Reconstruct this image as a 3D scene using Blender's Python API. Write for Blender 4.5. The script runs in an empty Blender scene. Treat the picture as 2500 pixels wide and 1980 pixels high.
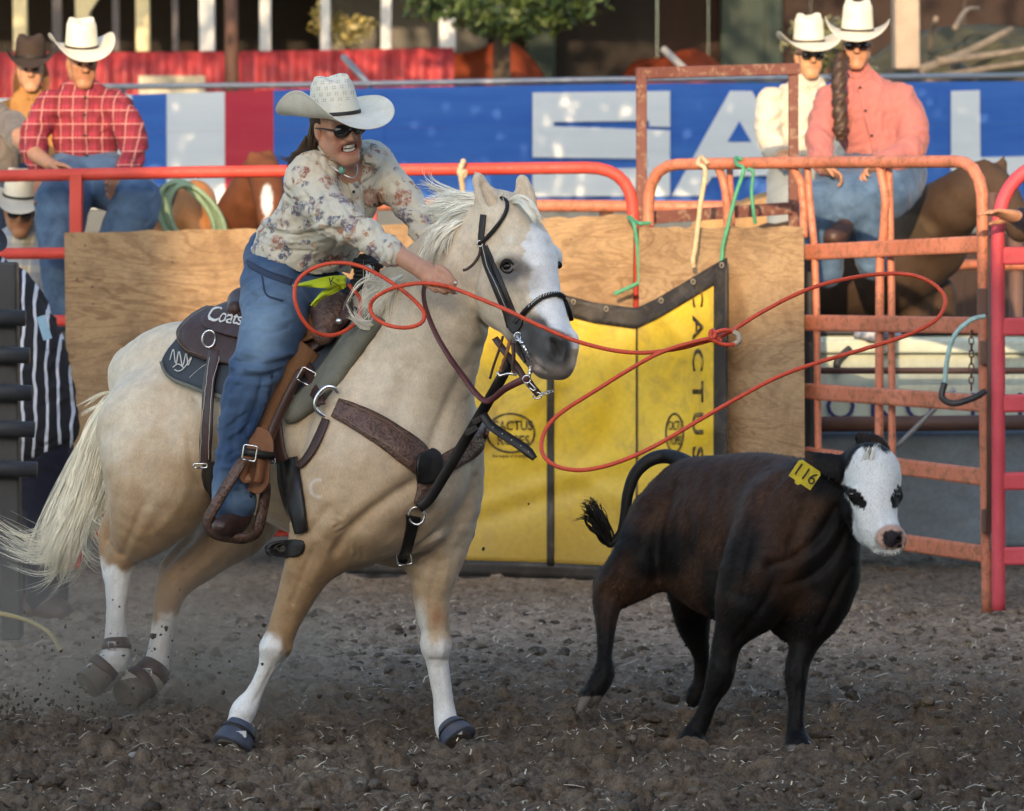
import bpy, bmesh, math, random
import numpy as np
from mathutils import Vector, Matrix
from mathutils.bvhtree import BVHTree

SC = bpy.context.scene
COL = SC.collection
# ---------------------------------------------------------------- camera, sky, sun, exposure
F, CAMH, CX, YH = 10080.0, 1.9, 1250.0, 490.0      # focal length in photo pixels, camera height, principal column, horizon row
cam = bpy.data.cameras.new("camera")
cam_ob = bpy.data.objects.new("camera", cam)
COL.objects.link(cam_ob)
cam_ob.location = (0, 0, CAMH)
cam_ob.rotation_euler = (math.pi / 2, 0, 0)
cam.sensor_width = 36.0
cam.lens = 36.0 * F / 2500.0
cam.shift_y = -0.2
cam.clip_start, cam.clip_end = 0.1, 5000
cam.dof.use_dof = True
cam.dof.focus_distance = 14.25
cam.dof.aperture_fstop = 5.6
SC.camera = cam_ob

SUN_EL, SUN_AZ = 13.0, -6.0        # elevation; azimuth off straight-behind-the-camera (negative: from the left)
world = bpy.data.worlds.new("World"); SC.world = world; world.use_nodes = True
wn, wl = world.node_tree.nodes, world.node_tree.links
sky = wn.new("ShaderNodeTexSky"); sky.sky_type = 'NISHITA'; sky.sun_disc = False
sky.sun_elevation = math.radians(SUN_EL)
sky.sun_rotation = math.radians(180.0 - SUN_AZ)
sky.air_density, sky.dust_density, sky.ozone_density = 1.0, 1.6, 1.0
wl.new(sky.outputs[0], wn["Background"].inputs[0])
wn["Background"].inputs[1].default_value = 0.15
sun = bpy.data.lights.new("sun", 'SUN'); sun.energy = 2.0; sun.angle = math.radians(0.55); sun.color = (1.0, 0.7, 0.4)
sun_ob = bpy.data.objects.new("sun", sun); COL.objects.link(sun_ob)
sun_ob.rotation_euler = (math.radians(90 - SUN_EL), 0, math.radians(SUN_AZ))
SC.view_settings.view_transform = 'Standard'
SC.view_settings.look = 'None'
SC.view_settings.exposure = 1.5
SC.view_settings.gamma = 1.0
SC.cycles.max_bounces = 6; SC.cycles.diffuse_bounces = 3; SC.cycles.transparent_max_bounces = 8
SC.cycles.volume_step_rate = 2.0
SC.cycles.use_denoising = True

# ---------------------------------------------------------------- helpers
rng = np.random.default_rng(7)
def P(px, py, d):
    return np.array([(px - CX) * d / F, d, CAMH - (py - YH) * d / F])
def G(px, py):
    return P(px, py, CAMH * F / (py - YH))
def PX(r, d=14.4):
    return r * d / F

def mesh_np(name, v, f, smooth=True):
    """v (n,3); f (m,k) int array, or list of such arrays"""
    me = bpy.data.meshes.new(name)
    v = np.asarray(v, dtype=np.float32)
    fs = f if isinstance(f, (list, tuple)) and isinstance(f[0], np.ndarray) else [f]
    fs = [np.asarray(a, dtype=np.int32) for a in fs if len(a)]
    me.vertices.add(len(v)); me.vertices.foreach_set("co", v.ravel())
    nl = sum(a.size for a in fs); npol = sum(len(a) for a in fs)
    me.loops.add(nl); me.polygons.add(npol)
    me.loops.foreach_set("vertex_index", np.concatenate([a.ravel() for a in fs]))
    tot = np.concatenate([np.full(len(a), a.shape[1], np.int32) for a in fs])
    st = np.concatenate([[0], np.cumsum(tot)[:-1]]).astype(np.int32)
    me.polygons.foreach_set("loop_start", st)
    me.polygons.foreach_set("loop_total", tot)
    me.update(calc_edges=True)
    me.polygons.foreach_set("use_smooth", np.full(npol, smooth, dtype=bool))
    return me

def setcol(me, c, name="Col"):
    a = me.color_attributes.new(name, 'FLOAT_COLOR', 'POINT')
    c = np.asarray(c, dtype=np.float32)
    if c.shape[1] == 3:
        c = np.concatenate([c, np.ones((len(c), 1), np.float32)], 1)
    a.data.foreach_set("color", c.ravel())

def tag(o, label=None, cat=None, group=None, kind=None):
    if label: o["label"] = label
    if cat: o["category"] = cat
    if group: o["group"] = group
    if kind: o["kind"] = kind
    return o

def link(name, me, m=None, parent=None):
    o = bpy.data.objects.new(name, me); COL.objects.link(o)
    if m is not None:
        if not len(me.materials): me.materials.append(m)
    if parent is not None:
        o.parent = parent
        if parent.type == 'EMPTY' or True:
            o.matrix_parent_inverse = parent_world(parent).inverted()
    return o

_pw = {}
def parent_world(o):
    return _pw.get(o.name, Matrix.Identity(4))
def empty(name, loc=(0, 0, 0)):
    o = bpy.data.objects.new(name, None); COL.objects.link(o)
    o.location = Vector([float(t) for t in loc]); o.empty_display_size = 0.1
    _pw[o.name] = Matrix.Translation(o.location)
    return o

def thing(name, label, cat, loc=(0, 0, 0), group=None):
    return tag(empty(name, loc), label, cat, group)

class MB:
    """collects simple solids into one mesh"""
    def __init__(s): s.v = []; s.f4 = []; s.f3 = []; s.n = 0
    def add(s, v, f):
        v = np.asarray(v, float); f = np.asarray(f, int)
        if f.size:
            (s.f4 if f.shape[1] == 4 else s.f3).append(f + s.n)
        s.v.append(v); s.n += len(v)
    def box(s, c, size, R=None):
        q = np.array([[x, y, z] for x in (-.5, .5) for y in (-.5, .5) for z in (-.5, .5)]) * np.asarray(size, float)
        if R is not None: q = q @ np.asarray(R).T
        s.add(q + np.asarray(c, float), [[0, 1, 3, 2], [4, 6, 7, 5], [0, 4, 5, 1], [2, 3, 7, 6], [0, 2, 6, 4], [1, 5, 7, 3]])
    def bar(s, a, b, w, h, up=(0, 0, 1)):
        a = np.asarray(a, float); b = np.asarray(b, float)
        t = b - a; L = np.linalg.norm(t); t /= L
        u = np.asarray(up, float); x = np.cross(t, u)
        if np.linalg.norm(x) < 1e-4: x = np.cross(t, (1, 0, 0))
        x /= np.linalg.norm(x); y = np.cross(x, t)
        s.box((a + b) / 2, (w, L, h), np.stack([x, t, y], 1))
    def tube(s, pts, r, n=10, closed=False, caps=True, flat=1.0, up=None, lobes=0, twist=0.0, amp=.12):
        v, f = tube_arrays(pts, r, n, closed, flat, up, lobes, twist, amp)
        s.add(v, f)
        if caps and not closed:
            m = len(pts)
            c0 = s.n; s.add(np.array([pts[0], pts[-1]], float), np.zeros((0, 3), int))
            b = c0 - len(v)
            k = np.arange(n)
            s.f3.append(np.stack([np.full(n, c0), b + (k + 1) % n, b + k], 1))
            s.f3.append(np.stack([np.full(n, c0 + 1), b + (m - 1) * n + k, b + (m - 1) * n + (k + 1) % n], 1))
    def blob(s, c, r, seed=0, rough=.25, sub=2):
        v, f = ico(sub)
        rg = np.random.default_rng(seed)
        d = rg.normal(size=(3, 3)); ph = rg.uniform(0, 6, 3)
        k = 1 + rough * sum(np.sin(v @ d[i] * 2.2 + ph[i]) for i in range(3)) / 2
        s.add(v * k[:, None] * np.asarray(r, float) + np.asarray(c, float), f)
    def mesh(s, name, smooth=False):
        fs = []
        if s.f4: fs.append(np.concatenate(s.f4))
        if s.f3: fs.append(np.concatenate(s.f3))
        return mesh_np(name, np.concatenate(s.v), fs, smooth)
    def build(s, name, m, parent=None, smooth=False, bevel=0):
        o = link(name, s.mesh(name, smooth), m, parent)
        if bevel:
            b = o.modifiers.new("bevel", 'BEVEL'); b.width = bevel; b.segments = 2; b.limit_method = 'ANGLE'
        return o

_ico = {}
def ico(sub):
    if sub not in _ico:
        bm = bmesh.new(); bmesh.ops.create_icosphere(bm, subdivisions=sub, radius=1)
        bm.verts.ensure_lookup_table()
        v = np.array([p.co[:] for p in bm.verts]); f = np.array([[q.index for q in p.verts] for p in bm.faces]); bm.free()
        _ico[sub] = (v, f)
    return _ico[sub]

def frames(pts, up=None, closed=False):
    p = np.asarray(pts, float); n = len(p)
    if closed:
        t = np.roll(p, -1, 0) - np.roll(p, 1, 0)
    else:
        t = np.gradient(p, axis=0)
    t /= np.maximum(np.linalg.norm(t, axis=1, keepdims=True), 1e-9)
    X = np.zeros_like(p)
    if up is not None:
        u = np.broadcast_to(np.asarray(up, float), p.shape)
        X = np.cross(t, u); X /= np.maximum(np.linalg.norm(X, axis=1, keepdims=True), 1e-9)
    else:
        a = np.array([0, 0, 1.]) if abs(t[0][2]) < .9 else np.array([1., 0, 0])
        x = np.cross(t[0], a); x /= np.linalg.norm(x)
        for i in range(n):
            x = x - t[i] * np.dot(x, t[i]); x /= max(np.linalg.norm(x), 1e-9); X[i] = x
    Y = np.cross(t, X)
    return t, X, Y

def tube_arrays(pts, r, n=10, closed=False, flat=1.0, up=None, lobes=0, twist=0.0, amp=.12):
    p = np.asarray(pts, float); m = len(p)
    r = np.broadcast_to(np.asarray(r, float), (m,))
    t, X, Y = frames(p, up, closed)
    th = np.arange(n) * 2 * np.pi / n
    L = np.concatenate([[0], np.cumsum(np.linalg.norm(np.diff(p, axis=0), axis=1))])
    rr = r[:, None] * np.ones((1, n))
    if lobes:
        rr = rr * (1 + amp * np.cos(lobes * (th[None] - twist * L[:, None])))
    v = p[:, None] + X[:, None] * (rr * np.cos(th))[..., None] + Y[:, None] * (rr * flat * np.sin(th))[..., None]
    i = np.arange(m if closed else m - 1)[:, None]; k = np.arange(n)[None]
    j = (i + 1) % m
    f = np.stack([i * n + k, i * n + (k + 1) % n, j * n + (k + 1) % n, j * n + k], -1).reshape(-1, 4)
    return v.reshape(-1, 3), f

def spline(pts, n, closed=False):
    """Catmull-Rom through points of any dimension"""
    p = np.asarray(pts, float); m = len(p)
    if closed:
        q = np.concatenate([p[-1:], p, p[:2]]); segs = m
    else:
        q = np.concatenate([2 * p[:1] - p[1:2], p, 2 * p[-1:] - p[-2:-1]]); segs = m - 1
    u = np.linspace(0, segs, n, endpoint=not closed)
    i = np.minimum(u.astype(int), segs - 1); t = (u - i)[:, None]
    a, b, c, d = q[i], q[i + 1], q[i + 2], q[i + 3]
    return .5 * (2 * b + (c - a) * t + (2 * a - 5 * b + 4 * c - d) * t ** 2 + (3 * b - a - 3 * c + d) * t ** 3)

def PP(lst):
    """list of (px,py,d) -> world points"""
    return np.array([P(*q[:3]) for q in lst])

# ---------------------------------------------------------------- noise
def _h(ix, iy, iz, s):
    n = (ix.astype(np.int64) * 374761393 + iy.astype(np.int64) * 668265263 + iz.astype(np.int64) * 2147483647 + s * 974634777) & 0xffffffff
    n = ((n ^ (n >> 13)) * 1274126177) & 0xffffffff
    n = ((n ^ (n >> 16)) * 2246822519) & 0xffffffff
    return ((n ^ (n >> 15)) & 0xffffff) / float(0xffffff)
def vnoise(p, s=0):
    p = np.asarray(p, float)
    i = np.floor(p).astype(np.int64); f = p - i; f = f * f * (3 - 2 * f)
    r = 0
    for a in (0, 1):
        for b in (0, 1):
            for c in (0, 1):
                w = (f[:, 0] if a else 1 - f[:, 0]) * (f[:, 1] if b else 1 - f[:, 1]) * (f[:, 2] if c else 1 - f[:, 2])
                r = r + w * _h(i[:, 0] + a, i[:, 1] + b, i[:, 2] + c, s)
    return r * 2 - 1
def fbm(p, o=4, s=0, g=.5):
    r = 0; a = 1; t = 0
    for k in range(o):
        r = r + a * vnoise(p * 2 ** k, s + k); t += a; a *= g
    return r / t
def worley2(x, y, s=0):
    ix = np.floor(x).astype(np.int64); iy = np.floor(y).astype(np.int64)
    best = np.full(x.shape, 9.); hid = np.zeros(x.shape); z = np.zeros_like(ix)
    for a in (-1, 0, 1):
        for b in (-1, 0, 1):
            cx, cy = ix + a, iy + b
            d = np.hypot(cx + _h(cx, cy, z, s) - x, cy + _h(cx, cy, z, s + 1) - y)
            h = _h(cx, cy, z, s + 2)
            m = d < best
            best = np.where(m, d, best); hid = np.where(m, h, hid)
    return best, hid
def sstep(a, b, x):
    t = np.clip((x - a) / (b - a), 0, 1); return t * t * (3 - 2 * t)

# ---------------------------------------------------------------- implicit surfaces
class SDF:
    def __init__(s, h): s.h = h; s.ops = []
    def cone(s, a, b, ra, rb, k=.03, flat=None, cut=False):
        a = np.asarray(a, float); b = np.asarray(b, float)
        R = max(ra, rb) * (1 if flat is None else max(1, flat[1]))
        lo = np.minimum(a, b) - R; hi = np.maximum(a, b) + R
        ab = b - a; L2 = max(float(ab @ ab), 1e-9)
        def fn(p):
            q = p - a
            t = np.clip((q @ ab) / L2, 0, 1)
            w = q - t[..., None] * ab
            if flat is not None:
                nrm, sc = flat
                w = w - (w @ nrm)[..., None] * nrm * (1 - 1 / sc)
                m = min(1, sc)
            else: m = 1
            return (np.sqrt((w * w).sum(-1)) - (ra + (rb - ra) * t)) * m
        s.ops.append((lo, hi, fn, k, cut)); return s
    def ell(s, c, r, R=None, k=.03, cut=False):
        c = np.asarray(c, float); r = np.asarray(r, float)
        R = np.eye(3) if R is None else np.asarray(R, float)      # columns = axes
        e = np.sqrt(((R * r) ** 2).sum(1)); mn = r.min()
        def fn(p):
            q = ((p - c) @ R) / r
            l = np.sqrt((q * q).sum(-1))
            l2 = np.sqrt(((q / r) ** 2).sum(-1))
            return l * (l - 1) / np.maximum(l2, 1e-6)
        s.ops.append((c - e, c + e, fn, k, cut)); return s
    def chain(s, pts, k=.03, flat=None, sub=3):
        """pts: (px,py,d,r_px); one smooth limb, blended with the rest by k"""
        W = np.array([(*P(q[0], q[1], q[2]), PX(q[3], q[2])) for q in pts])
        return s.path(W[:, :3], W[:, 3], k, flat, (len(pts) - 1) * sub + 1 if len(pts) > 2 else None)
    def path(s, pts, radii, k=.03, flat=None, n=None):
        pts = np.asarray(pts, float); radii = np.asarray(radii, float)
        if n:
            q = spline(np.concatenate([pts, radii[:, None]], 1), n); pts, radii = q[:, :3], np.maximum(q[:, 3], 1e-4)
        t = SDF(s.h)
        for i in range(len(pts) - 1): t.cone(pts[i], pts[i + 1], radii[i], radii[i + 1], k, flat)
        lo = np.min([o[0] for o in t.ops], 0); hi = np.max([o[1] for o in t.ops], 0)
        s.ops.append((lo, hi, [(o[0], o[1], o[2]) for o in t.ops], k, False)); return s
    def grid(s):
        lo = np.min([o[0] for o in s.ops if not o[4]], 0) - 4 * s.h
        hi = np.max([o[1] for o in s.ops if not o[4]], 0) + 4 * s.h
        n = np.ceil((hi - lo) / s.h).astype(int) + 1
        f = np.full(n, .25, np.float32)
        ax = [lo[i] + np.arange(n[i]) * s.h for i in range(3)]
        for a, b, fn, k, cut in s.ops:
            pad = k + 3 * s.h
            i0 = np.maximum(np.floor((a - pad - lo) / s.h).astype(int), 0)
            i1 = np.minimum(np.ceil((b + pad - lo) / s.h).astype(int) + 1, n)
            if (i1 <= i0).any(): continue
            sl = tuple(slice(i0[j], i1[j]) for j in range(3))
            if isinstance(fn, list):
                d = np.full([i1[j] - i0[j] for j in range(3)], .25, np.float32)
                for a2, b2, f2 in fn:
                    j0 = np.maximum(np.floor((a2 - pad - lo) / s.h).astype(int), i0)
                    j1 = np.minimum(np.ceil((b2 + pad - lo) / s.h).astype(int) + 1, i1)
                    if (j1 <= j0).any(): continue
                    g = np.stack(np.meshgrid(*[ax[j][j0[j]:j1[j]] for j in range(3)], indexing='ij'), -1)
                    w = tuple(slice(j0[j] - i0[j], j1[j] - i0[j]) for j in range(3))
                    d[w] = np.minimum(d[w], f2(g))
            else:
                g = np.stack(np.meshgrid(*[ax[j][sl[j]] for j in range(3)], indexing='ij'), -1)
                d = fn(g)
            o = f[sl]
            if cut:
                d = -d
                hh = np.maximum(k - np.abs(o - d), 0) / k
                f[sl] = np.maximum(o, d) + hh * hh * k * .25
            else:
                hh = np.maximum(k - np.abs(o - d), 0) / k
                f[sl] = np.minimum(o, d) - hh * hh * k * .25
        return f, lo
    def arrays(s, smooth=1):
        f, lo = s.grid()
        v, q = surface_nets(f, lo, s.h)
        if smooth: v = laplace(v, q, smooth)
        return v, q

def surface_nets(f, lo, h):
    ins = f < 0
    c = np.zeros(tuple(n - 1 for n in f.shape), np.uint8)
    for a in (0, 1):
        for b in (0, 1):
            for d in (0, 1):
                c += ins[a:f.shape[0] - 1 + a, b:f.shape[1] - 1 + b, d:f.shape[2] - 1 + d]
    I, J, K = np.nonzero((c > 0) & (c < 8))
    ids = np.full(c.shape, -1, np.int32); ids[I, J, K] = np.arange(len(I))
    acc = np.zeros((len(I), 3)); cnt = np.zeros(len(I))
    cor = [(a, b, d) for a in (0, 1) for b in (0, 1) for d in (0, 1)]
    vals = {q: f[I + q[0], J + q[1], K + q[2]].astype(float) for q in cor}
    for p in cor:
        for ax in range(3):
            if p[ax] == 0:
                q = list(p); q[ax] = 1; q = tuple(q)
                u, w = vals[p], vals[q]; m = (u < 0) != (w < 0)
                t = np.where(m, u / np.where(m, u - w, 1), 0)
                pos = np.tile(np.array(p, float), (len(I), 1)); pos[:, ax] += t
                acc += np.where(m[:, None], pos, 0); cnt += m
    v = (np.stack([I, J, K], 1) + acc / cnt[:, None]) * h + lo
    quads = []
    for ax in range(3):
        o = [i for i in range(3) if i != ax]
        A = [slice(None)] * 3; B = [slice(None)] * 3
        A[ax] = slice(0, -1); B[ax] = slice(1, None)
        m = ins[tuple(A)] != ins[tuple(B)]
        x = list(np.nonzero(m))
        keep = (x[o[0]] > 0) & (x[o[1]] > 0) & (x[o[0]] < c.shape[o[0]]) & (x[o[1]] < c.shape[o[1]])
        x = [t[keep] for t in x]
        flip = ins[x[0], x[1], x[2]]
        def cell(a, b):
            y = list(x); y[o[0]] = x[o[0]] - a; y[o[1]] = x[o[1]] - b
            return ids[y[0], y[1], y[2]]
        q = np.stack([cell(1, 1), cell(0, 1), cell(0, 0), cell(1, 0)], 1)
        if ax == 1: flip = ~flip
        q = np.where(flip[:, None], q, q[:, ::-1])
        quads.append(q)
    q = np.concatenate(quads); q = q[(q >= 0).all(1)]
    return v, q

def laplace(v, q, it, w=.5):
    e = np.concatenate([q[:, [0, 1]], q[:, [1, 2]], q[:, [2, 3]], q[:, [3, 0]]])
    n = np.bincount(e[:, 0], minlength=len(v)) + np.bincount(e[:, 1], minlength=len(v))
    for _ in range(it):
        a = np.stack([np.bincount(e[:, 0], v[e[:, 1], i], len(v)) + np.bincount(e[:, 1], v[e[:, 0], i], len(v)) for i in range(3)], 1)
        v = v + w * (a / np.maximum(n, 1)[:, None] - v)
    return v

def vnormals(v, q):
    n = np.cross(v[q[:, 2]] - v[q[:, 0]], v[q[:, 3]] - v[q[:, 1]])
    N = np.stack([sum(np.bincount(q[:, k], n[:, i], len(v)) for k in range(4)) for i in range(3)], 1)
    return N / np.maximum(np.linalg.norm(N, axis=1, keepdims=True), 1e-12)

def pix(v):
    """photo pixel of world points"""
    return CX + v[:, 0] * F / v[:, 1], YH - (v[:, 2] - CAMH) * F / v[:, 1]

# ---------------------------------------------------------------- draping on a surface
class Drape:
    def __init__(s, v, q): s.t = BVHTree.FromPolygons(v.tolist(), q.tolist())
    def hit(s, px, py, off=.004, near=None):
        o = Vector((0, 0, CAMH)); d = Vector(P(px, py, 10.) - np.array([0, 0, CAMH])).normalized()
        if near is not None: o = o + d * near
        loc, nrm, i, dist = s.t.ray_cast(o, d)
        if loc is None: return None
        if nrm.dot(d) > 0: nrm = -nrm
        return np.array(loc + nrm * off), np.array(nrm)
    def row(s, pts, off, near=None):
        R = [s.hit(x, y, off, near) for x, y in pts]
        ok = [i for i, r in enumerate(R) if r is not None]
        if not ok: return None
        for i in range(len(R)):
            if R[i] is None:
                j = min(ok, key=lambda k: abs(k - i)); d = R[j][0][1]
                R[i] = (P(pts[i][0], pts[i][1], d + .02), R[j][1])
        return R
    def strap(s, path, w, off=.004, th=.004, n=40, m=5, near=None, round_=0.0, closed=False):
        """path px,py(,w) on the picture -> leather strap lying on the surface, with thickness"""
        p = np.asarray([(a[0], a[1], a[2] if len(a) > 2 else w) for a in path], float)
        c = spline(p, n)
        t = np.gradient(c[:, :2], axis=0); t /= np.linalg.norm(t, axis=1, keepdims=True) + 1e-9
        nn = np.stack([-t[:, 1], t[:, 0]], 1)
        us = np.linspace(-.5, .5, m)
        grid = c[:, None, :2] + nn[:, None] * (us[None, :, None] * c[:, None, 2:3])
        R = s.row(grid.reshape(-1, 2), off, near)
        if R is None: return None
        A = np.array([r[0] for r in R]).reshape(n, m, 3); N = np.array([r[1] for r in R]).reshape(n, m, 3)
        for _ in range(3):      # relax
            A[1:-1] = .5 * A[1:-1] + .25 * (A[:-2] + A[2:])
        if round_:
            A = A + N * (round_ * (1 - (2 * us) ** 2))[None, :, None]
        return slab(A, N, th)

def slab(A, N, th):
    """grid of points with normals -> closed slab arrays"""
    n, m = A.shape[:2]
    B = A - N * th
    v = np.concatenate([A.reshape(-1, 3), B.reshape(-1, 3)])
    i, j = np.meshgrid(np.arange(n - 1), np.arange(m - 1), indexing='ij'); a = (i * m + j).ravel()
    top = np.stack([a, a + 1, a + m + 1, a + m], 1)
    bot = np.stack([a, a + m, a + m + 1, a + 1], 1) + n * m
    o = n * m
    e = [np.stack([k, k + o, k + o + 1, k + 1], 1) for k in (np.arange(m - 1),)]
    k = (n - 1) * m + np.arange(m - 1); e.append(np.stack([k, k + 1, k + o + 1, k + o], 1))
    k = np.arange(n - 1) * m; e.append(np.stack([k, k + m, k + m + o, k + o], 1))
    k = k + m - 1; e.append(np.stack([k, k + o, k + m + o, k + m], 1))
    return v, np.concatenate([top, bot] + e)

def ribbon(pts, w, th, up):
    """flat strap through free space; up = direction of its flat face normal (one or per point)"""
    p = np.asarray(pts, float); m = len(p)
    t = np.gradient(p, axis=0); t /= np.linalg.norm(t, axis=1, keepdims=True)
    u = np.broadcast_to(np.asarray(up, float), p.shape)
    x = np.cross(t, u); x /= np.linalg.norm(x, axis=1, keepdims=True)
    nn = np.cross(x, t)
    w = np.broadcast_to(np.asarray(w, float), (m,))
    us = np.linspace(-.5, .5, 3)
    A = p[:, None] + x[:, None] * (us[None, :, None] * w[:, None, None])
    N = np.repeat(nn[:, None], 3, 1)
    return slab(A + N * th / 2, N, th)

def patch_on(dr, poly, step, off, th, near=None, dome=0.0):
    """closed outline in picture pixels -> slab lying on a draped surface"""
    poly = np.asarray(poly, float)
    c = poly.mean(0)
    # radial fill: rings from outline to its centroid
    n = len(poly); rings = 9
    ts = np.linspace(1, 0.0, rings)[:-1]
    g = np.concatenate([c + (poly - c) * t for t in ts] + [c[None]])
    R = dr.row(g, off, near)
    A = np.array([r[0] for r in R]); N = np.array([r[1] for r in R])
    if dome:
        tt = np.concatenate([np.repeat(1 - ts ** 2, n), [1.]])
        A = A + N * (dome * tt)[:, None]
    B = A - N * th
    M = len(A)
    q = []; k = np.arange(n); kn = (k + 1) % n
    for r in range(rings - 2):
        q.append(np.stack([r * n + k, r * n + kn, (r + 1) * n + kn, (r + 1) * n + k], 1))
    q = np.concatenate(q)
    t3 = np.stack([(rings - 2) * n + k, (rings - 2) * n + kn, np.full(n, M - 1)], 1)
    side = np.stack([k, k + M, kn + M, kn], 1)
    return np.concatenate([A, B]), [np.concatenate([q, q[:, ::-1] + M, side]), np.concatenate([t3, t3[:, ::-1] + M])]

def text_mesh(s, size, extrude=.001, spacing=1.0, shear=0.0, align='CENTER', bold=0.0):
    cu = bpy.data.curves.new("lettering", 'FONT'); cu.body = s; cu.size = size; cu.extrude = extrude
    cu.align_x = align; cu.align_y = 'CENTER'; cu.space_character = spacing; cu.offset = bold; cu.shear = shear; cu.resolution_u = 3
    o = bpy.data.objects.new("lettering", cu); COL.objects.link(o)
    dg = bpy.context.evaluated_depsgraph_get()
    me = bpy.data.meshes.new_from_object(o.evaluated_get(dg))
    bpy.data.objects.remove(o); bpy.data.curves.remove(cu)
    return me
def mesh_arrays(me):
    v = np.zeros(len(me.vertices) * 3); me.vertices.foreach_get("co", v); v = v.reshape(-1, 3)
    return v
def place_text(name, s, size, origin, right, upv, m, parent, extrude=.001, xs=1.0, **kw):
    me = text_mesh(s, size, extrude, **kw)
    v = mesh_arrays(me)
    r = np.asarray(right, float); u = np.asarray(upv, float); n = np.cross(r, u)
    w = np.asarray(origin, float) + v[:, :1] * xs * r + v[:, 1:2] * u + v[:, 2:3] * n
    me.vertices.foreach_set("co", w.astype(np.float32).ravel()); me.update()
    return link(name, me, m, parent)

# ---------------------------------------------------------------- materials
def newmat(name):
    m = bpy.data.materials.new(name); m.use_nodes = True
    n = m.node_tree.nodes; l = m.node_tree.links
    return m, n, l, n["Principled BSDF"]
def node(n, t, **kw):
    o = n.new(t)
    for k, v in kw.items(): setattr(o, k, v)
    return o
def mixc(n, l, fac, a, b, mode='MIX'):
    x = n.new("ShaderNodeMix"); x.data_type = 'RGBA'; x.blend_type = mode
    for i, s in ((0, fac), (6, a), (7, b)):
        if isinstance(s, (int, float)): x.inputs[i].default_value = s
        elif isinstance(s, (tuple, list)): x.inputs[i].default_value = (*s[:3], 1)
        else: l.new(s, x.inputs[i])
    return x.outputs[2]
def noise_tex(n, l, co, scale, detail=4, rough=.55, dist=0.0, stretch=None):
    t = n.new("ShaderNodeTexNoise"); t.inputs["Scale"].default_value = scale
    t.inputs["Detail"].default_value = detail; t.inputs["Roughness"].default_value = rough; t.inputs["Distortion"].default_value = dist
    if stretch:
        mp = n.new("ShaderNodeMapping"); mp.inputs["Scale"].default_value = stretch; l.new(co, mp.inputs[0]); co = mp.outputs[0]
    l.new(co, t.inputs["Vector"])
    return t.outputs["Fac"]
def ramp(n, l, s, stops):
    r = n.new("ShaderNodeValToRGB"); e = r.color_ramp.elements
    while len(e) < len(stops): e.new(.5)
    for i, (p, c) in enumerate(stops):
        e[i].position = p; e[i].color = (*c, 1) if isinstance(c, (tuple, list)) else (c, c, c, 1)
    l.new(s, r.inputs[0]); return r.outputs[0]
def bump(n, l, b, h, strength=.3, dist=.01, prev=None):
    x = n.new("ShaderNodeBump"); x.inputs["Strength"].default_value = strength; x.inputs["Distance"].default_value = dist
    l.new(h, x.inputs["Height"])
    if prev: l.new(prev, x.inputs["Normal"])
    l.new(x.outputs[0], b.inputs["Normal"]); return x.outputs[0]
def mat(name, col, rough=.6, var=.25, vscale=6, fine=.3, fscale=120, metal=0.0, col2=None, spec=.5, sheen=0.0, bdist=.004, attr=False, stretch=None, dirt=0.0, dirtcol=(.12, .1, .08), dscale=9, gens=False):
    """general weathered surface: base colour broken by two noises, fine relief, worn patches"""
    m, n, l, b = newmat(name)
    tc = n.new("ShaderNodeTexCoord"); co = tc.outputs["Object"]
    big = noise_tex(n, l, co, vscale, 5, .6, .4, stretch)
    if attr:
        a = n.new("ShaderNodeVertexColor"); a.layer_name = "Col"; c = a.outputs[0]
    else:
        c2 = col2 if col2 else tuple(x * .55 for x in col)
        c = mixc(n, l, ramp(n, l, big, [(.35, 0.), (.7, 1.)]), col, c2) if col2 else None
        if c is None:
            rgb = n.new("ShaderNodeRGB"); rgb.outputs[0].default_value = (*col, 1); c = rgb.outputs[0]
    k = ramp(n, l, big, [(.25, 1 - var), (.75, 1 + var * .6)])
    c = mixc(n, l, 1.0, c, k, 'MULTIPLY')
    fn = noise_tex(n, l, co, fscale, 3, .6, 0, stretch)
    if fine:
        c = mixc(n, l, 1.0, c, ramp(n, l, fn, [(.2, 1 - fine * .5), (.8, 1 + fine * .3)]), 'MULTIPLY')
    if dirt:
        dn = noise_tex(n, l, co, dscale, 6, .65, .6)
        c = mixc(n, l, ramp(n, l, dn, [(.5, 0.), (.72, dirt)]), c, dirtcol)
    l.new(c, b.inputs["Base Color"])
    b.inputs["Metallic"].default_value = metal
    rr = ramp(n, l, big, [(.3, max(rough - .12, .05)), (.7, min(rough + .12, 1))]); l.new(rr, b.inputs["Roughness"])
    b.inputs["Specular IOR Level"].default_value = spec
    if sheen:
        b.inputs["Sheen Weight"].default_value = sheen; b.inputs["Sheen Roughness"].default_value = .4
    bump(n, l, b, fn, .4 * fine + .1, bdist)
    return m

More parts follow.
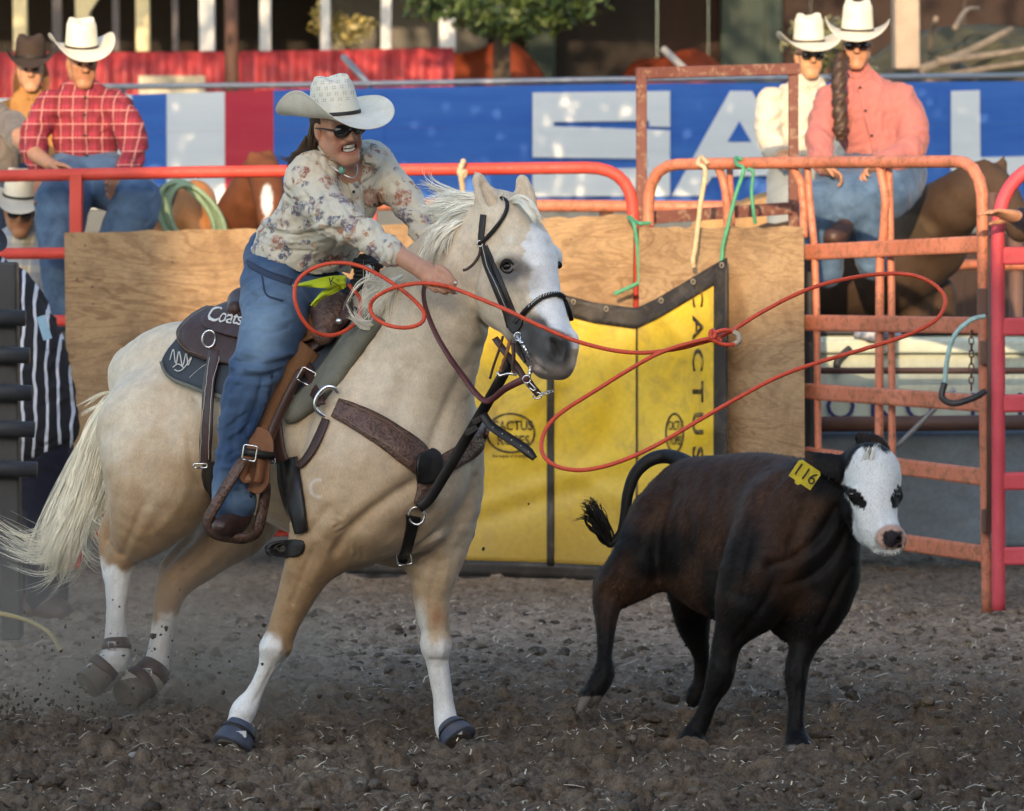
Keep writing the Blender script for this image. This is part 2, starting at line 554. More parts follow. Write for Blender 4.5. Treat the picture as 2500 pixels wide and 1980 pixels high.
def seg_dist(x, y, pts):
    """distance in pixels to a poly-line, for arrays x,y"""
    c = spline(pts, max(8, 5 * len(pts))) if len(pts) > 2 else np.asarray(pts, float)
    best = np.full(len(x), 1e9)
    for a, b in zip(c[:-1], c[1:]):
        ab = b - a; L2 = max(ab @ ab, 1e-9)
        t = np.clip(((x - a[0]) * ab[0] + (y - a[1]) * ab[1]) / L2, 0, 1)
        best = np.minimum(best, np.hypot(x - a[0] - t * ab[0], y - a[1] - t * ab[1]))
    return best
def sculpt(v, q, strokes):
    """carve grooves (amp<0) and ridges (amp>0) into the side facing the arena"""
    N = vnormals(v, q); x, y = pix(v); off = np.zeros(len(v))
    face = np.clip(-N[:, 1] * 1.6 + .25, 0, 1)
    for st in strokes:
        pts, w, amp = st[:3]; dr = st[3] if len(st) > 3 else (0, 99)
        p = np.asarray(pts, float); m = (x > p[:, 0].min() - 3 * w) & (x < p[:, 0].max() + 3 * w) & (y > p[:, 1].min() - 3 * w) & (y < p[:, 1].max() + 3 * w) & (v[:, 1] > dr[0]) & (v[:, 1] < dr[1])
        if not m.any(): continue
        d = seg_dist(x[m], y[m], p)
        off[m] += amp * np.exp(-(d / w) ** 2) * face[m]
    return v + N * off[:, None]
def polyslab(name, pts, d, th, m, parent, bevel=.003, curve=0.0):
    """outline in picture pixels at its own depth (number or function of px) -> leather plate with thickness"""
    o = spline(pts, 4 * len(pts), True); dd = [d(x, y) if callable(d) else d for x, y in o]
    bm = bmesh.new(); vs = [bm.verts.new(P(x, y, k)) for (x, y), k in zip(o, dd)]; f = bm.faces.new(vs)
    e = bmesh.ops.extrude_face_region(bm, geom=[f]); bmesh.ops.translate(bm, vec=(0, th, 0), verts=[g for g in e["geom"] if isinstance(g, bmesh.types.BMVert)])
    bmesh.ops.recalc_face_normals(bm, faces=bm.faces); me = bpy.data.meshes.new(name); bm.to_mesh(me); bm.free()
    ob = link(name, me, m, parent)
    if bevel:
        bv = ob.modifiers.new("bevel", 'BEVEL'); bv.width = bevel; bv.segments = 2; bv.limit_method = 'ANGLE'
    return ob

def inpoly(x, y, poly):
    """signed-ish mask: True inside the outline (picture pixels)"""
    r = np.zeros(len(x), bool); p = np.asarray(poly, float); j = len(p) - 1
    for i in range(len(p)):
        c = ((p[i, 1] > y) != (p[j, 1] > y)) & (x < (p[j, 0] - p[i, 0]) * (y - p[i, 1]) / (p[j, 1] - p[i, 1] + 1e-9) + p[i, 0])
        r ^= c; j = i
    return r
# ================================================================ ground
def dirt_mat():
    m, n, l, b = newmat("arena_dirt")
    co = n.new("ShaderNodeTexCoord").outputs["Object"]
    a = noise_tex(n, l, co, 3.0, 6, .62, .3)
    c = noise_tex(n, l, co, 26, 5, .65, .2)
    f = noise_tex(n, l, co, 150, 4, .7)
    col = mixc(n, l, ramp(n, l, a, [(.35, 0.), (.68, 1.)]), (.105, .08, .06), (.165, .137, .108))
    col = mixc(n, l, ramp(n, l, c, [(.42, 0.), (.7, .75)]), col, (.25, .215, .175))
    col = mixc(n, l, ramp(n, l, c, [(.28, .8), (.45, 0.)]), col, (.035, .027, .021))
    col = mixc(n, l, 1.0, col, ramp(n, l, f, [(.25, .55), (.75, 1.35)]), 'MULTIPLY')
    at = n.new("ShaderNodeVertexColor"); at.layer_name = "Col"
    col = mixc(n, l, 1.0, col, at.outputs[0], 'MULTIPLY')
    l.new(col, b.inputs["Base Color"]); b.inputs["Roughness"].default_value = .95
    b.inputs["Specular IOR Level"].default_value = .2
    p = bump(n, l, b, c, .8, .015); bump(n, l, b, f, .9, .005, p)
    return m
M_DIRT = dirt_mat()
HOLES = []
def ground_h(x, y):
    p = np.stack([x, y, np.zeros_like(x)], 1)
    h = .022 * fbm(p * 1.3, 3, 3)
    h += .022 * fbm(p * 5.5 + 7, 4, 11)
    w, k = worley2(x * 9 + .6 * vnoise(p * 6, 5), y * 9 + .6 * vnoise(p * 6, 6), 21)
    h += .05 * k ** 2 * np.sqrt(np.maximum(0, 1 - (w / .62) ** 2))
    w, k = worley2(x * 21 + .5 * vnoise(p * 14, 7), y * 21 + .5 * vnoise(p * 14, 8), 31)
    h += .02 * k * np.sqrt(np.maximum(0, 1 - (w / .6) ** 2))
    w, k = worley2(x * 48, y * 48, 41)
    h += .006 * k * np.sqrt(np.maximum(0, 1 - (w / .6) ** 2))
    h += .008 * fbm(p * 60, 2, 51)
    for px_, py_, rr, hh in ((2255, 1888, .11, .06), (1985, 1880, .07, .035), (300, 1850, .12, .05), (660, 1800, .08, .05), (100, 1800, .2, .06), (420, 1790, .14, .045), (1480, 1850, .09, .04), (820, 1930, .12, .04), (1700, 1930, .1, .04), (1200, 1850, .08, .03), (2430, 1800, .1, .04)):
        c = G(px_, py_); d = np.hypot(x - c[0], (y - c[1]) * .8); h += hh * np.exp(-(d / rr) ** 2) * (1 + .35 * vnoise(p * 18, 61))
    for px_, py_ in ((1750, 1870), (900, 1870), (1350, 1780), (2100, 1760), (480, 1880), (1550, 1700), (2300, 1680), (1000, 1650), (700, 1620), (1900, 1640)):
        c = G(px_, py_); d = np.hypot(x - c[0], y - c[1]); h += -.035 * np.exp(-(d / .07) ** 4) + .016 * np.exp(-((d - .1) / .03) ** 2)
    near = sstep(17.5, 14, y)
    h = h * (.65 + .6 * near)
    for px_, py_ in ((1686, 1816), (1952, 1830), (568, 1824), (1118, 1812), (1696, 1722)):
        c = G(px_, py_); d = np.hypot(x - c[0], (y - c[1] + .05) * .8); k = np.exp(-(d / .13) ** 4); h = h * (1 - k) - .006 * k
    return h - .012

def build_ground():
    ys = [12.3]
    while ys[-1] < 25.5: ys.append(ys[-1] + .0095 * (ys[-1] / 12.3) ** 1.6)
    ys = np.array(ys)
    nx = 430
    u = np.linspace(-1, 1, nx)
    X = u[None] * (ys * .136 + .12)[:, None]; Y = np.repeat(ys[:, None], nx, 1)
    x, y = X.ravel(), Y.ravel()
    z = ground_h(x, y)
    e = np.minimum(1, np.minimum((1 - np.abs(np.tile(u, len(ys)))) * 12, np.minimum((y - 12.3) * 6, (25.5 - y) * 2)))
    z = z * e - .03 * (1 - e)
    v = np.stack([x, y, z], 1)
    i, j = np.meshgrid(np.arange(len(ys) - 1), np.arange(nx - 1), indexing='ij'); a = (i * nx + j).ravel()
    me = mesh_np("arena_dirt", v, np.stack([a, a + 1, a + nx + 1, a + nx], 1))
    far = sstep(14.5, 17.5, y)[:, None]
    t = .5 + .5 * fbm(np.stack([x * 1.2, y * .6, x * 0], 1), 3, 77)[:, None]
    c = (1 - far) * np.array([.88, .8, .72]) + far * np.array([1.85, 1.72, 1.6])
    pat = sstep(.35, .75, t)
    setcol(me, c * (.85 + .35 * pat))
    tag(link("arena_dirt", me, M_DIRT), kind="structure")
    # far sheet
    R = 900.
    me = mesh_np("ground", [(-R, -R, -.035), (R, -R, -.035), (R, R, -.035), (-R, R, -.035)], [[0, 1, 2, 3]], False)
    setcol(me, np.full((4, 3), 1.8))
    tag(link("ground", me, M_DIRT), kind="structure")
build_ground()

def scatter():
    rg = np.random.default_rng(5)
    def spot(n, ymin, ymax, pw=1.0):
        y = ymin + (ymax - ymin) * rg.random(n) ** pw
        return rg.uniform(-1, 1, n) * (y * .13), y
    # clods
    v0, f0 = ico(2)
    N = 4800
    x, y = spot(N, 12.5, 19, 1.5); z = ground_h(x, y)
    s = .004 + .022 * rg.random(N) ** 3.2
    V = []; Fc = []
    d = rg.normal(size=(N, 3)); ph = rg.uniform(0, 6, N); sq = rg.uniform(.55, 1., N)
    k = 1 + .38 * np.sin((d @ v0.T) * 2.2 + ph[:, None]) + .22 * np.sin((rg.normal(size=(N, 3)) @ v0.T) * 5 + ph[:, None])
    V = v0[None] * k[..., None] * s[:, None, None]
    V[..., 2] *= sq[:, None]; V[..., 0] *= rg.uniform(.8, 1.5, N)[:, None]
    V = V + np.stack([x, y, z - s * .05], 1)[:, None]
    Fc = f0[None] + (np.arange(N) * len(v0))[:, None, None]
    me = mesh_np("dirt_clods", V.reshape(-1, 3), Fc.reshape(-1, 3), True)
    t = rg.uniform(.5, 1.3, N)[:, None] * np.ones((1, 3)) * np.array([1., .98, .96])
    setcol(me, np.repeat(t, len(v0), 0))
    tag(link("dirt_clods", me, M_DIRT), "loose crumbly dirt clods strewn over the churned arena floor", "clods", kind="stuff")
    # straw bits
    N = 4200
    x, y = spot(N, 12.5, 19.5, 1.2); z = ground_h(x, y) + .006
    L = .014 + .06 * rg.random(N) ** 2.4; a = rg.uniform(0, np.pi * 2, N); w = rg.uniform(.001, .0028, N)
    lift = rg.uniform(-.2, .55, N)
    d = np.stack([np.cos(a), np.sin(a), lift], 1) * L[:, None] / 2
    sd = np.stack([-np.sin(a), np.cos(a), 0 * a + .3], 1) * w[:, None]
    c = np.stack([x, y, z + .004], 1)
    bend = np.stack([rg.normal(0, .004, N), rg.normal(0, .004, N), rg.uniform(.001, .008, N)], 1)
    V = np.stack([c - d - sd, c - d + sd, c + bend - sd, c + bend + sd, c + d - sd * .6, c + d + sd * .6], 1).reshape(-1, 3)
    b = np.arange(N)[:, None] * 6
    q = np.concatenate([b + [0, 1, 3, 2], b + [2, 3, 5, 4]])
    me = mesh_np("straw", V, q, False)
    t = rg.uniform(.5, 1.25, N)[:, None] * np.array([.66, .58, .45])
    setcol(me, np.repeat(t, 6, 0))
    tag(link("straw", me, mat("straw", (.5, .4, .26), .8, attr=True, fine=0)), "short bits of dry straw littering the dirt", "straw", kind="stuff")
    # stones
    STONE = ["largest pale round stone on the dirt near the bottom left", "flat grey stone at the very left edge of the dirt", "pale pebble on the dirt between the front hoof and the calf", "small stone low in the dirt under the horse's front hooves",
             "small pale stone on the dirt at the bottom, left of centre", "tiny pebble on the dirt below the horse's chest", "tiny pebble on the dirt below the calf's raised hind hoof", "tiny pebble on the dirt just in front of the calf's front hooves", "tiny pebble on the dirt below the horse's hind hooves", "small stone low in the dirt below the calf's tail"]
    ms = mat("field_stone", (.27, .26, .25), .85, .3, 30, .5, 200, dirt=.6, dscale=25)
    for i, (px, py, r) in enumerate([(330, 1868, 17), (18, 1858, 22), (1278, 1838, 12), (600, 1932, 13), (960, 1955, 13), (820, 1905, 8), (1415, 1690, 9), (1850, 1895, 9), (200, 1845, 8), (1470, 1938, 11)]):
        b = MB(); c = G(px, py); c[2] = ground_h(c[:1], c[1:2])[0] + .004
        b.blob(c, np.array([1.15, 1, .72]) * PX(r, c[1]), i, .16, 3)
        tag(b.build("stone", ms, smooth=True), STONE[i], "stone", "loose stones on the arena floor")
scatter()
# ================================================================ grandstand behind the camera (its shade lies over the arena)
def grandstand():
    r = thing("grandstand", "tall wooden grandstand behind the photographer, shading the arena", "grandstand", (0, -12, 0))
    m = mat("grey_timber", (.3, .27, .23), .8, .3, 4, .4, 60)
    for i in range(9):
        b = MB(); y = -7 - i * .9; z = .6 + i * .62
        b.box((0, y, z), (44, .5, .06)); b.build("bench", m, r)
    for x in np.linspace(-21, 21, 8):
        b = MB(); b.bar((x, -6.6, .2), (x, -15, 6.2), .12, .3); b.build("stringer", m, r)
    b = MB(); b.box((0, -15.4, GS_TOP / 2), (44, .1, GS_TOP)); b.build("back_wall", m, r)
    b = MB(); b.box((-13.8, -15.4, GS_TOP + .45), (16.4, 1.6, .9)); b.build("shade_box", m, r)  # raised box added only to shade the left plywood
GS_TOP = 9.6
grandstand()
def stand_wing(sx, label):
    r = thing("grandstand", label, "grandstand", (sx * 13, 8, 0))
    m = mat("dark_stand_timber", (.1, .085, .07), .85, .3, 4, .4, 60)
    for i in range(7):
        b = MB(); b.box((sx * (5.6 + i * .8), 4, .6 + i * 1.1), (.5, 30, .06)); b.build("bench", m, r)
    b = MB(); b.box((sx * 11.2, 4, 4.8), (.1, 30, 9.6)); b.build("back_wall", m, r)
stand_wing(1, "added bleachers out of view, blocking sky light from the right")  # unseen wing added to block sky light on the right side

# ================================================================ materials of the setting
def painted(name, col, rust=(.16, .07, .035), wear=.55, rough=.5, chip=.62):
    m, n, l, b = newmat(name)
    co = n.new("ShaderNodeTexCoord").outputs["Object"]
    a = noise_tex(n, l, co, 24, 9, .72, .3); f = noise_tex(n, l, co, 3, 4, .6)
    c = mixc(n, l, ramp(n, l, f, [(.3, 0.), (.7, 1.)]), col, tuple(min(1, x * 1.35 + .03) for x in col))
    w = ramp(n, l, a, [(chip - .08, 0.), (chip + .05, wear)])
    c = mixc(n, l, w, c, rust)
    l.new(c, b.inputs["Base Color"])
    l.new(ramp(n, l, a, [(.4, rough), (.7, .85)]), b.inputs["Roughness"])
    bump(n, l, b, a, .25, .002)
    return m
M_RED = painted("red_pipe_paint", (.5, .045, .03), wear=.45, chip=.66)
M_CRIMSON = painted("crimson_pipe_paint", (.5, .05, .075), wear=.4, chip=.64)
M_RUST = painted("rusty_red_pipe", (.46, .15, .085), rust=(.24, .11, .06), wear=.75, chip=.56, rough=.4)
M_RUST2 = painted("worn_frame_paint", (.11, .028, .02), rust=(.34, .25, .18), wear=.8, chip=.6, rough=.6)
M_DARKPIPE = painted("dark_brown_pipe", (.09, .045, .035), wear=.5)
M_BLACKPIPE = painted("black_pipe", (.02, .022, .028), rust=(.07, .06, .06), wear=.5, rough=.45)
M_GALV = mat("galvanised_pipe", (.4, .42, .45), .45, .2, 12, .2, 90, metal=.6)
M_STEEL = mat("polished_steel", (.75, .75, .76), .22, .1, 30, .1, 200, metal=1.0)

def plywood():
    m, n, l, b = newmat("plywood")
    co = n.new("ShaderNodeTexCoord").outputs["Object"]
    mp = n.new("ShaderNodeMapping"); mp.inputs["Scale"].default_value = (.55, 1, 3.2); l.new(co, mp.inputs[0])
    ds = n.new("ShaderNodeTexNoise"); ds.inputs["Scale"].default_value = 1.6; ds.inputs["Detail"].default_value = 5; ds.inputs["Distortion"].default_value = 1.4; l.new(mp.outputs[0], ds.inputs["Vector"])
    k = n.new("ShaderNodeMath"); k.operation = 'MULTIPLY'; k.inputs[1].default_value = 70; l.new(ds.outputs["Fac"], k.inputs[0])
    sn = n.new("ShaderNodeMath"); sn.operation = 'SINE'; l.new(k.outputs[0], sn.inputs[0])
    st = noise_tex(n, l, co, 2.4, 7, .68, .9); s2 = noise_tex(n, l, co, 7, 6, .7, .5); fi = noise_tex(n, l, co, 34, 4, .65, 0, (1, 1, 6))
    c = mixc(n, l, ramp(n, l, sn.outputs[0], [(.0, 0.), (.9, .8)]), (.36, .245, .14), (.2, .12, .065))
    c = mixc(n, l, ramp(n, l, ds.outputs["Fac"], [(.35, 0.), (.65, .7)]), c, (.4, .285, .17))
    c = mixc(n, l, ramp(n, l, st, [(.46, 0.), (.68, .8)]), c, (.19, .115, .065))
    c = mixc(n, l, ramp(n, l, s2, [(.52, 0.), (.7, .6)]), c, (.15, .1, .065))
    c = mixc(n, l, 1., c, ramp(n, l, fi, [(.25, .75), (.75, 1.18)]), 'MULTIPLY')
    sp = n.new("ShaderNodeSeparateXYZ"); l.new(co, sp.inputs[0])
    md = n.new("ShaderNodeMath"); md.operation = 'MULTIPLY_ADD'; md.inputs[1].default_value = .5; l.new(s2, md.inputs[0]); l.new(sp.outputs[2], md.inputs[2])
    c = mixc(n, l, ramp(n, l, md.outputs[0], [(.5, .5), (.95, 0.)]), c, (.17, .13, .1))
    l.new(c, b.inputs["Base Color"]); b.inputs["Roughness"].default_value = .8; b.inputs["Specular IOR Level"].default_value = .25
    p1 = bump(n, l, b, fi, .3, .003); bump(n, l, b, s2, .2, .006, p1)
    return m
M_PLY = plywood()

# ================================================================ panels and boards along the arena edge
DF = 21.0                                   # depth of the fence line
def rail(b, pts, r, n=12): b.tube(np.asarray(pts), r, n)
def rounded(pts, rad=.16, n=8):
    """poly-line with rounded corners"""
    out = [np.asarray(pts[0], float)]
    for a, c, e in zip(pts[:-2], pts[1:-1], pts[2:]):
        a, c, e = map(lambda t: np.asarray(t, float), (a, c, e))
        u = (a - c) / np.linalg.norm(a - c); w = (e - c) / np.linalg.norm(e - c)
        p0, p2 = c + u * rad, c + w * rad
        for t in np.linspace(0, 1, n): out.append((1 - t) ** 2 * p0 + 2 * t * (1 - t) * c + t * t * p2)
    out.append(np.asarray(pts[-1], float)); return np.array(out)
def sub(pts, n=60):
    p = np.asarray(pts); L = np.concatenate([[0], np.cumsum(np.linalg.norm(np.diff(p, axis=0), axis=1))])
    u = np.linspace(0, L[-1], n); return np.stack([np.interp(u, L, p[:, i]) for i in range(3)], 1)

def one(name, m, parent, fn, smooth=True, bevel=0):
    b = MB(); fn(b); return b.build(name, m, parent, smooth, bevel)

def red_panel():
    r = thing("livestock_panel", "long red pipe panel with rounded end, standing behind the plywood sheets", "fence panel", (-1, DF + .1, 0))
    d = DF + .08
    R = PX(15, d)
    one("top_rail", M_RED, r, lambda b: rail(b, rounded([P(-120, 432, d), P(500, 420, d), P(1546, 408, d), P(1542, 1250, d)], .24), R))
    for y in (620, 785, 945, 1120, 1302):
        one("rail", M_RED, r, lambda b: rail(b, [P(-120, y, d + .01), P(1540, y - 12, d + .01)], PX(14, d)))
    one("post", M_RED, r, lambda b: b.bar(P(187, 424, d), P(187, 1385, d), PX(48, d), PX(30, d)), False, .006)
    one("post", M_RED, r, lambda b: b.bar(P(905, 430, d + .03), P(905, 1380, d + .03), PX(36, d), PX(30, d)), False, .006)
red_panel()

def sheet(label, corners, th=.018, bend=0):
    """plywood sheet: four corners tl,tr,br,bl; gentle warp"""
    tl, tr, br, bl = [np.asarray(c, float) for c in corners]
    n, m = 26, 14
    A = np.zeros((n, m, 3))
    for i in range(n):
        for j in range(m):
            u, w = i / (n - 1), j / (m - 1)
            A[i, j] = (tl * (1 - u) + tr * u) * (1 - w) + (bl * (1 - u) + br * u) * w
            A[i, j, 1] += .012 * math.sin(u * 5 + w * 2) + bend * math.sin(math.pi * u)
    e = .004 * rng.normal(size=(n,)); A[:, 0, 2] += e
    N = np.broadcast_to(np.array([0, -1., 0]), A.shape)
    v, q = slab(A, N, th)
    o = link("plywood_sheet", mesh_np("plywood_sheet", v, q, False), M_PLY)
    tag(o, label, "plywood sheet", "plywood sheets along the arena edge")
sheet("weathered plywood sheet at the left, below the man in the plaid shirt", [P(157, 568, DF), P(900, 552, DF), P(900, 1292, DF), P(165, 1292, DF)])
sheet("plywood sheet behind the rider's hands and the palomino's head", [P(903, 550, DF - .005), P(1547, 524, DF - .005), P(1542, 1290, DF - .005), P(903, 1292, DF - .005)])
sheet("tall bright plywood sheet between the yellow banner and the rusty gate", [P(1560, 556, 20.75), P(1962, 553, 20.15), P(1966, 1425, 20.15), P(1562, 1395, 20.75)])

# nails / cracks on the left sheet
b = MB()
for (x, y, r_) in [(208, 600, 3), (182, 642, 2.5), (188, 682, 3), (228, 742, 3), (225, 700, 3), (1395, 585, 4), (1405, 700, 5), (330, 870, 3), (420, 640, 3)]:
    b.blob(P(x, y, DF - .012), PX(r_, DF) * np.array([1, .4, 1]), int(x), .2, 1)
tag(b.build("nail_heads", M_DARKPIPE), "dark nail heads and knots dotted on the plywood", "nails", kind="stuff")

def banner():
    r = thing("vinyl_banner", "long yellow roping banner with black hem tied along the plywood", "banner", P(1450, 1400, DF))
    # outline along the bottom: column -> (px, top y, bottom y, depth)
    cols = [(845, 700, 1400, DF - .1), (1000, 700, 1402, DF - .14), (1150, 700, 1406, DF - .17), (1343, 710, 1412, DF - .23), (1450, 738, 1418, DF - .27), (1553, 752, 1422, 20.64),
            (1600, 730, 1424, 20.58), (1660, 695, 1426, 20.49), (1735, 650, 1428, 20.36), (1776, 628, 1430, 20.28)]
    C = np.array(cols, float)
    n, m = 90, 40
    u = np.linspace(C[0, 0], C[-1, 0], n)
    top = np.interp(u, C[:, 0], C[:, 1]); bot = np.interp(u, C[:, 0], C[:, 2]); dep = np.interp(u, C[:, 0], C[:, 3])
    dep = np.convolve(np.pad(dep, 2, 'edge'), np.ones(5) / 5, 'valid')
    def wrinkle(x, y, t):
        return (.018 * math.sin(x * .045 + y * .012) * math.exp(-((y - t - 150) / 260) ** 2) + .01 * math.sin(y * .02 + x * .01) + .016 * math.exp(-(((x - 1430) * .7 + (y - 900)) / 22) ** 2) - .014 * math.exp(-(((x - 1450) * .8 + (y - 890)) / 16) ** 2)
                + .012 * math.exp(-(((x - 1640) * 1.2 - (y - 800)) / 20) ** 2) + .014 * math.exp(-(((x - 1250) * .35 + (y - 1210)) / 18) ** 2) - .012 * math.exp(-(((x - 1250) * .3 + (y - 1245)) / 18) ** 2) + .012 * math.exp(-(((x - 1460) * -.5 + (y - 1190)) / 20) ** 2))
    def strip(w0, w1, u0, u1, name, mt, off, k=90, mm=40):
        uu = np.linspace(u0, u1, k); A = np.zeros((k, mm, 3))
        ww = np.linspace(0, 1, mm)
        for i, x in enumerate(uu):
            t, bb, d = np.interp(x, u, top), np.interp(x, u, bot), np.interp(x, u, dep)
            a = t + w0 if w0 >= 0 else bb + w0
            e = t + w1 if w1 > 0 else bb + w1
            for j in range(mm):
                y = a + (e - a) * ww[j]
                A[i, j] = P(x, y, d - off - wrinkle(x, y, t))
        N = np.broadcast_to(np.array([0, -1., 0]), A.shape)
        v, q = slab(A, N, .003)
        return link(name, mesh_np(name, v, q), mt, r)
    mY, nn, l, bs = newmat("yellow_vinyl")
    co = nn.new("ShaderNodeTexCoord").outputs["Object"]
    a = noise_tex(nn, l, co, 5, 7, .7, .6); f = noise_tex(nn, l, co, 2.2, 4, .6, .5); g = noise_tex(nn, l, co, 40, 4, .6)
    c = mixc(nn, l, ramp(nn, l, f, [(.35, 0.), (.7, 1.)]), (.66, .45, .015), (.72, .52, .05))
    c = mixc(nn, l, ramp(nn, l, a, [(.46, 0.), (.72, .8)]), c, (.33, .22, .06))
    sp = n_sep = nn.new("ShaderNodeSeparateXYZ"); l.new(co, sp.inputs[0])
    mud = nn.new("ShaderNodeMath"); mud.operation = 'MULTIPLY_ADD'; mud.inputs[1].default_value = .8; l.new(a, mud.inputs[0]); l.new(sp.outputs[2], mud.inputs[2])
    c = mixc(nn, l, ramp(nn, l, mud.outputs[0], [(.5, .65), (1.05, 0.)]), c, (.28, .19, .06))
    c = mixc(nn, l, 1., c, ramp(nn, l, g, [(.3, .9), (.7, 1.06)]), 'MULTIPLY')
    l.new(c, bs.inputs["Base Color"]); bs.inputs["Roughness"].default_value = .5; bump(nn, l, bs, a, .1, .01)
    mK = mat("black_vinyl_hem", (.022, .02, .02), .6, .4, 8, .4, 60, dirt=.5, dirtcol=(.13, .11, .09))
    strip(0, 0.001 - 0.001 or -0.0, 845, 1776, "sheet", mY, 0)  if False else None
    strip(46, -34, 845, 1748, "yellow_sheet", mY, 0)
    strip(0, 52, 845, 1776, "top_hem", mK, .004, 90, 5)
    strip(-38, -.001, 845, 1776, "bottom_hem", mK, .004, 90, 4)
    strip(2, -2, 1742, 1776, "side_hem", mK, .008, 6, 30)
    strip(60, -30, 1335, 1353, "seam_band", mK, .007, 5, 30)
    strip(50, -36, 1552, 1557, "fold_seam", mK, .006, 3, 30)
    mp = mat("banner_print", (.03, .025, .02), .6, .3, 20, .5, 80, dirt=.75, dirtcol=(.4, .28, .05), dscale=26)
    def dep_at(x): return float(np.interp(x, u, dep))
    def flat(name, txt, px, py, h, xs=1., rot=False, **kw):
        me = text_mesh(txt, 1.0, .0, **kw); v = mesh_arrays(me); w = []
        for t in v:
            X, Y = (px + t[1] * h * xs, py + t[0] * h) if rot else (px + t[0] * h * xs, py - t[1] * h)
            w.append(P(X, Y, dep_at(X) - wrinkle(X, Y, float(np.interp(X, u, top))) - .0045))
        me.vertices.foreach_set("co", np.array(w, np.float32).ravel()); me.update(); o = link(name, me, mp, r)
        o.modifiers.new("ink", 'SOLIDIFY').thickness = .001; return o
    def oval(px, py, rx, ry):
        t = np.linspace(0, 2 * np.pi, 49)[:-1]
        b = MB(); b.tube([P(px + rx * math.cos(a), py + ry * math.sin(a), dep_at(px + rx * math.cos(a)) - wrinkle(px + rx * math.cos(a), py + ry * math.sin(a), float(np.interp(px, u, top))) - .003) for a in t], PX(2.6, DF), 6, closed=True)
        b.build("logo_oval", mp, r, True)
    for px, k in ((1247, 1.), (1647, .36)):
        oval(px, 1057, 58 * k, 47)
        flat("print", "CACTUS", px + 3, 1040, 32, bold=.02, xs=.82 * (1 if k == 1 else .36))
        flat("print", "ROPES", px + 6 * k, 1076, 32, bold=.02, xs=.86 * (1 if k == 1 else .36))
        flat("print", "the ropes of champions", px + 4 * k, 1113, 13, xs=.8 * (1 if k == 1 else .36))
    for ch, yy in zip("CACTUS", (722, 800, 878, 956, 1034, 1108)): flat("print", ch, 1702, yy, 86, xs=.42, rot=True, bold=.02)
    mg = mat("grommet_brass", (.3, .28, .24), .5, .2, 20, .1, metal=1.)
    for x in (1400, 1480, 1614, 1692, 1762):
        t = float(np.interp(x, u, top)); d = dep_at(x) - .012
        a = np.linspace(0, 2 * np.pi, 13)[:-1]
        one("grommet", mg, r, lambda b: b.tube([P(x + 4.5 * math.cos(q), t + 12 + 6 * math.sin(q), d) for q in a], PX(1.7, d), 6, closed=True))
banner()

def cord(name, label, pts, r, m, cat="rope", twist=240, group=None):
    p = spline(PP(pts), 12 * len(pts)); b = MB()
    b.tube(p, r, 8, lobes=3, twist=twist)
    return tag(b.build(name, m, smooth=True), label, cat, group)
M_GREENROPE = mat("green_poly_rope", (.07, .34, .2), .6, .3, 30, .4, 300)
M_TANROPE = mat("tan_cotton_rope", (.62, .5, .32), .8, .3, 30, .4, 300)
dk = DF - .5
cord("tie_rope", "pale cotton cord looped over the gate rail, holding up the banner hem", [(1728, 400, dk - .06), (1712, 384, dk - .02), (1705, 400, dk - .08), (1722, 418, dk - .1), (1710, 500, dk - .1), (1698, 600, dk - .1), (1692, 632, dk - .1), (1694, 652, dk - .09)], PX(6, dk), M_TANROPE)
cord("tie_rope", "green cord tied from the gate rail down to the banner's top corner", [(1812, 390, dk), (1797, 386, dk), (1800, 402, dk - .1), (1815, 415, dk - .12), (1795, 480, dk - .13), (1775, 560, dk - .14), (1765, 600, dk - .14), (1763, 625, dk - .14), (1760, 642, dk - .14)], PX(5, dk), M_GREENROPE)
cord("tie_rope", "loose green cord end hanging beside the tied one", [(1824, 412, dk - .1), (1838, 420, dk - .1), (1835, 470, dk - .1), (1840, 520, dk - .1), (1844, 545, dk - .08)], PX(4.5, dk), M_GREENROPE)
cord("tie_rope", "green cord knotted round the rounded panel end by the plywood seam", [(1588, 544, DF - .18), (1560, 545, DF - .2), (1535, 530, DF - .1), (1548, 548, DF - .22), (1556, 600, DF - .22), (1560, 680, DF - .22), (1556, 692, DF - .22), (1500, 718, DF - .2)], PX(5, DF), M_GREENROPE)
cord("tie_rope", "yellow cord knotted on the red top rail above the horse's mane", [(1132, 392, DF), (1122, 420, DF - .06), (1130, 432, DF - .07), (1136, 420, DF - .06), (1126, 428, DF - .08), (1130, 470, DF - .04), (1131, 520, DF - .03)], PX(7, DF), M_TANROPE)

# ---------------------------------------------------------------- chute frame and gates at the right
def chute_frame():
    r = thing("chute_frame", "tall square pipe frame with peeling dark red paint above the gate", "gate frame", P(1750, 1400, DF + .3))
    d = DF + .1
    one("post", M_RUST2, r, lambda b: b.bar(P(1566, 172, d), P(1566, 1400, d), PX(26, d), PX(26, d)), False, .005)
    one("post", M_RUST2, r, lambda b: b.bar(P(1937, 172, d + .2), P(1937, 1400, d + .2), PX(24, d), PX(24, d)), False, .005)
    one("beam", M_RUST2, r, lambda b: b.bar(P(1554, 179, d - .005), P(1950, 168, d + .195), PX(26, d), PX(28, d)), False, .005)
    one("cross_bar", M_RUST2, r, lambda b: b.bar(P(1580, 532, d), P(1930, 508, d + .18), PX(28, d), PX(30, d)), False, .004)
chute_frame()

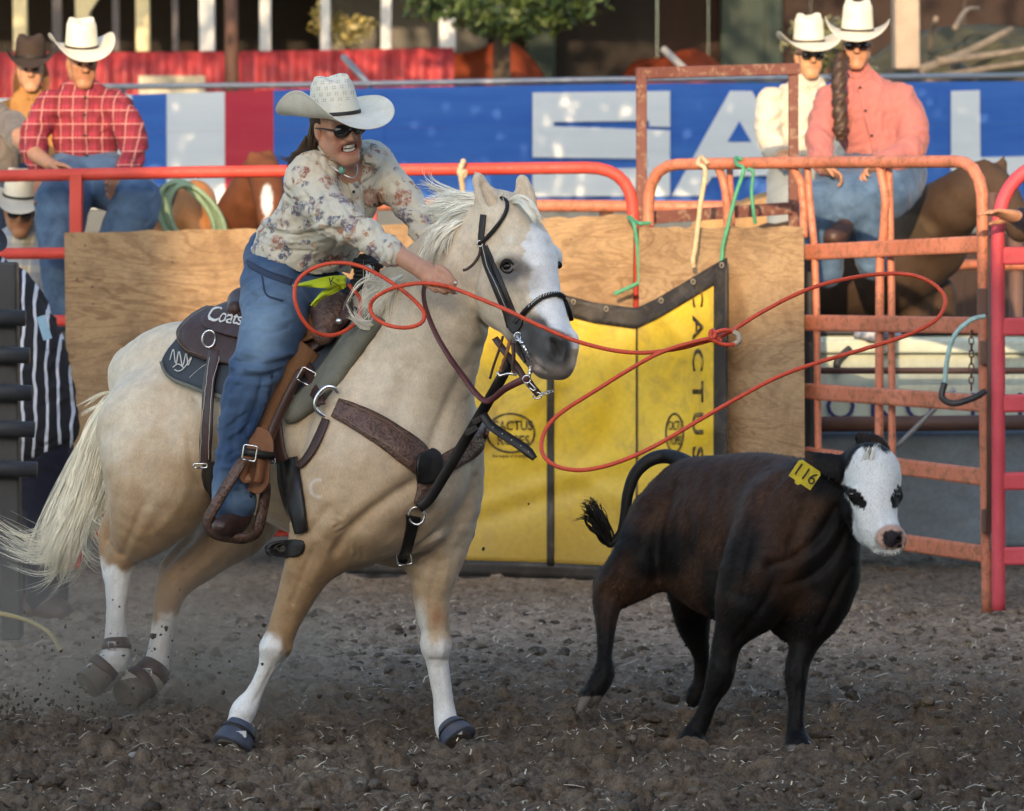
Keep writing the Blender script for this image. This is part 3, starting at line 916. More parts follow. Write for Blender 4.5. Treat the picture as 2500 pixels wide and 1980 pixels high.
def swing_gate():
    def Q(px, py): return P(px, py, float(np.interp(px, [1575, 1965, 2400], [20.95, 20.32, 19.05])))
    r = thing("swing_gate", "sun-faded rusty red livestock gate with rounded top corners beside the calf", "gate", Q(2000, 1400))
    R = PX(15, 20)
    one("top_rail", M_RUST, r, lambda b: rail(b, sub(rounded([Q(1583, 1380), Q(1583, 402), Q(2000, 396), Q(2398, 394), Q(2412, 1500)], .2, 10), 90), R))
    for (y0, y1) in ((616, 596), (788, 795), (955, 985), (1110, 1165), (1290, 1352)):
        one("rail", M_RUST, r, lambda b: b.bar(Q(1968, y0), Q(2400, y1), PX(20, 20), PX(40, 20)), False, .012)
    one("bar", M_RUST, r, lambda b: rail(b, sub([Q(2146, 400), Q(2152, 430), Q(2162, 480), Q(2158, 560), Q(2148, 640), Q(2146, 1120)], 40), PX(10.5, 20)))
    one("bar", M_RUST, r, lambda b: rail(b, sub([Q(2174, 405) + [0, .08, 0], Q(2180, 700) + [0, .08, 0], Q(2182, 1160) + [0, .08, 0]], 20), PX(9, 20)))
    one("bar", M_RUST, r, lambda b: rail(b, sub([Q(1752, 405), Q(1770, 450), Q(1776, 520), Q(1776, 1380)], 30), PX(11, 20)))
    one("bar", M_RUST, r, lambda b: rail(b, sub([Q(1784, 410) + [0, .1, 0], Q(1790, 560) + [0, .1, 0], Q(1792, 1380) + [0, .1, 0]], 20), PX(8, 20)))
    one("bar", M_RUST, r, lambda b: rail(b, sub([Q(1936, 408), Q(1955, 445), Q(1962, 500), Q(1962, 580)], 30), PX(11, 20)))
    one("bar", M_RUST, r, lambda b: rail(b, sub([Q(1971, 402), Q(1976, 480), Q(1988, 600), Q(1994, 780), Q(1998, 1180)], 40), PX(9, 20)))
    one("hinge_post", M_BLACKPIPE, r, lambda b: b.bar(Q(1992, 600) + [0, .35, 0], Q(1996, 1405) + [0, .35, 0], PX(30, 20.4), PX(30, 20.4)), False, .006)
    one("latch_plate", M_DARKPIPE, r, lambda b: b.box(Q(2414, 735) - [0, .05, 0], (.12, .03, .12)), False, .006)
    for x, y in ((2416, 860), (2420, 1270)): one("hinge_plate", M_DARKPIPE, r, lambda b: b.box(Q(x, y) - [0, .05, 0], (.1, .03, .11)), False, .006)
    one("hinge_pin", M_STEEL, r, lambda b: b.tube([Q(2414, 690) - [0, .07, 0], Q(2414, 930) - [0, .07, 0]], .008))
    one("hinge_pin", M_STEEL, r, lambda b: b.tube([Q(2416, 1240) - [0, .07, 0], Q(2416, 1340) - [0, .07, 0]], .008))
    # chain
    for i in range(9):
        c = Q(2368, 815 + i * 16) - [0, .06, 0]
        a = np.linspace(0, 2 * np.pi, 11)[:-1]
        ax = np.array([1, 0, 0]) if i % 2 else np.array([.3, .9, 0])
        one("chain_link", M_DARKPIPE, r, lambda b: b.tube([c + ax * .011 * math.cos(t) + np.array([0, 0, .02]) * math.sin(t) for t in a], .0035, 6, closed=True))
swing_gate()
cord("latch_rope", "pale blue rope curving from the gate latch to a black rubber end", [(2405, 772, 18.9), (2370, 782, 18.88), (2330, 820, 18.86), (2312, 880, 18.86), (2306, 945, 18.86)], PX(6, 19), mat("pale_blue_rope", (.35, .55, .56), .7, .2, 30, .4, 300))
b = MB(); b.tube(spline(PP([(2306, 935, 18.86), (2300, 970, 18.85), (2330, 985, 18.84), (2380, 970, 18.84), (2405, 955, 18.86)]), 24), PX(8, 19), 8)
tag(b.build("rubber_strap", M_BLACKPIPE, smooth=True), "black rubber strap hooked between the gate rope and the gate post", "strap")
cord("brace_rope", "grey rope stay slanting down behind the gate bars", [(2330, 950, 20.6), (2190, 1090, 20.7)], PX(6, 20), M_GALV)

def right_panel():
    d = 18.9
    r = thing("livestock_panel", "crimson pipe panel with curved top corner at the right edge", "fence panel", P(2470, 1490, d))
    one("top_rail", M_CRIMSON, r, lambda b: rail(b, sub(rounded([P(2438, 1490, d), P(2436, 395, d), P(2760, 385, d)], .33, 12), 70), PX(17, d)))
    for y in (625, 798, 985, 1175, 1358):
        one("rail", M_CRIMSON, r, lambda b: b.bar(P(2436, y, d), P(2760, y - 4, d), PX(22, d), PX(44, d)), False, .012)
    one("post", M_CRIMSON, r, lambda b: b.bar(P(2740, 400, d), P(2740, 1480, d), PX(40, d), PX(30, d)), False, .006)
    one("hinge_post", M_DARKPIPE, r, lambda b: b.tube([P(2424, 470, d + .05), P(2420, 1300, d + .05)], PX(12, d)))
right_panel()

def chute_gate():
    d = 17.6
    r = thing("box_gate", "black pipe gate with stubby rail ends at the left edge", "gate", P(0, 1560, d))
    one("post", M_BLACKPIPE, r, lambda b: b.bar(P(18, 640, d), P(30, 1560, d), PX(60, d), PX(50, d)), False, .01)
    for y, x in ((777, 62), (868, 72), (960, 78), (1049, 84), (1147, 90)):
        one("rail", M_BLACKPIPE, r, lambda b: b.tube([P(-160, y - 8, d - .1), P(x, y, d - .1)], PX(20, d), 14))
chute_gate()

# ---------------------------------------------------------------- second fence, further back
def back_fence():
    d = 25.0
    r = thing("back_fence", "long pipe rail fence behind the plywood, orange in the sun", "fence", P(1200, 1250, d))
    one("rail", M_RUST, r, lambda b: rail(b, [P(800, 498, d), P(2700, 512, d)], PX(15, d)))
    one("rail", M_DARKPIPE, r, lambda b: rail(b, [P(330, 514, d - .3), P(860, 506, d - .3)], PX(12, d)))
    one("rail", M_RUST, r, lambda b: rail(b, [P(800, 640, d), P(2700, 648, d)], PX(13, d)))
    one("rail", M_DARKPIPE, r, lambda b: rail(b, [P(1980, 905, 21.2), P(2700, 905, 21.2)], PX(8, 21)))
    one("rail", M_DARKPIPE, r, lambda b: rail(b, [P(1980, 1036, 21.05), P(2700, 1030, 21.05)], PX(19, 21)))
    for x in (560, 585):
        one("wire", M_DARKPIPE, r, lambda b: b.tube([P(x, 512, d - .3), P(x + 3, 640, d - .3)], PX(3.5, d)))
    for x in (850, 1480, 2020, 2480):
        one("post", M_DARKPIPE, r, lambda b: b.tube([P(x, 500, d + .05), P(x, 1290, d + .05)], PX(18, d)))
back_fence()

# ---------------------------------------------------------------- painted board wall with the big letters
def board_wall():
    d = 31.0
    r = thing("board_wall", "painted board wall in blue, white and red with huge white letters", "wall", P(1250, 510, d))
    def bmat(nm, c, c2):
        m, n, l, b = newmat(nm)
        co = n.new("ShaderNodeTexCoord").outputs["Object"]
        a = noise_tex(n, l, co, 3, 6, .6, .2, (.35, 1, 3)); g = noise_tex(n, l, co, 14, 5, .65, .3)
        k = mixc(n, l, ramp(n, l, a, [(.4, 0.), (.72, .7)]), c, c2)
        k = mixc(n, l, ramp(n, l, g, [(.66, 0.), (.76, .5)]), k, tuple(.6 * x + .1 for x in c))
        l.new(k, b.inputs["Base Color"]); b.inputs["Roughness"].default_value = .6; bump(n, l, b, a, .15, .01)
        return m
    mb = bmat("blue_board_paint", (.02, .13, .54), (.045, .2, .62)); mw = bmat("white_board_paint", (.8, .86, .9), (.7, .78, .84)); mr = bmat("red_board_paint", (.55, .02, .055), (.62, .05, .08))
    spans = [(-300, 52, mw), (52, 322, mw), (322, 406, mb), (406, 549, mw), (549, 668, mr)] + [(668 + i * 270, 668 + (i + 1) * 270, mb) for i in range(8)]
    top = lambda x: np.interp(x, [-300, 0, 700, 1500, 2900], [246, 241, 219, 204, 196])
    for i, (x0, x1, m) in enumerate(spans):
        nrow = 3
        for k in range(nrow):
            t0 = lambda x: top(x) + (510 - top(x)) * k / nrow; t1 = lambda x: top(x) + (510 - top(x)) * (k + 1) / nrow
            b = MB(); o = .004 * ((i * 7 + k * 3) % 3)
            q = np.array([P(x0, t0(x0), d - o), P(x1, t0(x1), d - o), P(x1, t1(x1) - .4, d - o), P(x0, t1(x0) - .4, d - o)])
            w = q + [0, .03, 0]
            b.add(np.concatenate([q, w]), [[0, 3, 2, 1], [4, 5, 6, 7], [0, 1, 5, 4], [2, 3, 7, 6], [1, 2, 6, 5], [0, 4, 7, 3]])
            b.build("board", m, r)
    one("kick_board", mat("slate_board", (.12, .14, .16), .8), r, lambda b: b.box((P(200, 560, d)[0] * 0, d + .02, P(0, 540, d)[2]), (12, .03, .17)), False)
    def poly(name, pts, y0=d - .03):
        A = np.array([P(x, y, y0) for x, y in pts]); n = len(A)
        bm = bmesh.new(); vs = [bm.verts.new(t) for t in A]; f = bm.faces.new(vs)
        e = bmesh.ops.extrude_face_region(bm, geom=[f]); bmesh.ops.translate(bm, vec=(0, .012, 0), verts=[g for g in e["geom"] if isinstance(g, bmesh.types.BMVert)])
        bmesh.ops.recalc_face_normals(bm, faces=bm.faces)
        me = bpy.data.meshes.new(name); bm.to_mesh(me); bm.free(); return link(name, me, mw, r)
    poly("letter", [(1300, 226), (1636, 222), (1636, 310), (1585, 309), (1585, 295), (1352, 298), (1352, 308), (1636, 318), (1636, 478), (1300, 480), (1300, 404), (1358, 402), (1358, 412), (1580, 410), (1580, 388), (1300, 384)])
    poly("letter", [(1640, 478), (1782, 222), (1836, 222), (1978, 478), (1888, 478), (1872, 428), (1738, 432), (1708, 478)])
    poly("letter", [(2322, 222), (2392, 220), (2394, 384), (2560, 380), (2560, 440), (2322, 446)])
    M2 = mb
    A = [(1776, 346), (1805, 296), (1834, 346)]
    q = np.array([P(x, y, d - .034) for x, y in A]); link("letter_counter", mesh_np("letter_counter", np.concatenate([q, q + [0, .002, 0]]), np.array([[0, 2, 1], [3, 4, 5]]), False), M2, r)
board_wall()
def top_pipe():
    d = 31.6
    r = thing("pipe_rail", "galvanised pipe rail running just above the painted board wall", "rail", P(1250, 510, d))
    one("rail", M_GALV, r, lambda b: rail(b, [P(180, 212, d), P(700, 208, d), P(1500, 194, d), P(2700, 182, d)], PX(7, d)))
    for x in (300, 905, 1500, 2100):
        one("post", M_GALV, r, lambda b: b.tube([P(x, 205, d + .05), P(x, 700, d + .05)], PX(8, d)))
    one("brace", M_GALV, r, lambda b: b.tube([P(838, 138, d + .3), P(905, 212, d)], PX(8, d)))
    one("brace", mat("pale_stick", (.5, .47, .42), .8), r, lambda b: b.tube([P(1620, 120, d + .2), P(1678, 175, d)], PX(9, d)))
top_pipe()

# ---------------------------------------------------------------- far stand and barn
def far_stand():
    d = 42.0
    r = thing("covered_stand", "old covered stand with red corrugated apron and white posts in the background", "stand", P(550, 400, d))
    mR = mat("red_corrugated", (.42, .05, .06), .55, .3, 3, .3, 20)
    # corrugated apron
    xs = np.linspace(-260, 1108, 420); ph = xs / 7.2
    y0 = np.interp(xs, [-260, 240, 700, 1108], [128, 128, 124, 116])
    A = np.zeros((420, 4, 3))
    for i, x in enumerate(xs):
        for j, w in enumerate(np.linspace(0, 1, 4)):
            A[i, j] = P(x, y0[i] + (330 - y0[i]) * w, d + .03 * math.sin(ph[i]))
    v, q = slab(A, np.broadcast_to(np.array([0, -1., 0]), A.shape), .01)
    link("apron", mesh_np("apron", v, q), mR, r)
    mW = mat("white_post_paint", (.62, .66, .7), .6, .2, 4, .2, 30); mLit = mat("sunlit_post_paint", (.75, .66, .4), .6, .2, 4, .2, 30); mG = mat("grey_post", (.12, .11, .12), .8)  # left posts are white too; sunlight is painted in as yellow
    for x, w, m in ((47, 34, mLit), (137, 24, mG), (200, 36, mLit), (280, 18, mG), (346, 34, mLit), (425, 16, mG), (503, 38, mW), (648, 28, mW), (795, 24, mW), (943, 26, mW), (1092, 40, mW)):
        one("post", m, r, lambda b: b.bar(P(x, -260, d + .3), P(x + (4 if x < 600 else 0), 126, d + .3), PX(w, d), PX(w, d)), False, .01)
    one("brace", mLit, r, lambda b: b.bar(P(245, -30, d + .25), P(205, 34, d + .25), PX(22, d), PX(22, d)), False)
    one("pole", M_DARKPIPE, r, lambda b: b.tube([P(563, -260, d - 1), P(566, 240, d - 1)], PX(17, d)))
    mD = mat("dark_timber", (.022, .018, .017), .9, .3, 3, .3)
    one("back_wall", mD, r, lambda b: b.box((P(420, 0, d + 5)[0], d + 5, 3.5), (11, .1, 7)), False)
    one("roof", mD, r, lambda b: b.box((P(420, 0, d + 2)[0], d + 2.2, 5.2), (11, 6.5, .2)), False)
    one("side_panel", mat("grey_siding", (.16, .155, .15), .8), r, lambda b: b.box((P(985, 0, d + 4.4)[0], d + 4.4, 3.3), (1.9, .06, 4)), False)
    one("floor_deck", mD, r, lambda b: b.box((P(420, 0, d + 3)[0], d + 2.6, 2.6), (11, 4.4, .12)), False)
    b = MB()
    one("sign_board", mat("pale_signs", (.5, .46, .36), .7, .5, 5, .5, 12), r, lambda b: b.box(P(420, 208, d - .4), (PX(160, d), .05, PX(46, d))), False)
far_stand()

M_LEAF = mat("leaf", (.06, .1, .03), .5, attr=True, fine=0, var=.3)
def leaves(name, label, c, rad, n, size, cols, seed, cat="tree", trunk=None, zmin=None):
    rg = np.random.default_rng(seed)
    root = thing(name, label, cat, (c[0], c[1], 0))
    p = rg.normal(size=(n, 3)); p /= np.linalg.norm(p, axis=1, keepdims=True); p *= (rg.random(n) ** .45)[:, None]
    cl = rg.normal(size=(14, 3)) * .6
    p = p * .45 + cl[rg.integers(0, 14, n)] * .6 + 0
    if zmin: p = rg.uniform(-1, 1, (n, 3)); p[:, 1:] *= np.sqrt(np.maximum(0, 1 - p[:, :1] ** 6))
    p = p * np.asarray(rad) + np.asarray(c)
    if zmin: p[:, 2] = np.maximum(p[:, 2], zmin + .1 * rg.random(n))
    a = rg.normal(size=(n, 3)); a /= np.linalg.norm(a, axis=1, keepdims=True)
    b = np.cross(a, rg.normal(size=(n, 3))); b /= np.linalg.norm(b, axis=1, keepdims=True)
    s = size * rg.uniform(.5, 1.3, n)[:, None]
    V = np.stack([p - a * s, p + b * s * .45, p + a * s, p - b * s * .45], 1).reshape(-1, 3)
    me = mesh_np("crown", V, (np.arange(n)[:, None] * 4 + np.arange(4)[None]), False)
    C = np.asarray(cols)[rg.integers(0, len(cols), n)] * rg.uniform(.6, 1.3, n)[:, None]
    setcol(me, np.repeat(C, 4, 0))
    link("crown", me, M_LEAF, root)
    if trunk is not None:
        tb = MB(); tb.tube(trunk[0], trunk[1], 10); tb.build("trunk", mat("bark", (.1, .075, .055), .9, .4, 10, .5, 40), root, True)
    return root
leaves("leafy_tree", "leafy green tree hanging in front of the dark barn", P(1215, 0, 40.5), (.75, .7, .42), 2600, .06, [(.05, .085, .02), (.08, .12, .03), (.03, .06, .015)], 3, trunk=([P(1240, -300, 41), P(1225, 100, 41.3), (P(1225, 0, 41.3)[0], 41.3, 0)], [.06, .09, .12]))
leaves("shrub", "sunlit pale gold foliage behind the rider's hat and the red apron", P(835, 72, 42.9), (.36, .3, .28), 420, .055, [(.75, .62, .22), (.8, .7, .36), (.35, .3, .1)], 8, "shrub", trunk=([P(850, 160, 43), P(845, 90, 43)], [.03, .015]))
leaves("shrub", "scrubby grey-green bush beside the log pile at the right", P(1990 + 30, 110, 34.5), (.4, .3, .3), 500, .05, [(.13, .14, .06), (.2, .2, .1)], 12, "shrub", trunk=([P(2020, 300, 34.5), P(2015, 150, 34.5)], [.03, .015]))

GREENS = [(.05, .085, .02), (.08, .12, .03), (.03, .06, .015)]
for (cx, cy, lab, sd), tx in zip(((-6.2, 30.5, "big shade tree left of the stand, its crown above the picture", 41), (5.6, 31.0, "big shade tree right of the board wall, its crown above the picture", 42), (-.4, 33.0, "spreading shade tree behind the board wall, its crown above the picture", 43)), (-7.2, 7.2, -6.8)):
    leaves("shade_tree", lab, (cx, cy, 6.6), (4.6, 4.0, 2.3), 1300, .16, GREENS, sd, trunk=([(tx, cy + 3, 0), (tx, cy + 3, 4.6), ((tx + cx) / 2, cy + 1, 6.2), (cx, cy, 6.8)], [.3, .22, .16, .08]))
lb = leaves("shade_tree", "added tree at the left, its unseen long limb shading the board wall", (0, 25.0, 3.95), (6.2, .8, .52), 9500, .125, GREENS, 47, trunk=([(-7.2, 25.4, 0), (-6.9, 25.3, 3.2), (-4, 25.1, 4.1), (3.5, 25.0, 4.2)], [.25, .18, .1, .04]), zmin=3.32)  # leaf band added above the frame to shade the board wall
def barn():
    d = 47.0
    r = thing("barn", "dark barn with green painted door posts behind the board wall", "barn", P(1700, 400, d))
    mB = mat("dark_barn_boards", (.035, .02, .018), .9, .4, 2, .4, 12, stretch=(1, 1, .1)); mGn = mat("green_barn_paint", (.035, .055, .05), .8, .3, 3)
    x0 = 1105
    n = 12
    for i in range(n):
        xa = P(x0 + i * 125, 0, d)[0]; xb = P(x0 + (i + 1) * 125 - 1.2, 0, d)[0]
        one("board", mB, r, lambda b: b.box(((xa + xb) / 2, d + .01 * (i % 2), 2.8), (xb - xa, .05, 5.6)), False)
    for x, w in ((1320, 70), (1830, 150), (1880, 40)):
        one("door_post", mGn, r, lambda b: b.box((P(x, 0, d)[0], d - .3 - .02 * (x > 1850), 2.8), (PX(w, d), .25, 5.6)), False, .02)
    one("concrete_post", mat("concrete", (.4, .33, .27), .85), r, lambda b: b.bar(P(2208, -200, 33), P(2212, 170, 33), PX(92, 33), .2), False, .02)
    one("eave", mB, r, lambda b: b.box((P(1800, 0, d)[0], d - 1, 5.6), (7, 3, .2)), False)
barn()
mO = mat("orange_tarp", (.2, .035, .01), .7, .3, 4)
for px, w, hgt, lab in ((1205, 130, 110, "domed orange tarp in the barn's shade at the centre"), (1660, 140, 90, "low orange tarp mound behind the chute frame")):
    b = MB(); v, f = ico(3); c = P(px, 215, 45.5)
    vv = v * np.array([PX(w, 45), .6, PX(hgt, 45)]); vv += (.05 * np.sin(vv * 9))[:, [1, 2, 0]]
    b.add(vv + c, f); tag(b.build("tarp_heap", mO, smooth=True), lab, "tarp")
def logs():
    m = mat("driftwood", (.22, .19, .16), .85, .4, 10, .5, 40, stretch=(1, 1, 1))
    for i, (a, e, w) in enumerate([((2235, 175), (2470, 70), 13), ((2290, 150), (2560, 110), 11), ((2260, 195), (2520, 150), 10), ((2285, 45), (2268, 130), 7), ((2330, 160), (2385, 205), 12), ((2330, 70), (2390, 20), 7)]):
        p = spline([P(*a, 33.6 + i * .12), (P(*a, 33.6 + i * .12) + P(*e, 34.2 + i * .1)) / 2 + [0, .05, -.03 + .02 * i], P(*e, 34.2 + i * .1)], 10)
        b = MB(); b.tube(p, np.linspace(PX(w, 34), PX(w * .6, 34), 10), 8)
        tag(b.build("driftwood_log", m, smooth=True), ["thick weathered log slanting up to the right edge", "long bleached log lying across the pile at the right edge", "lowest of the bleached logs in the pile at the right", "thin upright stick beside the beige post", "short stub of wood leaning down toward the wall top", "thin stick poking up above the log pile"][i], "log", "bleached logs piled at the right")
    b = MB(); v, f = ico(3)
    vv = v * np.array([1.2, .8, .5]); vv += .12 * np.sin(vv * 7)[:, [2, 0, 1]] ; b.add(vv + P(2400, 225, 35.5), f)
    tag(b.build("brush_mound", mat("dry_brush", (.06, .06, .035), .9, .5, 9, .6, 40), smooth=True), "dark mound of dry brush under the log pile", "brush", kind="stuff")
logs()

# ---------------------------------------------------------------- trailer and concrete barrier seen through the gate
def trailer():
    d = 21.5
    r = thing("stock_trailer", "pale mint trailer side with dark blue lettering seen through the gate", "trailer", P(2250, 1100, d))
    m = mat("mint_panel", (.62, .71, .62), .5, .25, 3, .2, 30, dirt=.35, dirtcol=(.3, .3, .24))
    one("side_panel", m, r, lambda b: b.box((P(2260, 0, d)[0], d + .2, P(0, 935, d)[2]), (PX(480, d) + .8, .4, PX(230, d))), False, .03)
    one("top_lip", m, r, lambda b: b.box((P(2290, 0, d)[0], d - .02, P(0, 845, d)[2]), (PX(420, d) + .8, .06, PX(34, d))), False, .012)
    one("shelf_board", mat("black_board", (.03, .035, .05), .6), r, lambda b: b.box((P(2300, 0, d)[0], d + .15, P(0, 806, d)[2]), (PX(420, d) + .6, .3, PX(22, d))), False, .01)
    mt = mat("navy_lettering", (.02, .03, .16), .5)
    for x, s in ((2052, "O"), (2150, "K"), (2245, "O"), (2375, "I"), (2465, "M")):
        place_text("lettering", s, PX(95, d), P(x, 995, d - .03), (1, 0, 0), (0, 0, 1), mt, r, .002)
    one("cable_loop", M_BLACKPIPE, r, lambda b: b.tube(spline(PP([(2075, 850, d - .05), (2045, 880, d - .08), (2045, 910, d - .08)]), 12), PX(9, d)))
trailer()
def barrier():
    d = 21.25
    r = tag(one("concrete_barrier", mat("blue_grey_concrete", (.21, .265, .32), .8, .35, 3, .4, 40, dirt=.3), None, lambda b: b.box((P(2280, 0, d)[0], d, P(0, 1190, d)[2]), (PX(760, d), .18, PX(285, d))), False, .02), "blue-grey concrete barrier low behind the gate", "barrier")
barrier()
b = MB(); b.blob(P(2145, 815, 21.45), np.array([PX(55, 21), .1, PX(22, 21)]), 3, .2, 3)
mbag = mat("bag_wrap", (.07, .14, .4), .5, .4, 25, .3, 60, col2=(.6, .62, .6))
tag(b.build("plastic_bag", mbag, smooth=True), "crumpled blue and white bag lying on the trailer shelf", "bag")
# ================================================================ the palomino
U_FWD = np.array([.72, -.69, 0]); U_SIDE = np.array([-.69, -.72, 0])
def build_horse():
    s = SDF(.007)
    fl = (U_SIDE, .84)
    s.chain([(432, 1006, 15.3, 175), (560, 1014, 15.1, 188), (660, 1040, 14.95, 214), (760, 1060, 14.8, 236), (860, 1066, 14.68, 244), (940, 1062, 14.58, 224), (1005, 1105, 14.5, 170)], .09, fl)
    s.chain([(330, 905, 15.45, 60), (430, 880, 15.3, 85), (560, 860, 15.1, 80), (760, 845, 14.82, 62), (900, 775, 14.62, 66), (1000, 700, 14.5, 70)], .12)      # top line, withers
    # neck
    s.chain([(985, 960, 14.5, 185), (1030, 850, 14.42, 165), (1095, 735, 14.34, 130), (1165, 620, 14.25, 98), (1215, 545, 14.2, 72)], .09, (np.array([-.8, -.6, 0]), .8))
    s.chain([(960, 790, 14.56, 70), (1050, 640, 14.42, 58), (1120, 560, 14.32, 48), (1178, 512, 14.25, 34)], .08)   # crest
    # shoulder, breast, front legs
    s.chain([(930, 900, 14.45, 90), (880, 1060, 14.36, 118), (838, 1210, 14.3, 122), (792, 1318, 14.3, 88), (754, 1385, 14.3, 61), (714, 1475, 14.32, 43), (692, 1532, 14.33, 36), (677, 1572, 14.34, 36), (664, 1602, 14.35, 31), (648, 1636, 14.36, 21), (621, 1692, 14.38, 20), (597, 1733, 14.38, 31), (582, 1765, 14.36, 27), (572, 1790, 14.34, 30)], .05)
    s.chain([(1060, 1080, 14.52, 120), (1082, 1190, 14.54, 100), (1078, 1300, 14.55, 76), (1060, 1395, 14.54, 60), (1054, 1445, 14.54, 47), (1056, 1500, 14.54, 40), (1063, 1540, 14.54, 35), (1065, 1582, 14.53, 35), (1069, 1622, 14.54, 27), (1083, 1715, 14.54, 25), (1087, 1755, 14.53, 29), (1088, 1785, 14.5, 25), (1100, 1795, 14.47, 27)], .05)
    s.chain([(940, 1130, 14.3, 110), (905, 1245, 14.32, 112), (870, 1300, 14.42, 90)], .08)
    s.chain([(1030, 1180, 14.36, 98), (1010, 1265, 14.4, 85)], .07)
    s.chain([(960, 1290, 14.6, 95), (850, 1262, 14.75, 92), (740, 1225, 14.9, 70)], .08)
    # knee boxes and fetlock tufts
    s.ell(P(672, 1580, 14.33), (PX(38), PX(34), PX(30)), k=.02)
    s.ell(P(1064, 1575, 14.52), (PX(37), PX(34), PX(30)), k=.02)
    # hind right (near)
    s.chain([(400, 1060, 15.16, 165), (396, 1180, 15.06, 135), (352, 1278, 15.05, 84), (318, 1330, 15.08, 50), (296, 1368, 15.1, 39), (288, 1408, 15.1, 33), (284, 1480, 15.08, 25), (283, 1548, 15.06, 27), (283, 1600, 15.04, 35), (256, 1638, 15.0, 36), (240, 1655, 15.0, 40)], .05)
    s.chain([(330, 1130, 15.2, 80), (310, 1240, 15.15, 52), (262, 1295, 15.14, 22), (262, 1350, 15.14, 21), (272, 1400, 15.12, 20)], .03)
    s.chain([(455, 1095, 15.0, 88), (420, 1180, 15.0, 78)], .06)
    # hind left (far)
    s.chain([(545, 1110, 15.45, 140), (590, 1250, 15.42, 98), (528, 1338, 15.28, 58), (452, 1402, 15.22, 44), (420, 1440, 15.2, 40), (404, 1500, 15.18, 31), (388, 1590, 15.15, 28), (374, 1645, 15.12, 37), (348, 1672, 15.08, 42), (334, 1682, 15.06, 43)], .05)
    s.chain([(500, 1310, 15.34, 40), (412, 1382, 15.25, 21), (408, 1440, 15.24, 20)], .03)
    # head
    hl = np.array([-.75, -.65, 0])
    s.chain([(1232, 532, 14.24, 60), (1278, 618, 14.15, 80), (1308, 700, 14.07, 62), (1332, 780, 14.0, 55), (1352, 835, 13.96, 56), (1357, 868, 13.95, 54)], .05, (hl, .92))
    s.ell(P(1232, 715, 14.12), (PX(95), PX(60), PX(95)), np.stack([np.array([.65, -.75, 0]), hl, [0, 0, 1]], 1), k=.04)
    s.chain([(1250, 775, 14.08, 44), (1300, 860, 14.0, 34), (1322, 893, 13.97, 27)], .03)
    s.chain([(1338, 895, 13.95, 30), (1368, 898, 13.92, 30)], .025)
    s.ell(P(1250, 640, 14.07), (PX(40), PX(26), PX(34)), k=.03)
    s.ell(P(1344, 630, 14.2), (PX(30), PX(30), PX(32)), k=.03)
    s.chain([(1256, 612, 14.06, 11), (1232, 630, 14.06, 10), (1222, 650, 14.07, 8)], .018)
    # nostril
    s.ell(P(1362, 836, 13.89), (PX(30), PX(18), PX(38)), k=.02)
    s.ell(P(1395, 838, 13.93), (PX(18), PX(18), PX(28)), k=.02)
    # mouth slit
    for a, b in (((1290, 872, 13.93), (1325, 905, 13.9)),):
        s.cone(P(*a), P(*b), PX(5), PX(5), .008, cut=True)
    # ears
    def ear(b, t, d0, d1, w, dr):
        B, T = P(*b, d0), P(*t, d1)
        s.path([B, B * .55 + T * .45, B * .2 + T * .8, T], [w, w * 1.05, w * .7, w * .16], .015, (dr, .6))
        s.cone(B * .75 + T * .25 + dr * w * .75, B * .3 + T * .7 + dr * w * .45, w * .55, w * .26, .01, cut=True)
    ear((1206, 528), (1160, 418), 14.18, 14.2, PX(28), np.array([.5, -.85, 0]))
    ear((1288, 512), (1272, 426), 14.24, 14.26, PX(26), np.array([-.3, -.95, 0]))
    v, q = s.arrays(1)
    near = (13.5, 14.62); hind = (14.6, 15.12)
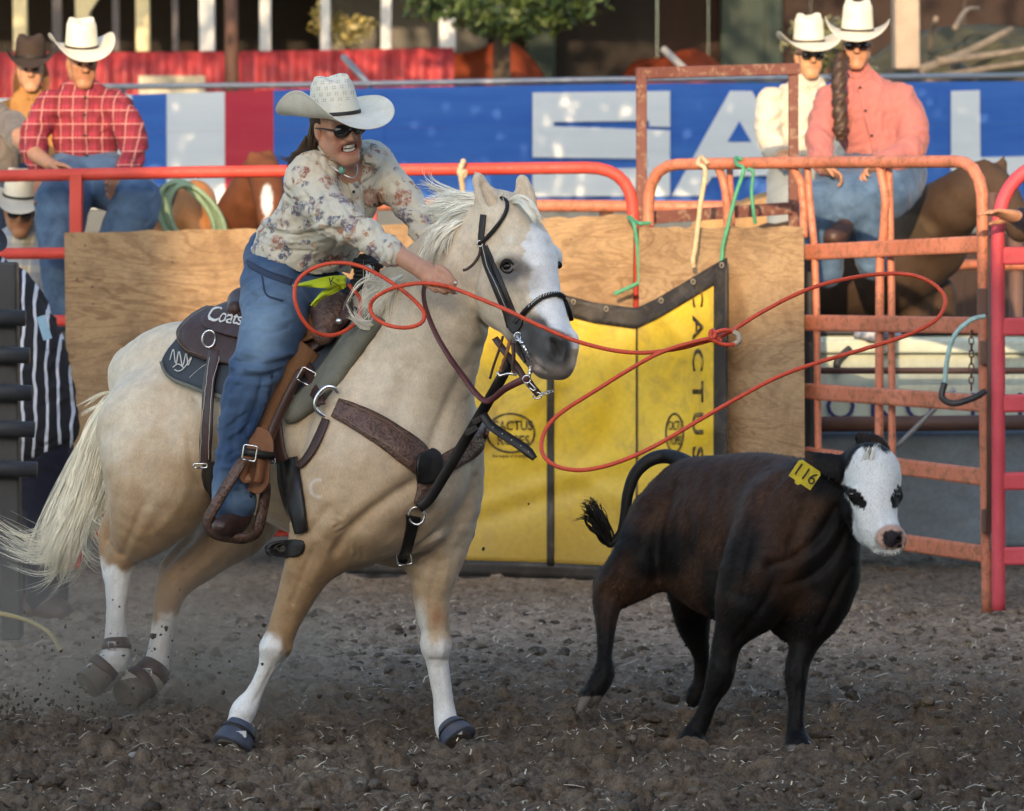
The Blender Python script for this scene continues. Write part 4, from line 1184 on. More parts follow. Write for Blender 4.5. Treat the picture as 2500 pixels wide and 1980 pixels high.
    v = sculpt(v, q, [
        # flank and thigh
        ([(470, 985), (462, 1060), (468, 1130), (492, 1178)], 9, -.011), ([(446, 1000), (436, 1090), (450, 1160)], 22, .006), ([(500, 1010), (505, 1100)], 22, .005),
        ([(330, 960), (300, 1060), (300, 1160)], 26, .004), ([(360, 1000), (352, 1120), (350, 1230)], 16, -.006), ([(345, 1240), (322, 1300), (300, 1352)], 8, -.006, hind), ([(380, 1230), (350, 1290), (322, 1335)], 14, .005, hind),
        ([(455, 1195), (425, 1250), (380, 1300)], 12, .004, hind),
        # shoulder, arm, elbow
        ([(905, 905), (868, 985), (838, 1080), (815, 1180)], 20, -.007, near), ([(950, 930), (905, 1030), (880, 1120)], 26, .006, near),
        ([(1012, 1178), (955, 1212), (900, 1252), (852, 1298), (820, 1345)], 13, -.014, near), ([(1000, 1140), (930, 1190), (868, 1240)], 24, .008, near), ([(1020, 1220), (955, 1262), (905, 1310)], 22, .008, near),
        ([(800, 1240), (775, 1275), (742, 1302)], 10, -.006, near), ([(840, 1262), (800, 1290), (770, 1330)], 18, .009, near),
        ([(824, 1258), (834, 1261)], 3.5, -.006, near), ([(812, 1270), (828, 1275)], 3.5, -.006, near), ([(818, 1286), (834, 1280)], 3.5, -.005, near), ([(826, 1300), (842, 1294)], 3, -.004, near),
        ([(860, 1330), (862, 1352)], 4, .004, near), ([(884, 1340), (886, 1362)], 5, -.004, near),
        ([(770, 1330), (740, 1400), (712, 1470)], 8, -.006, near), ([(800, 1340), (765, 1420)], 12, .005, near), ([(725, 1330), (705, 1400)], 10, .005, near),
        # breast
        ([(1160, 1165), (1128, 1232), (1080, 1290), (1020, 1345)], 10, -.012), ([(1120, 1150), (1085, 1215), (1040, 1275)], 22, .008), ([(1150, 1240), (1120, 1300), (1080, 1350)], 18, .008),
        ([(1010, 1345), (1040, 1322), (1075, 1300)], 3, -.004), ([(1012, 1354), (1044, 1332), (1078, 1310)], 3, .003), ([(1016, 1362), (1048, 1342), (1080, 1322)], 3, -.004), ([(1020, 1372), (1050, 1354), (1082, 1336)], 3, .003), ([(1026, 1380), (1056, 1366)], 3, -.003),
        ([(1072, 1370), (1052, 1440), (1050, 1490)], 7, -.005), ([(1095, 1370), (1080, 1440)], 9, .004),
        # neck
        ([(1172, 850), (1120, 935), (1080, 1020), (1050, 1095)], 16, -.011, near), ([(1110, 800), (1060, 900), (1010, 1000)], 28, .007, near), ([(1186, 880), (1150, 960), (1130, 1040)], 14, .006, near),
        ([(888, 862), (866, 905), (852, 950)], 12, -.006, near), ([(990, 905), (975, 985), (965, 1050)], 16, -.005, near), ([(1030, 760), (1010, 830)], 20, -.004, near),
        ([(1150, 620), (1120, 700), (1135, 790)], 16, -.007, near), ([(1165, 640), (1152, 720), (1172, 782), (1212, 816)], 7, -.014, near),
        # head
        ([(1276, 700), (1290, 735), (1304, 768)], 7, .006, near), ([(1300, 690), (1315, 740)], 12, -.006, near), ([(1262, 720), (1275, 770)], 12, -.004, near), ([(1208, 700), (1220, 760)], 24, .006, near),
        ([(1216, 652), (1236, 668), (1260, 662)], 6, -.006, near), ([(1214, 640), (1236, 626), (1260, 634), (1268, 648)], 6, .006, near), ([(1238, 612), (1262, 606)], 12, -.004, near),
        ([(1288, 868), (1306, 888), (1330, 906)], 4, -.008, near), ([(1295, 862), (1320, 888), (1340, 900)], 7, .004, near), ([(1312, 905), (1300, 902)], 8, .005, near),
        ([(1346, 822), (1366, 832)], 5, .006, near), ([(1338, 848), (1346, 870), (1362, 878)], 5, .008, near), ([(1376, 828), (1382, 850), (1374, 872)], 5, .006, near),
        ([(1350, 836), (1359, 850), (1362, 866)], 9, -.034, near), ([(1322, 830), (1315, 860)], 8, -.003, near), ([(1330, 800), (1350, 812)], 10, -.003, near),
        # cannons, tendons
        ([(664, 1632), (640, 1682), (618, 1716)], 4, -.004, near), ([(676, 1545), (690, 1570), (680, 1598)], 6, .005, near), ([(655, 1560), (650, 1585)], 6, .005, near), ([(700, 1600), (680, 1622)], 5, -.004, near),
        ([(1070, 1630), (1080, 1700), (1086, 1735)], 4, -.004), ([(1048, 1570), (1052, 1600)], 6, .005), ([(1082, 1565), (1080, 1600)], 6, .005), ([(1050, 1612), (1090, 1612)], 5, -.004),
        ([(278, 1400), (276, 1480), (276, 1545)], 4, -.004, hind), ([(300, 1380), (302, 1420)], 5, .004, hind), ([(270, 1330), (282, 1352), (300, 1360)], 5, -.006, hind), ([(392, 1500), (380, 1590)], 4, -.004),
        ([(430, 1400), (415, 1430)], 5, -.005), ([(500, 1330), (450, 1385)], 6, -.006), ([(560, 1330), (480, 1400)], 12, .006),
        ([(266, 1598), (300, 1598)], 8, .004, hind), ([(272, 1612), (296, 1616)], 4, -.005, hind), ([(578, 1730), (612, 1740)], 10, .004, near), ([(580, 1752), (604, 1756)], 4, -.004, near), ([(1072, 1755), (1100, 1758)], 8, .003),
        # faint ribs
        ([(600, 990), (585, 1120)], 9, -.003), ([(500, 1000), (520, 1150)], 10, -.003), ([(830, 1000), (815, 1100)], 8, -.003),
    ])
    N = vnormals(v, q)
    x, y = pix(v)
    p = v * 1.0
    v = v + N * (.0035 * fbm(p * 7, 3, 2) + .0018 * fbm(p * 26, 2, 5))[:, None]
    # ------------------------------------------------ coat
    n1 = fbm(p * 5, 4, 9); n2 = fbm(p * 18, 3, 13); n3 = fbm(p * 60, 2, 17)
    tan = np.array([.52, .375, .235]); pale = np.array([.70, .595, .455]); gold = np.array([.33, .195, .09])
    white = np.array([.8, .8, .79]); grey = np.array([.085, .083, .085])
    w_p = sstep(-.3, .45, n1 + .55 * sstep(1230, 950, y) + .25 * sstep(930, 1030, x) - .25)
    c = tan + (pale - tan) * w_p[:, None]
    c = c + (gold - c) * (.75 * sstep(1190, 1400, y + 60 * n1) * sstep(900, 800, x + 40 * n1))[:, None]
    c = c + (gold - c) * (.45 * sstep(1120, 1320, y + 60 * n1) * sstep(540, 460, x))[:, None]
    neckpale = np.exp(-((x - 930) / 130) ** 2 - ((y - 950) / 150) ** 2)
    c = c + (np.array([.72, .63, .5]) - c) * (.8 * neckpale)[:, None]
    c = c * (1 + .1 * n2 + .1 * n3)[:, None]
    def paint(m, col): 
        nonlocal c; c = c + (np.asarray(col) - c) * np.clip(m, 0, 1)[:, None]
    # stockings
    fr = (x > 530) & (x < 830) & (y > 1400)
    paint(fr * sstep(1560, 1595, y + 30 * n2 + .9 * (680 - x) * (y < 1610)), white)
    fl_ = (x > 985) & (y > 1400)
    paint(fl_ * sstep(1550, 1585, y + 25 * n2), white)
    paint(fl_ * sstep(12, -10, np.abs(x - 1025 - (y - 1500) * .1) - 12 + 10 * n2) * sstep(1440, 1500, y), white * .95)
    paint(fl_ * np.exp(-((x - 1066) / 16) ** 2 - ((y - 1505) / 30) ** 2) * .8, (.42, .2, .1))
    h1 = (x < 345) & (y > 1340)
    paint(h1 * sstep(1375, 1400, y + 40 * n2 - 20 * np.cos((x - 290) / 20)), white)
    h2 = (x >= 310) & (x < 470) & (y > 1400) & ((y > 1460) | (x > 350))
    paint(h2 * sstep(1500, 1530, y + 40 * n2), white)
    paint(((y > 1640) & (x < 480)) * .6, (.2, .16, .12))
    # face: star and blaze
    bx = np.interp(y, [545, 600, 640, 700, 780, 850, 900], [1300, 1310, 1325, 1345, 1368, 1398, 1390])
    bw = np.interp(y, [545, 580, 620, 660, 720, 800, 850, 900], [6, 44, 56, 44, 34, 34, 22, 26])
    hd = (x > 1140) & (y < 960) & (v[:, 1] < 14.4)
    bl = inpoly(x + 9 * n2 + 5 * n3, y + 9 * fbm(p * 18 + 5, 3, 23), [(1298, 543), (1286, 572), (1270, 598), (1282, 616), (1272, 632), (1291, 652), (1288, 690), (1298, 725), (1312, 762), (1338, 800), (1372, 828), (1393, 850), (1440, 850), (1420, 780), (1400, 700), (1390, 640), (1355, 585), (1325, 562), (1308, 550)])
    paint(hd * bl * 1.0, (.84, .85, .86))
    paint(hd * .6 * np.exp(-((x - 1246) / 7) ** 2 - ((y - 585) / 9) ** 2), (.8, .8, .78)); paint(hd * .45 * np.exp(-((x - 1338) / 7) ** 2 - ((y - 590) / 12) ** 2), (.5, .44, .38))
    paint(hd * .4 * np.exp(-((x - 1292) / 8) ** 2 - ((y - 582) / 12) ** 2), (.4, .33, .26))
    paint(hd * .6 * sstep(40, 0, np.hypot((x - 1268) * .6, (y - 685)) - 14 + 14 * n2), (.3, .255, .22))
    paint(hd * .9 * sstep(14, -14, np.hypot((x - 1243) * .8, y - 656) - 34 + 14 * n2), grey)
    paint(hd * np.exp(-((x - 1357) / 11) ** 4 - ((y - 851) / 17) ** 4), (.012, .008, .008))
    edge = (1345 + (y - 800) * .12)
    mz = sstep(-18, 14, (y - 775) * .9 + (x - 1290) * .25 + 12 * n2) * sstep(1225, 1275, x + .3 * (y - 780)) * sstep(14, -10, x - np.interp(y, [770, 800, 820, 860, 930], [1318, 1345, 1392, 1392, 1378]) + 10 * n2)
    paint(hd * mz, grey * (1 + .5 * n2)[:, None])
    paint(hd * sstep(885, 905, y + 8 * n2) * (x > 1300), np.array([.2, .17, .155]))
    paint(hd * sstep(8, -8, np.hypot((x - 1300), (y - 893)) - 22), np.array([.33, .27, .24]))
    er = hd & (y < 500)
    paint(er * .35, (.62, .5, .38))
    paint((v[:, 1] < 14.6) * sstep(7, -3, np.abs(np.hypot(x - 778, y - 1192) - 21)) * (x < 784) * .7, (.82, .8, .76))     # brand
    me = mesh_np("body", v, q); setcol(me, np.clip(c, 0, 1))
    m, n, l, b = newmat("palomino_coat")
    co = n.new("ShaderNodeTexCoord").outputs["Object"]
    a = n.new("ShaderNodeVertexColor"); a.layer_name = "Col"
    f = noise_tex(n, l, co, 260, 2, .6, 0, (1, 1, .35)); g = noise_tex(n, l, co, 22, 4, .6)
    cc = mixc(n, l, 1.0, a.outputs[0], ramp(n, l, f, [(.25, .84), (.75, 1.12)]), 'MULTIPLY')
    cc = mixc(n, l, 1.0, cc, ramp(n, l, g, [(.3, .9), (.7, 1.07)]), 'MULTIPLY')
    l.new(cc, b.inputs["Base Color"]); b.inputs["Roughness"].default_value = .58; b.inputs["Specular IOR Level"].default_value = .35
    b.inputs["Sheen Weight"].default_value = .25; b.inputs["Sheen Roughness"].default_value = .35
    p1 = bump(n, l, b, g, .12, .01); bump(n, l, b, f, .22, .002, p1)
    root = thing("horse", "pale palomino roping horse with white blaze and stockings, galloping beside the black calf", "horse", (-.2, 14.8, 0))
    link("body", me, m, root)
    return root, v, q, m
HORSE, HV, HQ, M_COAT = build_horse()
HD = Drape(HV, HQ)
# ================================================================ hair
def strands(guides, n, seed, spread, r, seg=14, frizz=.012, lenvar=.25, grow=1.0):
    """guides: list of curves [(px,py,d),...]; strands interpolate neighbouring guides"""
    rg = np.random.default_rng(seed)
    Gd = [spline(PP(g), seg) for g in guides]
    V = []; Fq = []; C = []; o = 0
    k3 = np.arange(3)
    for i in range(n):
        if len(Gd) > 1:
            if i % 11 == 0: ct0 = rg.random()
            t = np.clip(ct0 + rg.normal(0, .045), 0, .9999) * (len(Gd) - 1); a = int(t); f = t - a
            c = Gd[a] * (1 - f) + Gd[min(a + 1, len(Gd) - 1)] * f
        else: c = Gd[0].copy()
        L = 1 - lenvar * rg.random() ** 1.5
        u = np.linspace(0, L, seg); src = np.linspace(0, 1, seg)
        c = np.stack([np.interp(u, src, c[:, j]) for j in range(3)], 1)
        if i % 11 == 0: coff = rg.normal(0, spread, 3); ct = rg.random(); cph = rg.uniform(0, 6, 3); cfr = rg.uniform(3, 9, 3); cl = rg.uniform(.8, 1.12)
        off = coff + rg.normal(0, spread * .28, 3); w = np.linspace(.45, 1.0, seg) ** grow
        c = c + off * w[:, None]
        ph = cph + rg.normal(0, .35, 3); fr = cfr
        c = c + frizz * np.sin(np.linspace(0, 1, seg)[:, None] * fr + ph) * np.linspace(0, 1, seg)[:, None]
        rr = r * rg.uniform(.55, 1.3) * np.interp(np.linspace(0, 1, seg), [0, .15, .7, 1], [.7, 1, .75, .12])
        tt, X, Y = frames(c)
        th = k3 * 2 * np.pi / 3
        v = c[:, None] + X[:, None] * (rr[:, None] * np.cos(th))[..., None] + Y[:, None] * (rr[:, None] * np.sin(th))[..., None]
        V.append(v.reshape(-1, 3))
        ii = np.arange(seg - 1)[:, None]
        Fq.append((np.stack([ii * 3 + k3, ii * 3 + (k3 + 1) % 3, (ii + 1) * 3 + (k3 + 1) % 3, (ii + 1) * 3 + k3], -1).reshape(-1, 4)) + o)
        o += seg * 3
        C.append(np.full((seg * 3, 1), cl * rg.uniform(.82, 1.08)))
    return np.concatenate(V), np.concatenate(Fq), np.concatenate(C)
def hair(name, sets, base, m, parent):
    V = []; Q = []; C = []; o = 0
    for a in sets:
        v, q, c = strands(**a); V.append(v); Q.append(q + o); C.append(c); o += len(v)
    me = mesh_np(name, np.concatenate(V), np.concatenate(Q)); setcol(me, np.concatenate(C) * np.asarray(base))
    return link(name, me, m, parent)
M_HAIR = mat("flaxen_hair", (1, 1, 1), .5, .12, 20, 0, attr=True, spec=.35)
def _translucent(m, k=.45):
    n, l = m.node_tree.nodes, m.node_tree.links
    t = n.new("ShaderNodeBsdfTranslucent"); x = n.new("ShaderNodeMixShader"); x.inputs[0].default_value = k
    b = n["Principled BSDF"]; src = b.inputs["Base Color"].links[0].from_socket; l.new(src, t.inputs[0])
    l.new(b.outputs[0], x.inputs[1]); l.new(t.outputs[0], x.inputs[2]); l.new(x.outputs[0], n["Material Output"].inputs[0])
def horse_hair():
    D = 15.42
    hair("tail", [
        dict(guides=[[(300, 955, D - .05), (255, 1000, D), (205, 1090, D), (150, 1210, D), (112, 1300, D), (100, 1370, D)],
                     [(296, 970, D - .08), (250, 1030, D - .08), (205, 1140, D - .08), (165, 1270, D - .05), (140, 1350, D - .05), (135, 1410, D)],
                     [(296, 985, D - .1), (262, 1060, D - .12), (240, 1160, D - .1), (205, 1280, D - .1), (180, 1360, D - .08), (178, 1400, D)]], n=900, seed=1, spread=.018, r=.0018, frizz=.018),
        dict(guides=[[(270, 985, D), (215, 1080, D), (160, 1200, D), (130, 1300, D), (70, 1300, D + .05), (-40, 1240, D + .1)],
                     [(270, 985, D), (220, 1090, D), (170, 1210, D), (140, 1320, D), (70, 1345, D + .05), (-40, 1290, D + .1)],
                     [(270, 985, D), (225, 1100, D), (180, 1230, D), (150, 1350, D), (90, 1370, D), (0, 1335, D + .1)]], n=210, seed=2, spread=.02, r=.002, frizz=.02, seg=18),
        dict(guides=[[(280, 1000, D), (240, 1120, D), (200, 1280, D), (165, 1370, D), (120, 1410, D), (55, 1440, D)],
                     [(280, 1000, D), (250, 1130, D), (205, 1290, D), (175, 1380, D), (130, 1440, D), (90, 1490, D)]], n=26, seed=3, spread=.02, r=.0021, frizz=.03),
        dict(guides=[[(290, 1000, D - .1), (270, 1120, D - .12), (240, 1220, D - .12), (200, 1330, D - .1), (230, 1390, D - .1), (250, 1410, D - .1)],
                     [(292, 1000, D - .1), (275, 1120, D - .14), (262, 1230, D - .14), (225, 1260, D - .14), (235, 1290, D - .14), (240, 1300, D - .12)]], n=60, seed=4, spread=.02, r=.0019, frizz=.03),
        dict(guides=[[(300, 965, D - .05), (270, 962, D), (235, 985, D), (205, 1000, D)], [(300, 965, D - .05), (275, 958, D), (240, 962, D), (195, 985, D)]], n=40, seed=5, spread=.008, r=.0016, frizz=.01),
    ], (1.1, 1.04, .86), M_HAIR, HORSE)
    M = 14.32
    hair("mane", [
        dict(guides=[[(1195, 482, M - .12), (1140, 470, M - .1), (1085, 482, M - .05), (1045, 488, M)],
                     [(1180, 495, M - .13), (1125, 502, M - .12), (1080, 520, M - .08), (1050, 530, M - .03)],
                     [(1160, 520, M - .12), (1110, 545, M - .13), (1065, 575, M - .12), (1040, 610, M - .1)],
                     [(1140, 535, M - .1), (1095, 560, M - .13), (1062, 610, M - .15), (1050, 650, M - .14)]], n=700, seed=11, spread=.014, r=.0015, frizz=.014),
        dict(guides=[[(1190, 482, M - .1), (1120, 475, M - .06), (1060, 440, M), (1010, 436, M)], [(1180, 490, M - .1), (1110, 480, M - .06), (1060, 470, M), (1015, 455, M)], [(1170, 495, M - .1), (1110, 465, M - .06), (1080, 455, M), (1060, 425, M)]], n=42, seed=12, spread=.014, r=.0015, frizz=.02),
        dict(guides=[[(1120, 560, M), (1060, 590, M - .05), (1045, 640, M - .1), (1042, 690, M - .1)], [(1090, 590, M + .05), (1050, 630, M), (1040, 680, M - .08), (1030, 730, M - .1)]], n=260, seed=13, spread=.012, r=.0015),
        dict(guides=[[(1045, 660, M + .05), (985, 680, M), (950, 720, M - .02), (925, 790, M - .03)], [(1000, 700, M + .12), (960, 690, M + .08), (925, 730, M + .05), (890, 780, M)],
                     [(980, 720, M + .15), (935, 690, M + .1), (900, 700, M + .1), (880, 760, M + .06)]], n=520, seed=14, spread=.016, r=.0015, frizz=.018),
        dict(guides=[[(965, 745, M + .05), (920, 790, M), (880, 785, M - .04), (856, 745, M - .06)], [(970, 760, M + .05), (930, 795, M), (890, 795, M - .03), (862, 770, M - .06)]], n=90, seed=15, spread=.008, r=.0018),
        dict(guides=[[(960, 740, M + .1), (915, 700, M + .1), (890, 680, M + .1), (855, 665, M + .1)], [(950, 740, M + .1), (905, 720, M + .1), (890, 650, M + .1), (898, 650, M + .1)]], n=34, seed=16, spread=.012, r=.0017, frizz=.02),
    ], (1.2, 1.17, 1.04), M_HAIR, HORSE)
    K = 14.16
    hair("forelock", [
        dict(guides=[[(1236, 492, K), (1262, 478, K - .04), (1295, 498, K - .07), (1322, 530, K - .06)], [(1242, 492, K), (1270, 490, K - .06), (1300, 515, K - .09), (1318, 545, K - .08)], [(1245, 495, K), (1275, 500, K - .08), (1296, 525, K - .1), (1305, 540, K - .1)]], n=170, seed=21, spread=.007, r=.0016, frizz=.008),
        dict(guides=[[(1236, 495, K), (1245, 475, K), (1256, 462, K)], [(1226, 495, K), (1228, 475, K), (1222, 462, K)]], n=50, seed=22, spread=.01, r=.0013, frizz=.01)],
         (1.2, 1.17, 1.04), M_HAIR, HORSE)
    # eyes
    me_ = mat("horse_eye", (.006, .004, .003), .16, 0, 5, 0, spec=.35)
    for px, py, nm in ((1239, 650, "eye"),):
        h = HD.hit(px, py, -.0085)
        b = MB(); b.blob(h[0], np.array([.02, .013, .0145]), 1, 0, 3); b.build(nm, me_, HORSE, True)
    for px, py in ((1370, 645),):
        b = MB(); b.blob(P(px - 6, py + 2, 14.16), .013, 1, 0, 3); b.build("eye", me_, HORSE, True)
    md = mat("horse_lid", (.022, .02, .02), .7, .2, 40, .3, spec=.15)
    c = spline([(1222, 655), (1229, 641), (1242, 637), (1254, 646)], 12)
    b = MB(); b.tube([HD.hit(x, y, .002)[0] for x, y in c], np.interp(np.linspace(0, 1, 12), [0, .5, 1], [.003, .009, .003]), 8); b.build("eyelid", md, HORSE, True)
    c = spline([(1222, 655), (1232, 664), (1245, 665), (1254, 656)], 12)
    b = MB(); b.tube([HD.hit(x, y, .001)[0] for x, y in c], np.interp(np.linspace(0, 1, 12), [0, .5, 1], [.002, .004, .002]), 8); b.build("eyelid", md, HORSE, True)
    # hooves: horn walls with a flat sole
    mh = mat("hoof_horn", (.11, .09, .07), .6, .4, 20, .5, 90, dirt=.7, dirtcol=(.2, .165, .13))
    for a_, e_, r0, r1 in (((254, 1640, 14.99), (212, 1672, 14.95), 36, 45), ((348, 1676, 15.06), (306, 1700, 15.0), 38, 46), ((584, 1772, 14.35), (566, 1826, 14.31), 27, 40), ((1094, 1778, 14.48), (1118, 1812, 14.44), 25, 38)):
        b = MB(); t = np.linspace(0, 1, 6); pts = np.stack([P(*a_) * (1 - k) + P(*e_) * k for k in t]); b.tube(pts, PX(1, 15) * (r0 + (r1 - r0) * t ** .8), 20, flat=.85); b.build("hoof", mh, HORSE, True, .004)
horse_hair()

# ================================================================ protective boots
M_NAVY = mat("navy_rubber", (.065, .08, .125), .6, .3, 14, .4, 140, dirt=.4, dirtcol=(.16, .13, .1))
M_LEATHER = mat("dark_brown_leather", (.075, .035, .028), .5, .35, 16, .5, 130, col2=(.05, .024, .02))
M_LEATHER2 = mat("chestnut_leather", (.27, .115, .05), .5, .35, 14, .4, 110, col2=(.2, .08, .036))
M_BLACKLEATHER = mat("black_leather", (.015, .013, .013), .5, .3, 16, .4, 120)
def bell_boot(label, c, top, rt, rb, tilt):
    r = thing("bell_boot", label, "hoof boot", c, "bell boots on the front hooves")
    b = MB()
    a, e = np.asarray(top, float), np.asarray(c, float)
    pts = np.stack([a * (1 - t) + e * t for t in np.linspace(0, 1, 8)])
    rr = rt + (rb - rt) * np.linspace(0, 1, 8) ** .75
    b.tube(pts, rr, 24); b.build("shell", M_NAVY, r, True)
    b = MB(); b.tube(pts[2:4], rr[2:4] * 1.06, 24); b.build("strap", M_BLACKLEATHER, r, True)
    b = MB(); t = pts[3] + np.array([.25, -1., .1]) * rr[3] * 1.02
    b.box(t, (.035, .004, .022)); b.build("label_patch", mat("white_patch", (.6, .62, .64), .6), r)
bell_boot("navy bell boot on the front hoof under the stirrup", P(566, 1822, 14.31), P(592, 1768, 14.35), PX(34), PX(50), 0)
bell_boot("navy bell boot on the front hoof nearest the calf", P(1122, 1806, 14.44), P(1096, 1768, 14.48), PX(30), PX(46), 0)
def skid_boot(label, bands):
    r = thing("skid_boot", label, "leg boot", P(*bands[0][0]), "leather boots on the hind fetlocks")
    for a, e, ra, re in bands:
        p = np.stack([P(*a) * (1 - t) + P(*e) * t for t in (0, .35, .65, 1)])
        b = MB(); b.tube(p, PX(1, 15) * np.array([ra, ra + 1.5, re + 1.5, re]), 22, flat=.95); b.build("band", M_LEATHER, r, True)
    a = P(*bands[0][0]) * .5 + P(*bands[0][1]) * .5 + [-.012, -PX(bands[0][2] + 5, 15), 0]
    t = np.linspace(0, 2 * np.pi, 5)[:-1] + .78
    b = MB(); b.tube([a + np.array([.017 * math.cos(q), 0, .02 * math.sin(q)]) for q in t], .0028, 6, closed=True); b.build("buckle", M_STEEL, r, True)
skid_boot("brown leather boot with buckle on the raised near hind fetlock", [((284, 1560, 15.05), (285, 1586, 15.04), 33, 38), ((262, 1622, 15.0), (245, 1640, 14.99), 40, 42)])
skid_boot("brown leather boot on the hind fetlock beneath the tail's far side", [((382, 1625, 15.12), (365, 1650, 15.1), 40, 45), ((352, 1662, 15.08), (334, 1676, 15.06), 48, 48)])

# ================================================================ calf
def build_calf():
    s = SDF(.007)
    fl = (np.array([-.70, -.71, 0]), .74)
    s.chain([(1645, 1282, 15.2, 102), (1700, 1300, 15.1, 146), (1760, 1312, 14.95, 174), (1850, 1320, 14.78, 182), (1935, 1330, 14.6, 168), (1975, 1372, 14.5, 135)], .07, fl)
    s.chain([(1640, 1205, 15.22, 42), (1680, 1172, 15.1, 46), (1760, 1174, 14.95, 52), (1860, 1175, 14.78, 62), (1945, 1190, 14.6, 62), (2020, 1180, 14.45, 55)], .09)
    # shoulder and neck
    s.chain([(1900, 1260, 14.5, 95), (1870, 1370, 14.42, 105), (1835, 1460, 14.4, 85)], .07)
    s.chain([(1945, 1285, 14.55, 130), (2005, 1232, 14.46, 98), (2062, 1192, 14.38, 72), (2105, 1165, 14.33, 62)], .07, (np.array([-.75, -.66, 0]), .82))
    s.chain([(2045, 1300, 14.44, 40), (2026, 1400, 14.44, 48), (1990, 1490, 14.46, 62), (1925, 1530, 14.5, 36)], .06)     # dewlap, brisket
    s.chain([(1705, 1385, 14.95, 82), (1780, 1428, 14.8, 86), (1880, 1442, 14.6, 88)], .08)      # belly
    # front legs
    s.chain([(1845, 1440, 14.42, 80), (1800, 1520, 14.42, 52), (1777, 1565, 14.42, 37), (1766, 1612, 14.42, 33), (1755, 1660, 14.42, 33), (1732, 1712, 14.44, 22), (1712, 1762, 14.46, 24), (1695, 1792, 14.46, 28), (1686, 1812, 14.44, 32)], .05)
    s.chain([(2000, 1420, 14.5, 85), (1985, 1510, 14.48, 52), (1968, 1565, 14.46, 35), (1950, 1612, 14.44, 31), (1944, 1660, 14.42, 29), (1945, 1715, 14.4, 21), (1942, 1765, 14.38, 22), (1945, 1795, 14.37, 27), (1950, 1820, 14.34, 33)], .05)
    # hind legs
    s.chain([(1625, 1285, 15.1, 98), (1570, 1372, 15.02, 82), (1510, 1430, 15.02, 55), (1484, 1468, 15.0, 38), (1479, 1535, 14.92, 23), (1476, 1605, 14.86, 19), (1474, 1645, 14.83, 28), (1452, 1686, 14.8, 26), (1440, 1700, 14.8, 25)], .05)
    s.chain([(1520, 1380, 15.06, 30), (1464, 1415, 15.06, 15), (1468, 1480, 15.06, 14)], .025)
    s.chain([(1700, 1380, 15.35, 90), (1690, 1470, 15.35, 55), (1694, 1530, 15.38, 40), (1712, 1600, 15.4, 20), (1712, 1660, 15.42, 20), (1702, 1690, 15.42, 24), (1696, 1705, 15.42, 24)], .05)
    # cloven toes
    for a, e in (((1436, 1694, 14.77), (1416, 1732, 14.75)), ((1454, 1698, 14.81), (1448, 1732, 14.8))): s.cone(P(*a), P(*e), PX(15), PX(9), .006)
    s.ell(P(1688, 1815, 14.43), (PX(34), PX(36), PX(18)), k=.02); s.ell(P(1953, 1828, 14.33), (PX(37), PX(38), PX(18)), k=.02)
    # head
    s.chain([(2108, 1148, 14.3, 62), (2128, 1156, 14.26, 73), (2132, 1210, 14.2, 66), (2140, 1266, 14.14, 52), (2166, 1310, 14.08, 39), (2176, 1320, 14.05, 36)], .035, (np.array([-.8, -.6, 0]), .95))
    s.chain([(2098, 1240, 14.27, 46), (2112, 1290, 14.2, 34), (2148, 1330, 14.1, 22)], .03)
    s.ell(P(2176, 1312, 14.04), (PX(34), PX(30), PX(27)), k=.02)
    for x, y, d in ((2086, 1206, 14.15), (2186, 1210, 14.2)): s.ell(P(x, y, d), (PX(20), PX(16), PX(17)), k=.025)
    for x, y, d in ((2153, 1313, 14.005), (2192, 1318, 14.01)): s.ell(P(x, y, d), (PX(5), PX(7), PX(6)), k=.006, cut=True)
    # ears
    s.path(PP([(2074, 1150, 14.3), (2040, 1142, 14.3), (2008, 1134, 14.31), (1982, 1118, 14.32), (1964, 1096, 14.33)]), np.array([PX(20), PX(34), PX(31), PX(17), PX(3)]), .02, (np.array([.1, -.9, .3]) / .955, .4), 12)
    s.path(PP([(2150, 1125, 14.34), (2138, 1098, 14.36), (2116, 1084, 14.38), (2098, 1066, 14.38)]), np.array([PX(26), PX(34), PX(28), PX(12)]), .02, (np.array([.3, -.9, .2]) / .97, .4), 12)
    s.path(PP([(2160, 1150, 14.36), (2155, 1118, 14.4), (2135, 1088, 14.42)]), np.array([PX(16), PX(26), PX(18)]), .03, (np.array([.3, -.9, .2]) / .97, .45), 8)
    v, q = s.arrays(1)
    fr = (13.5, 14.75); bk = (14.7, 15.3)
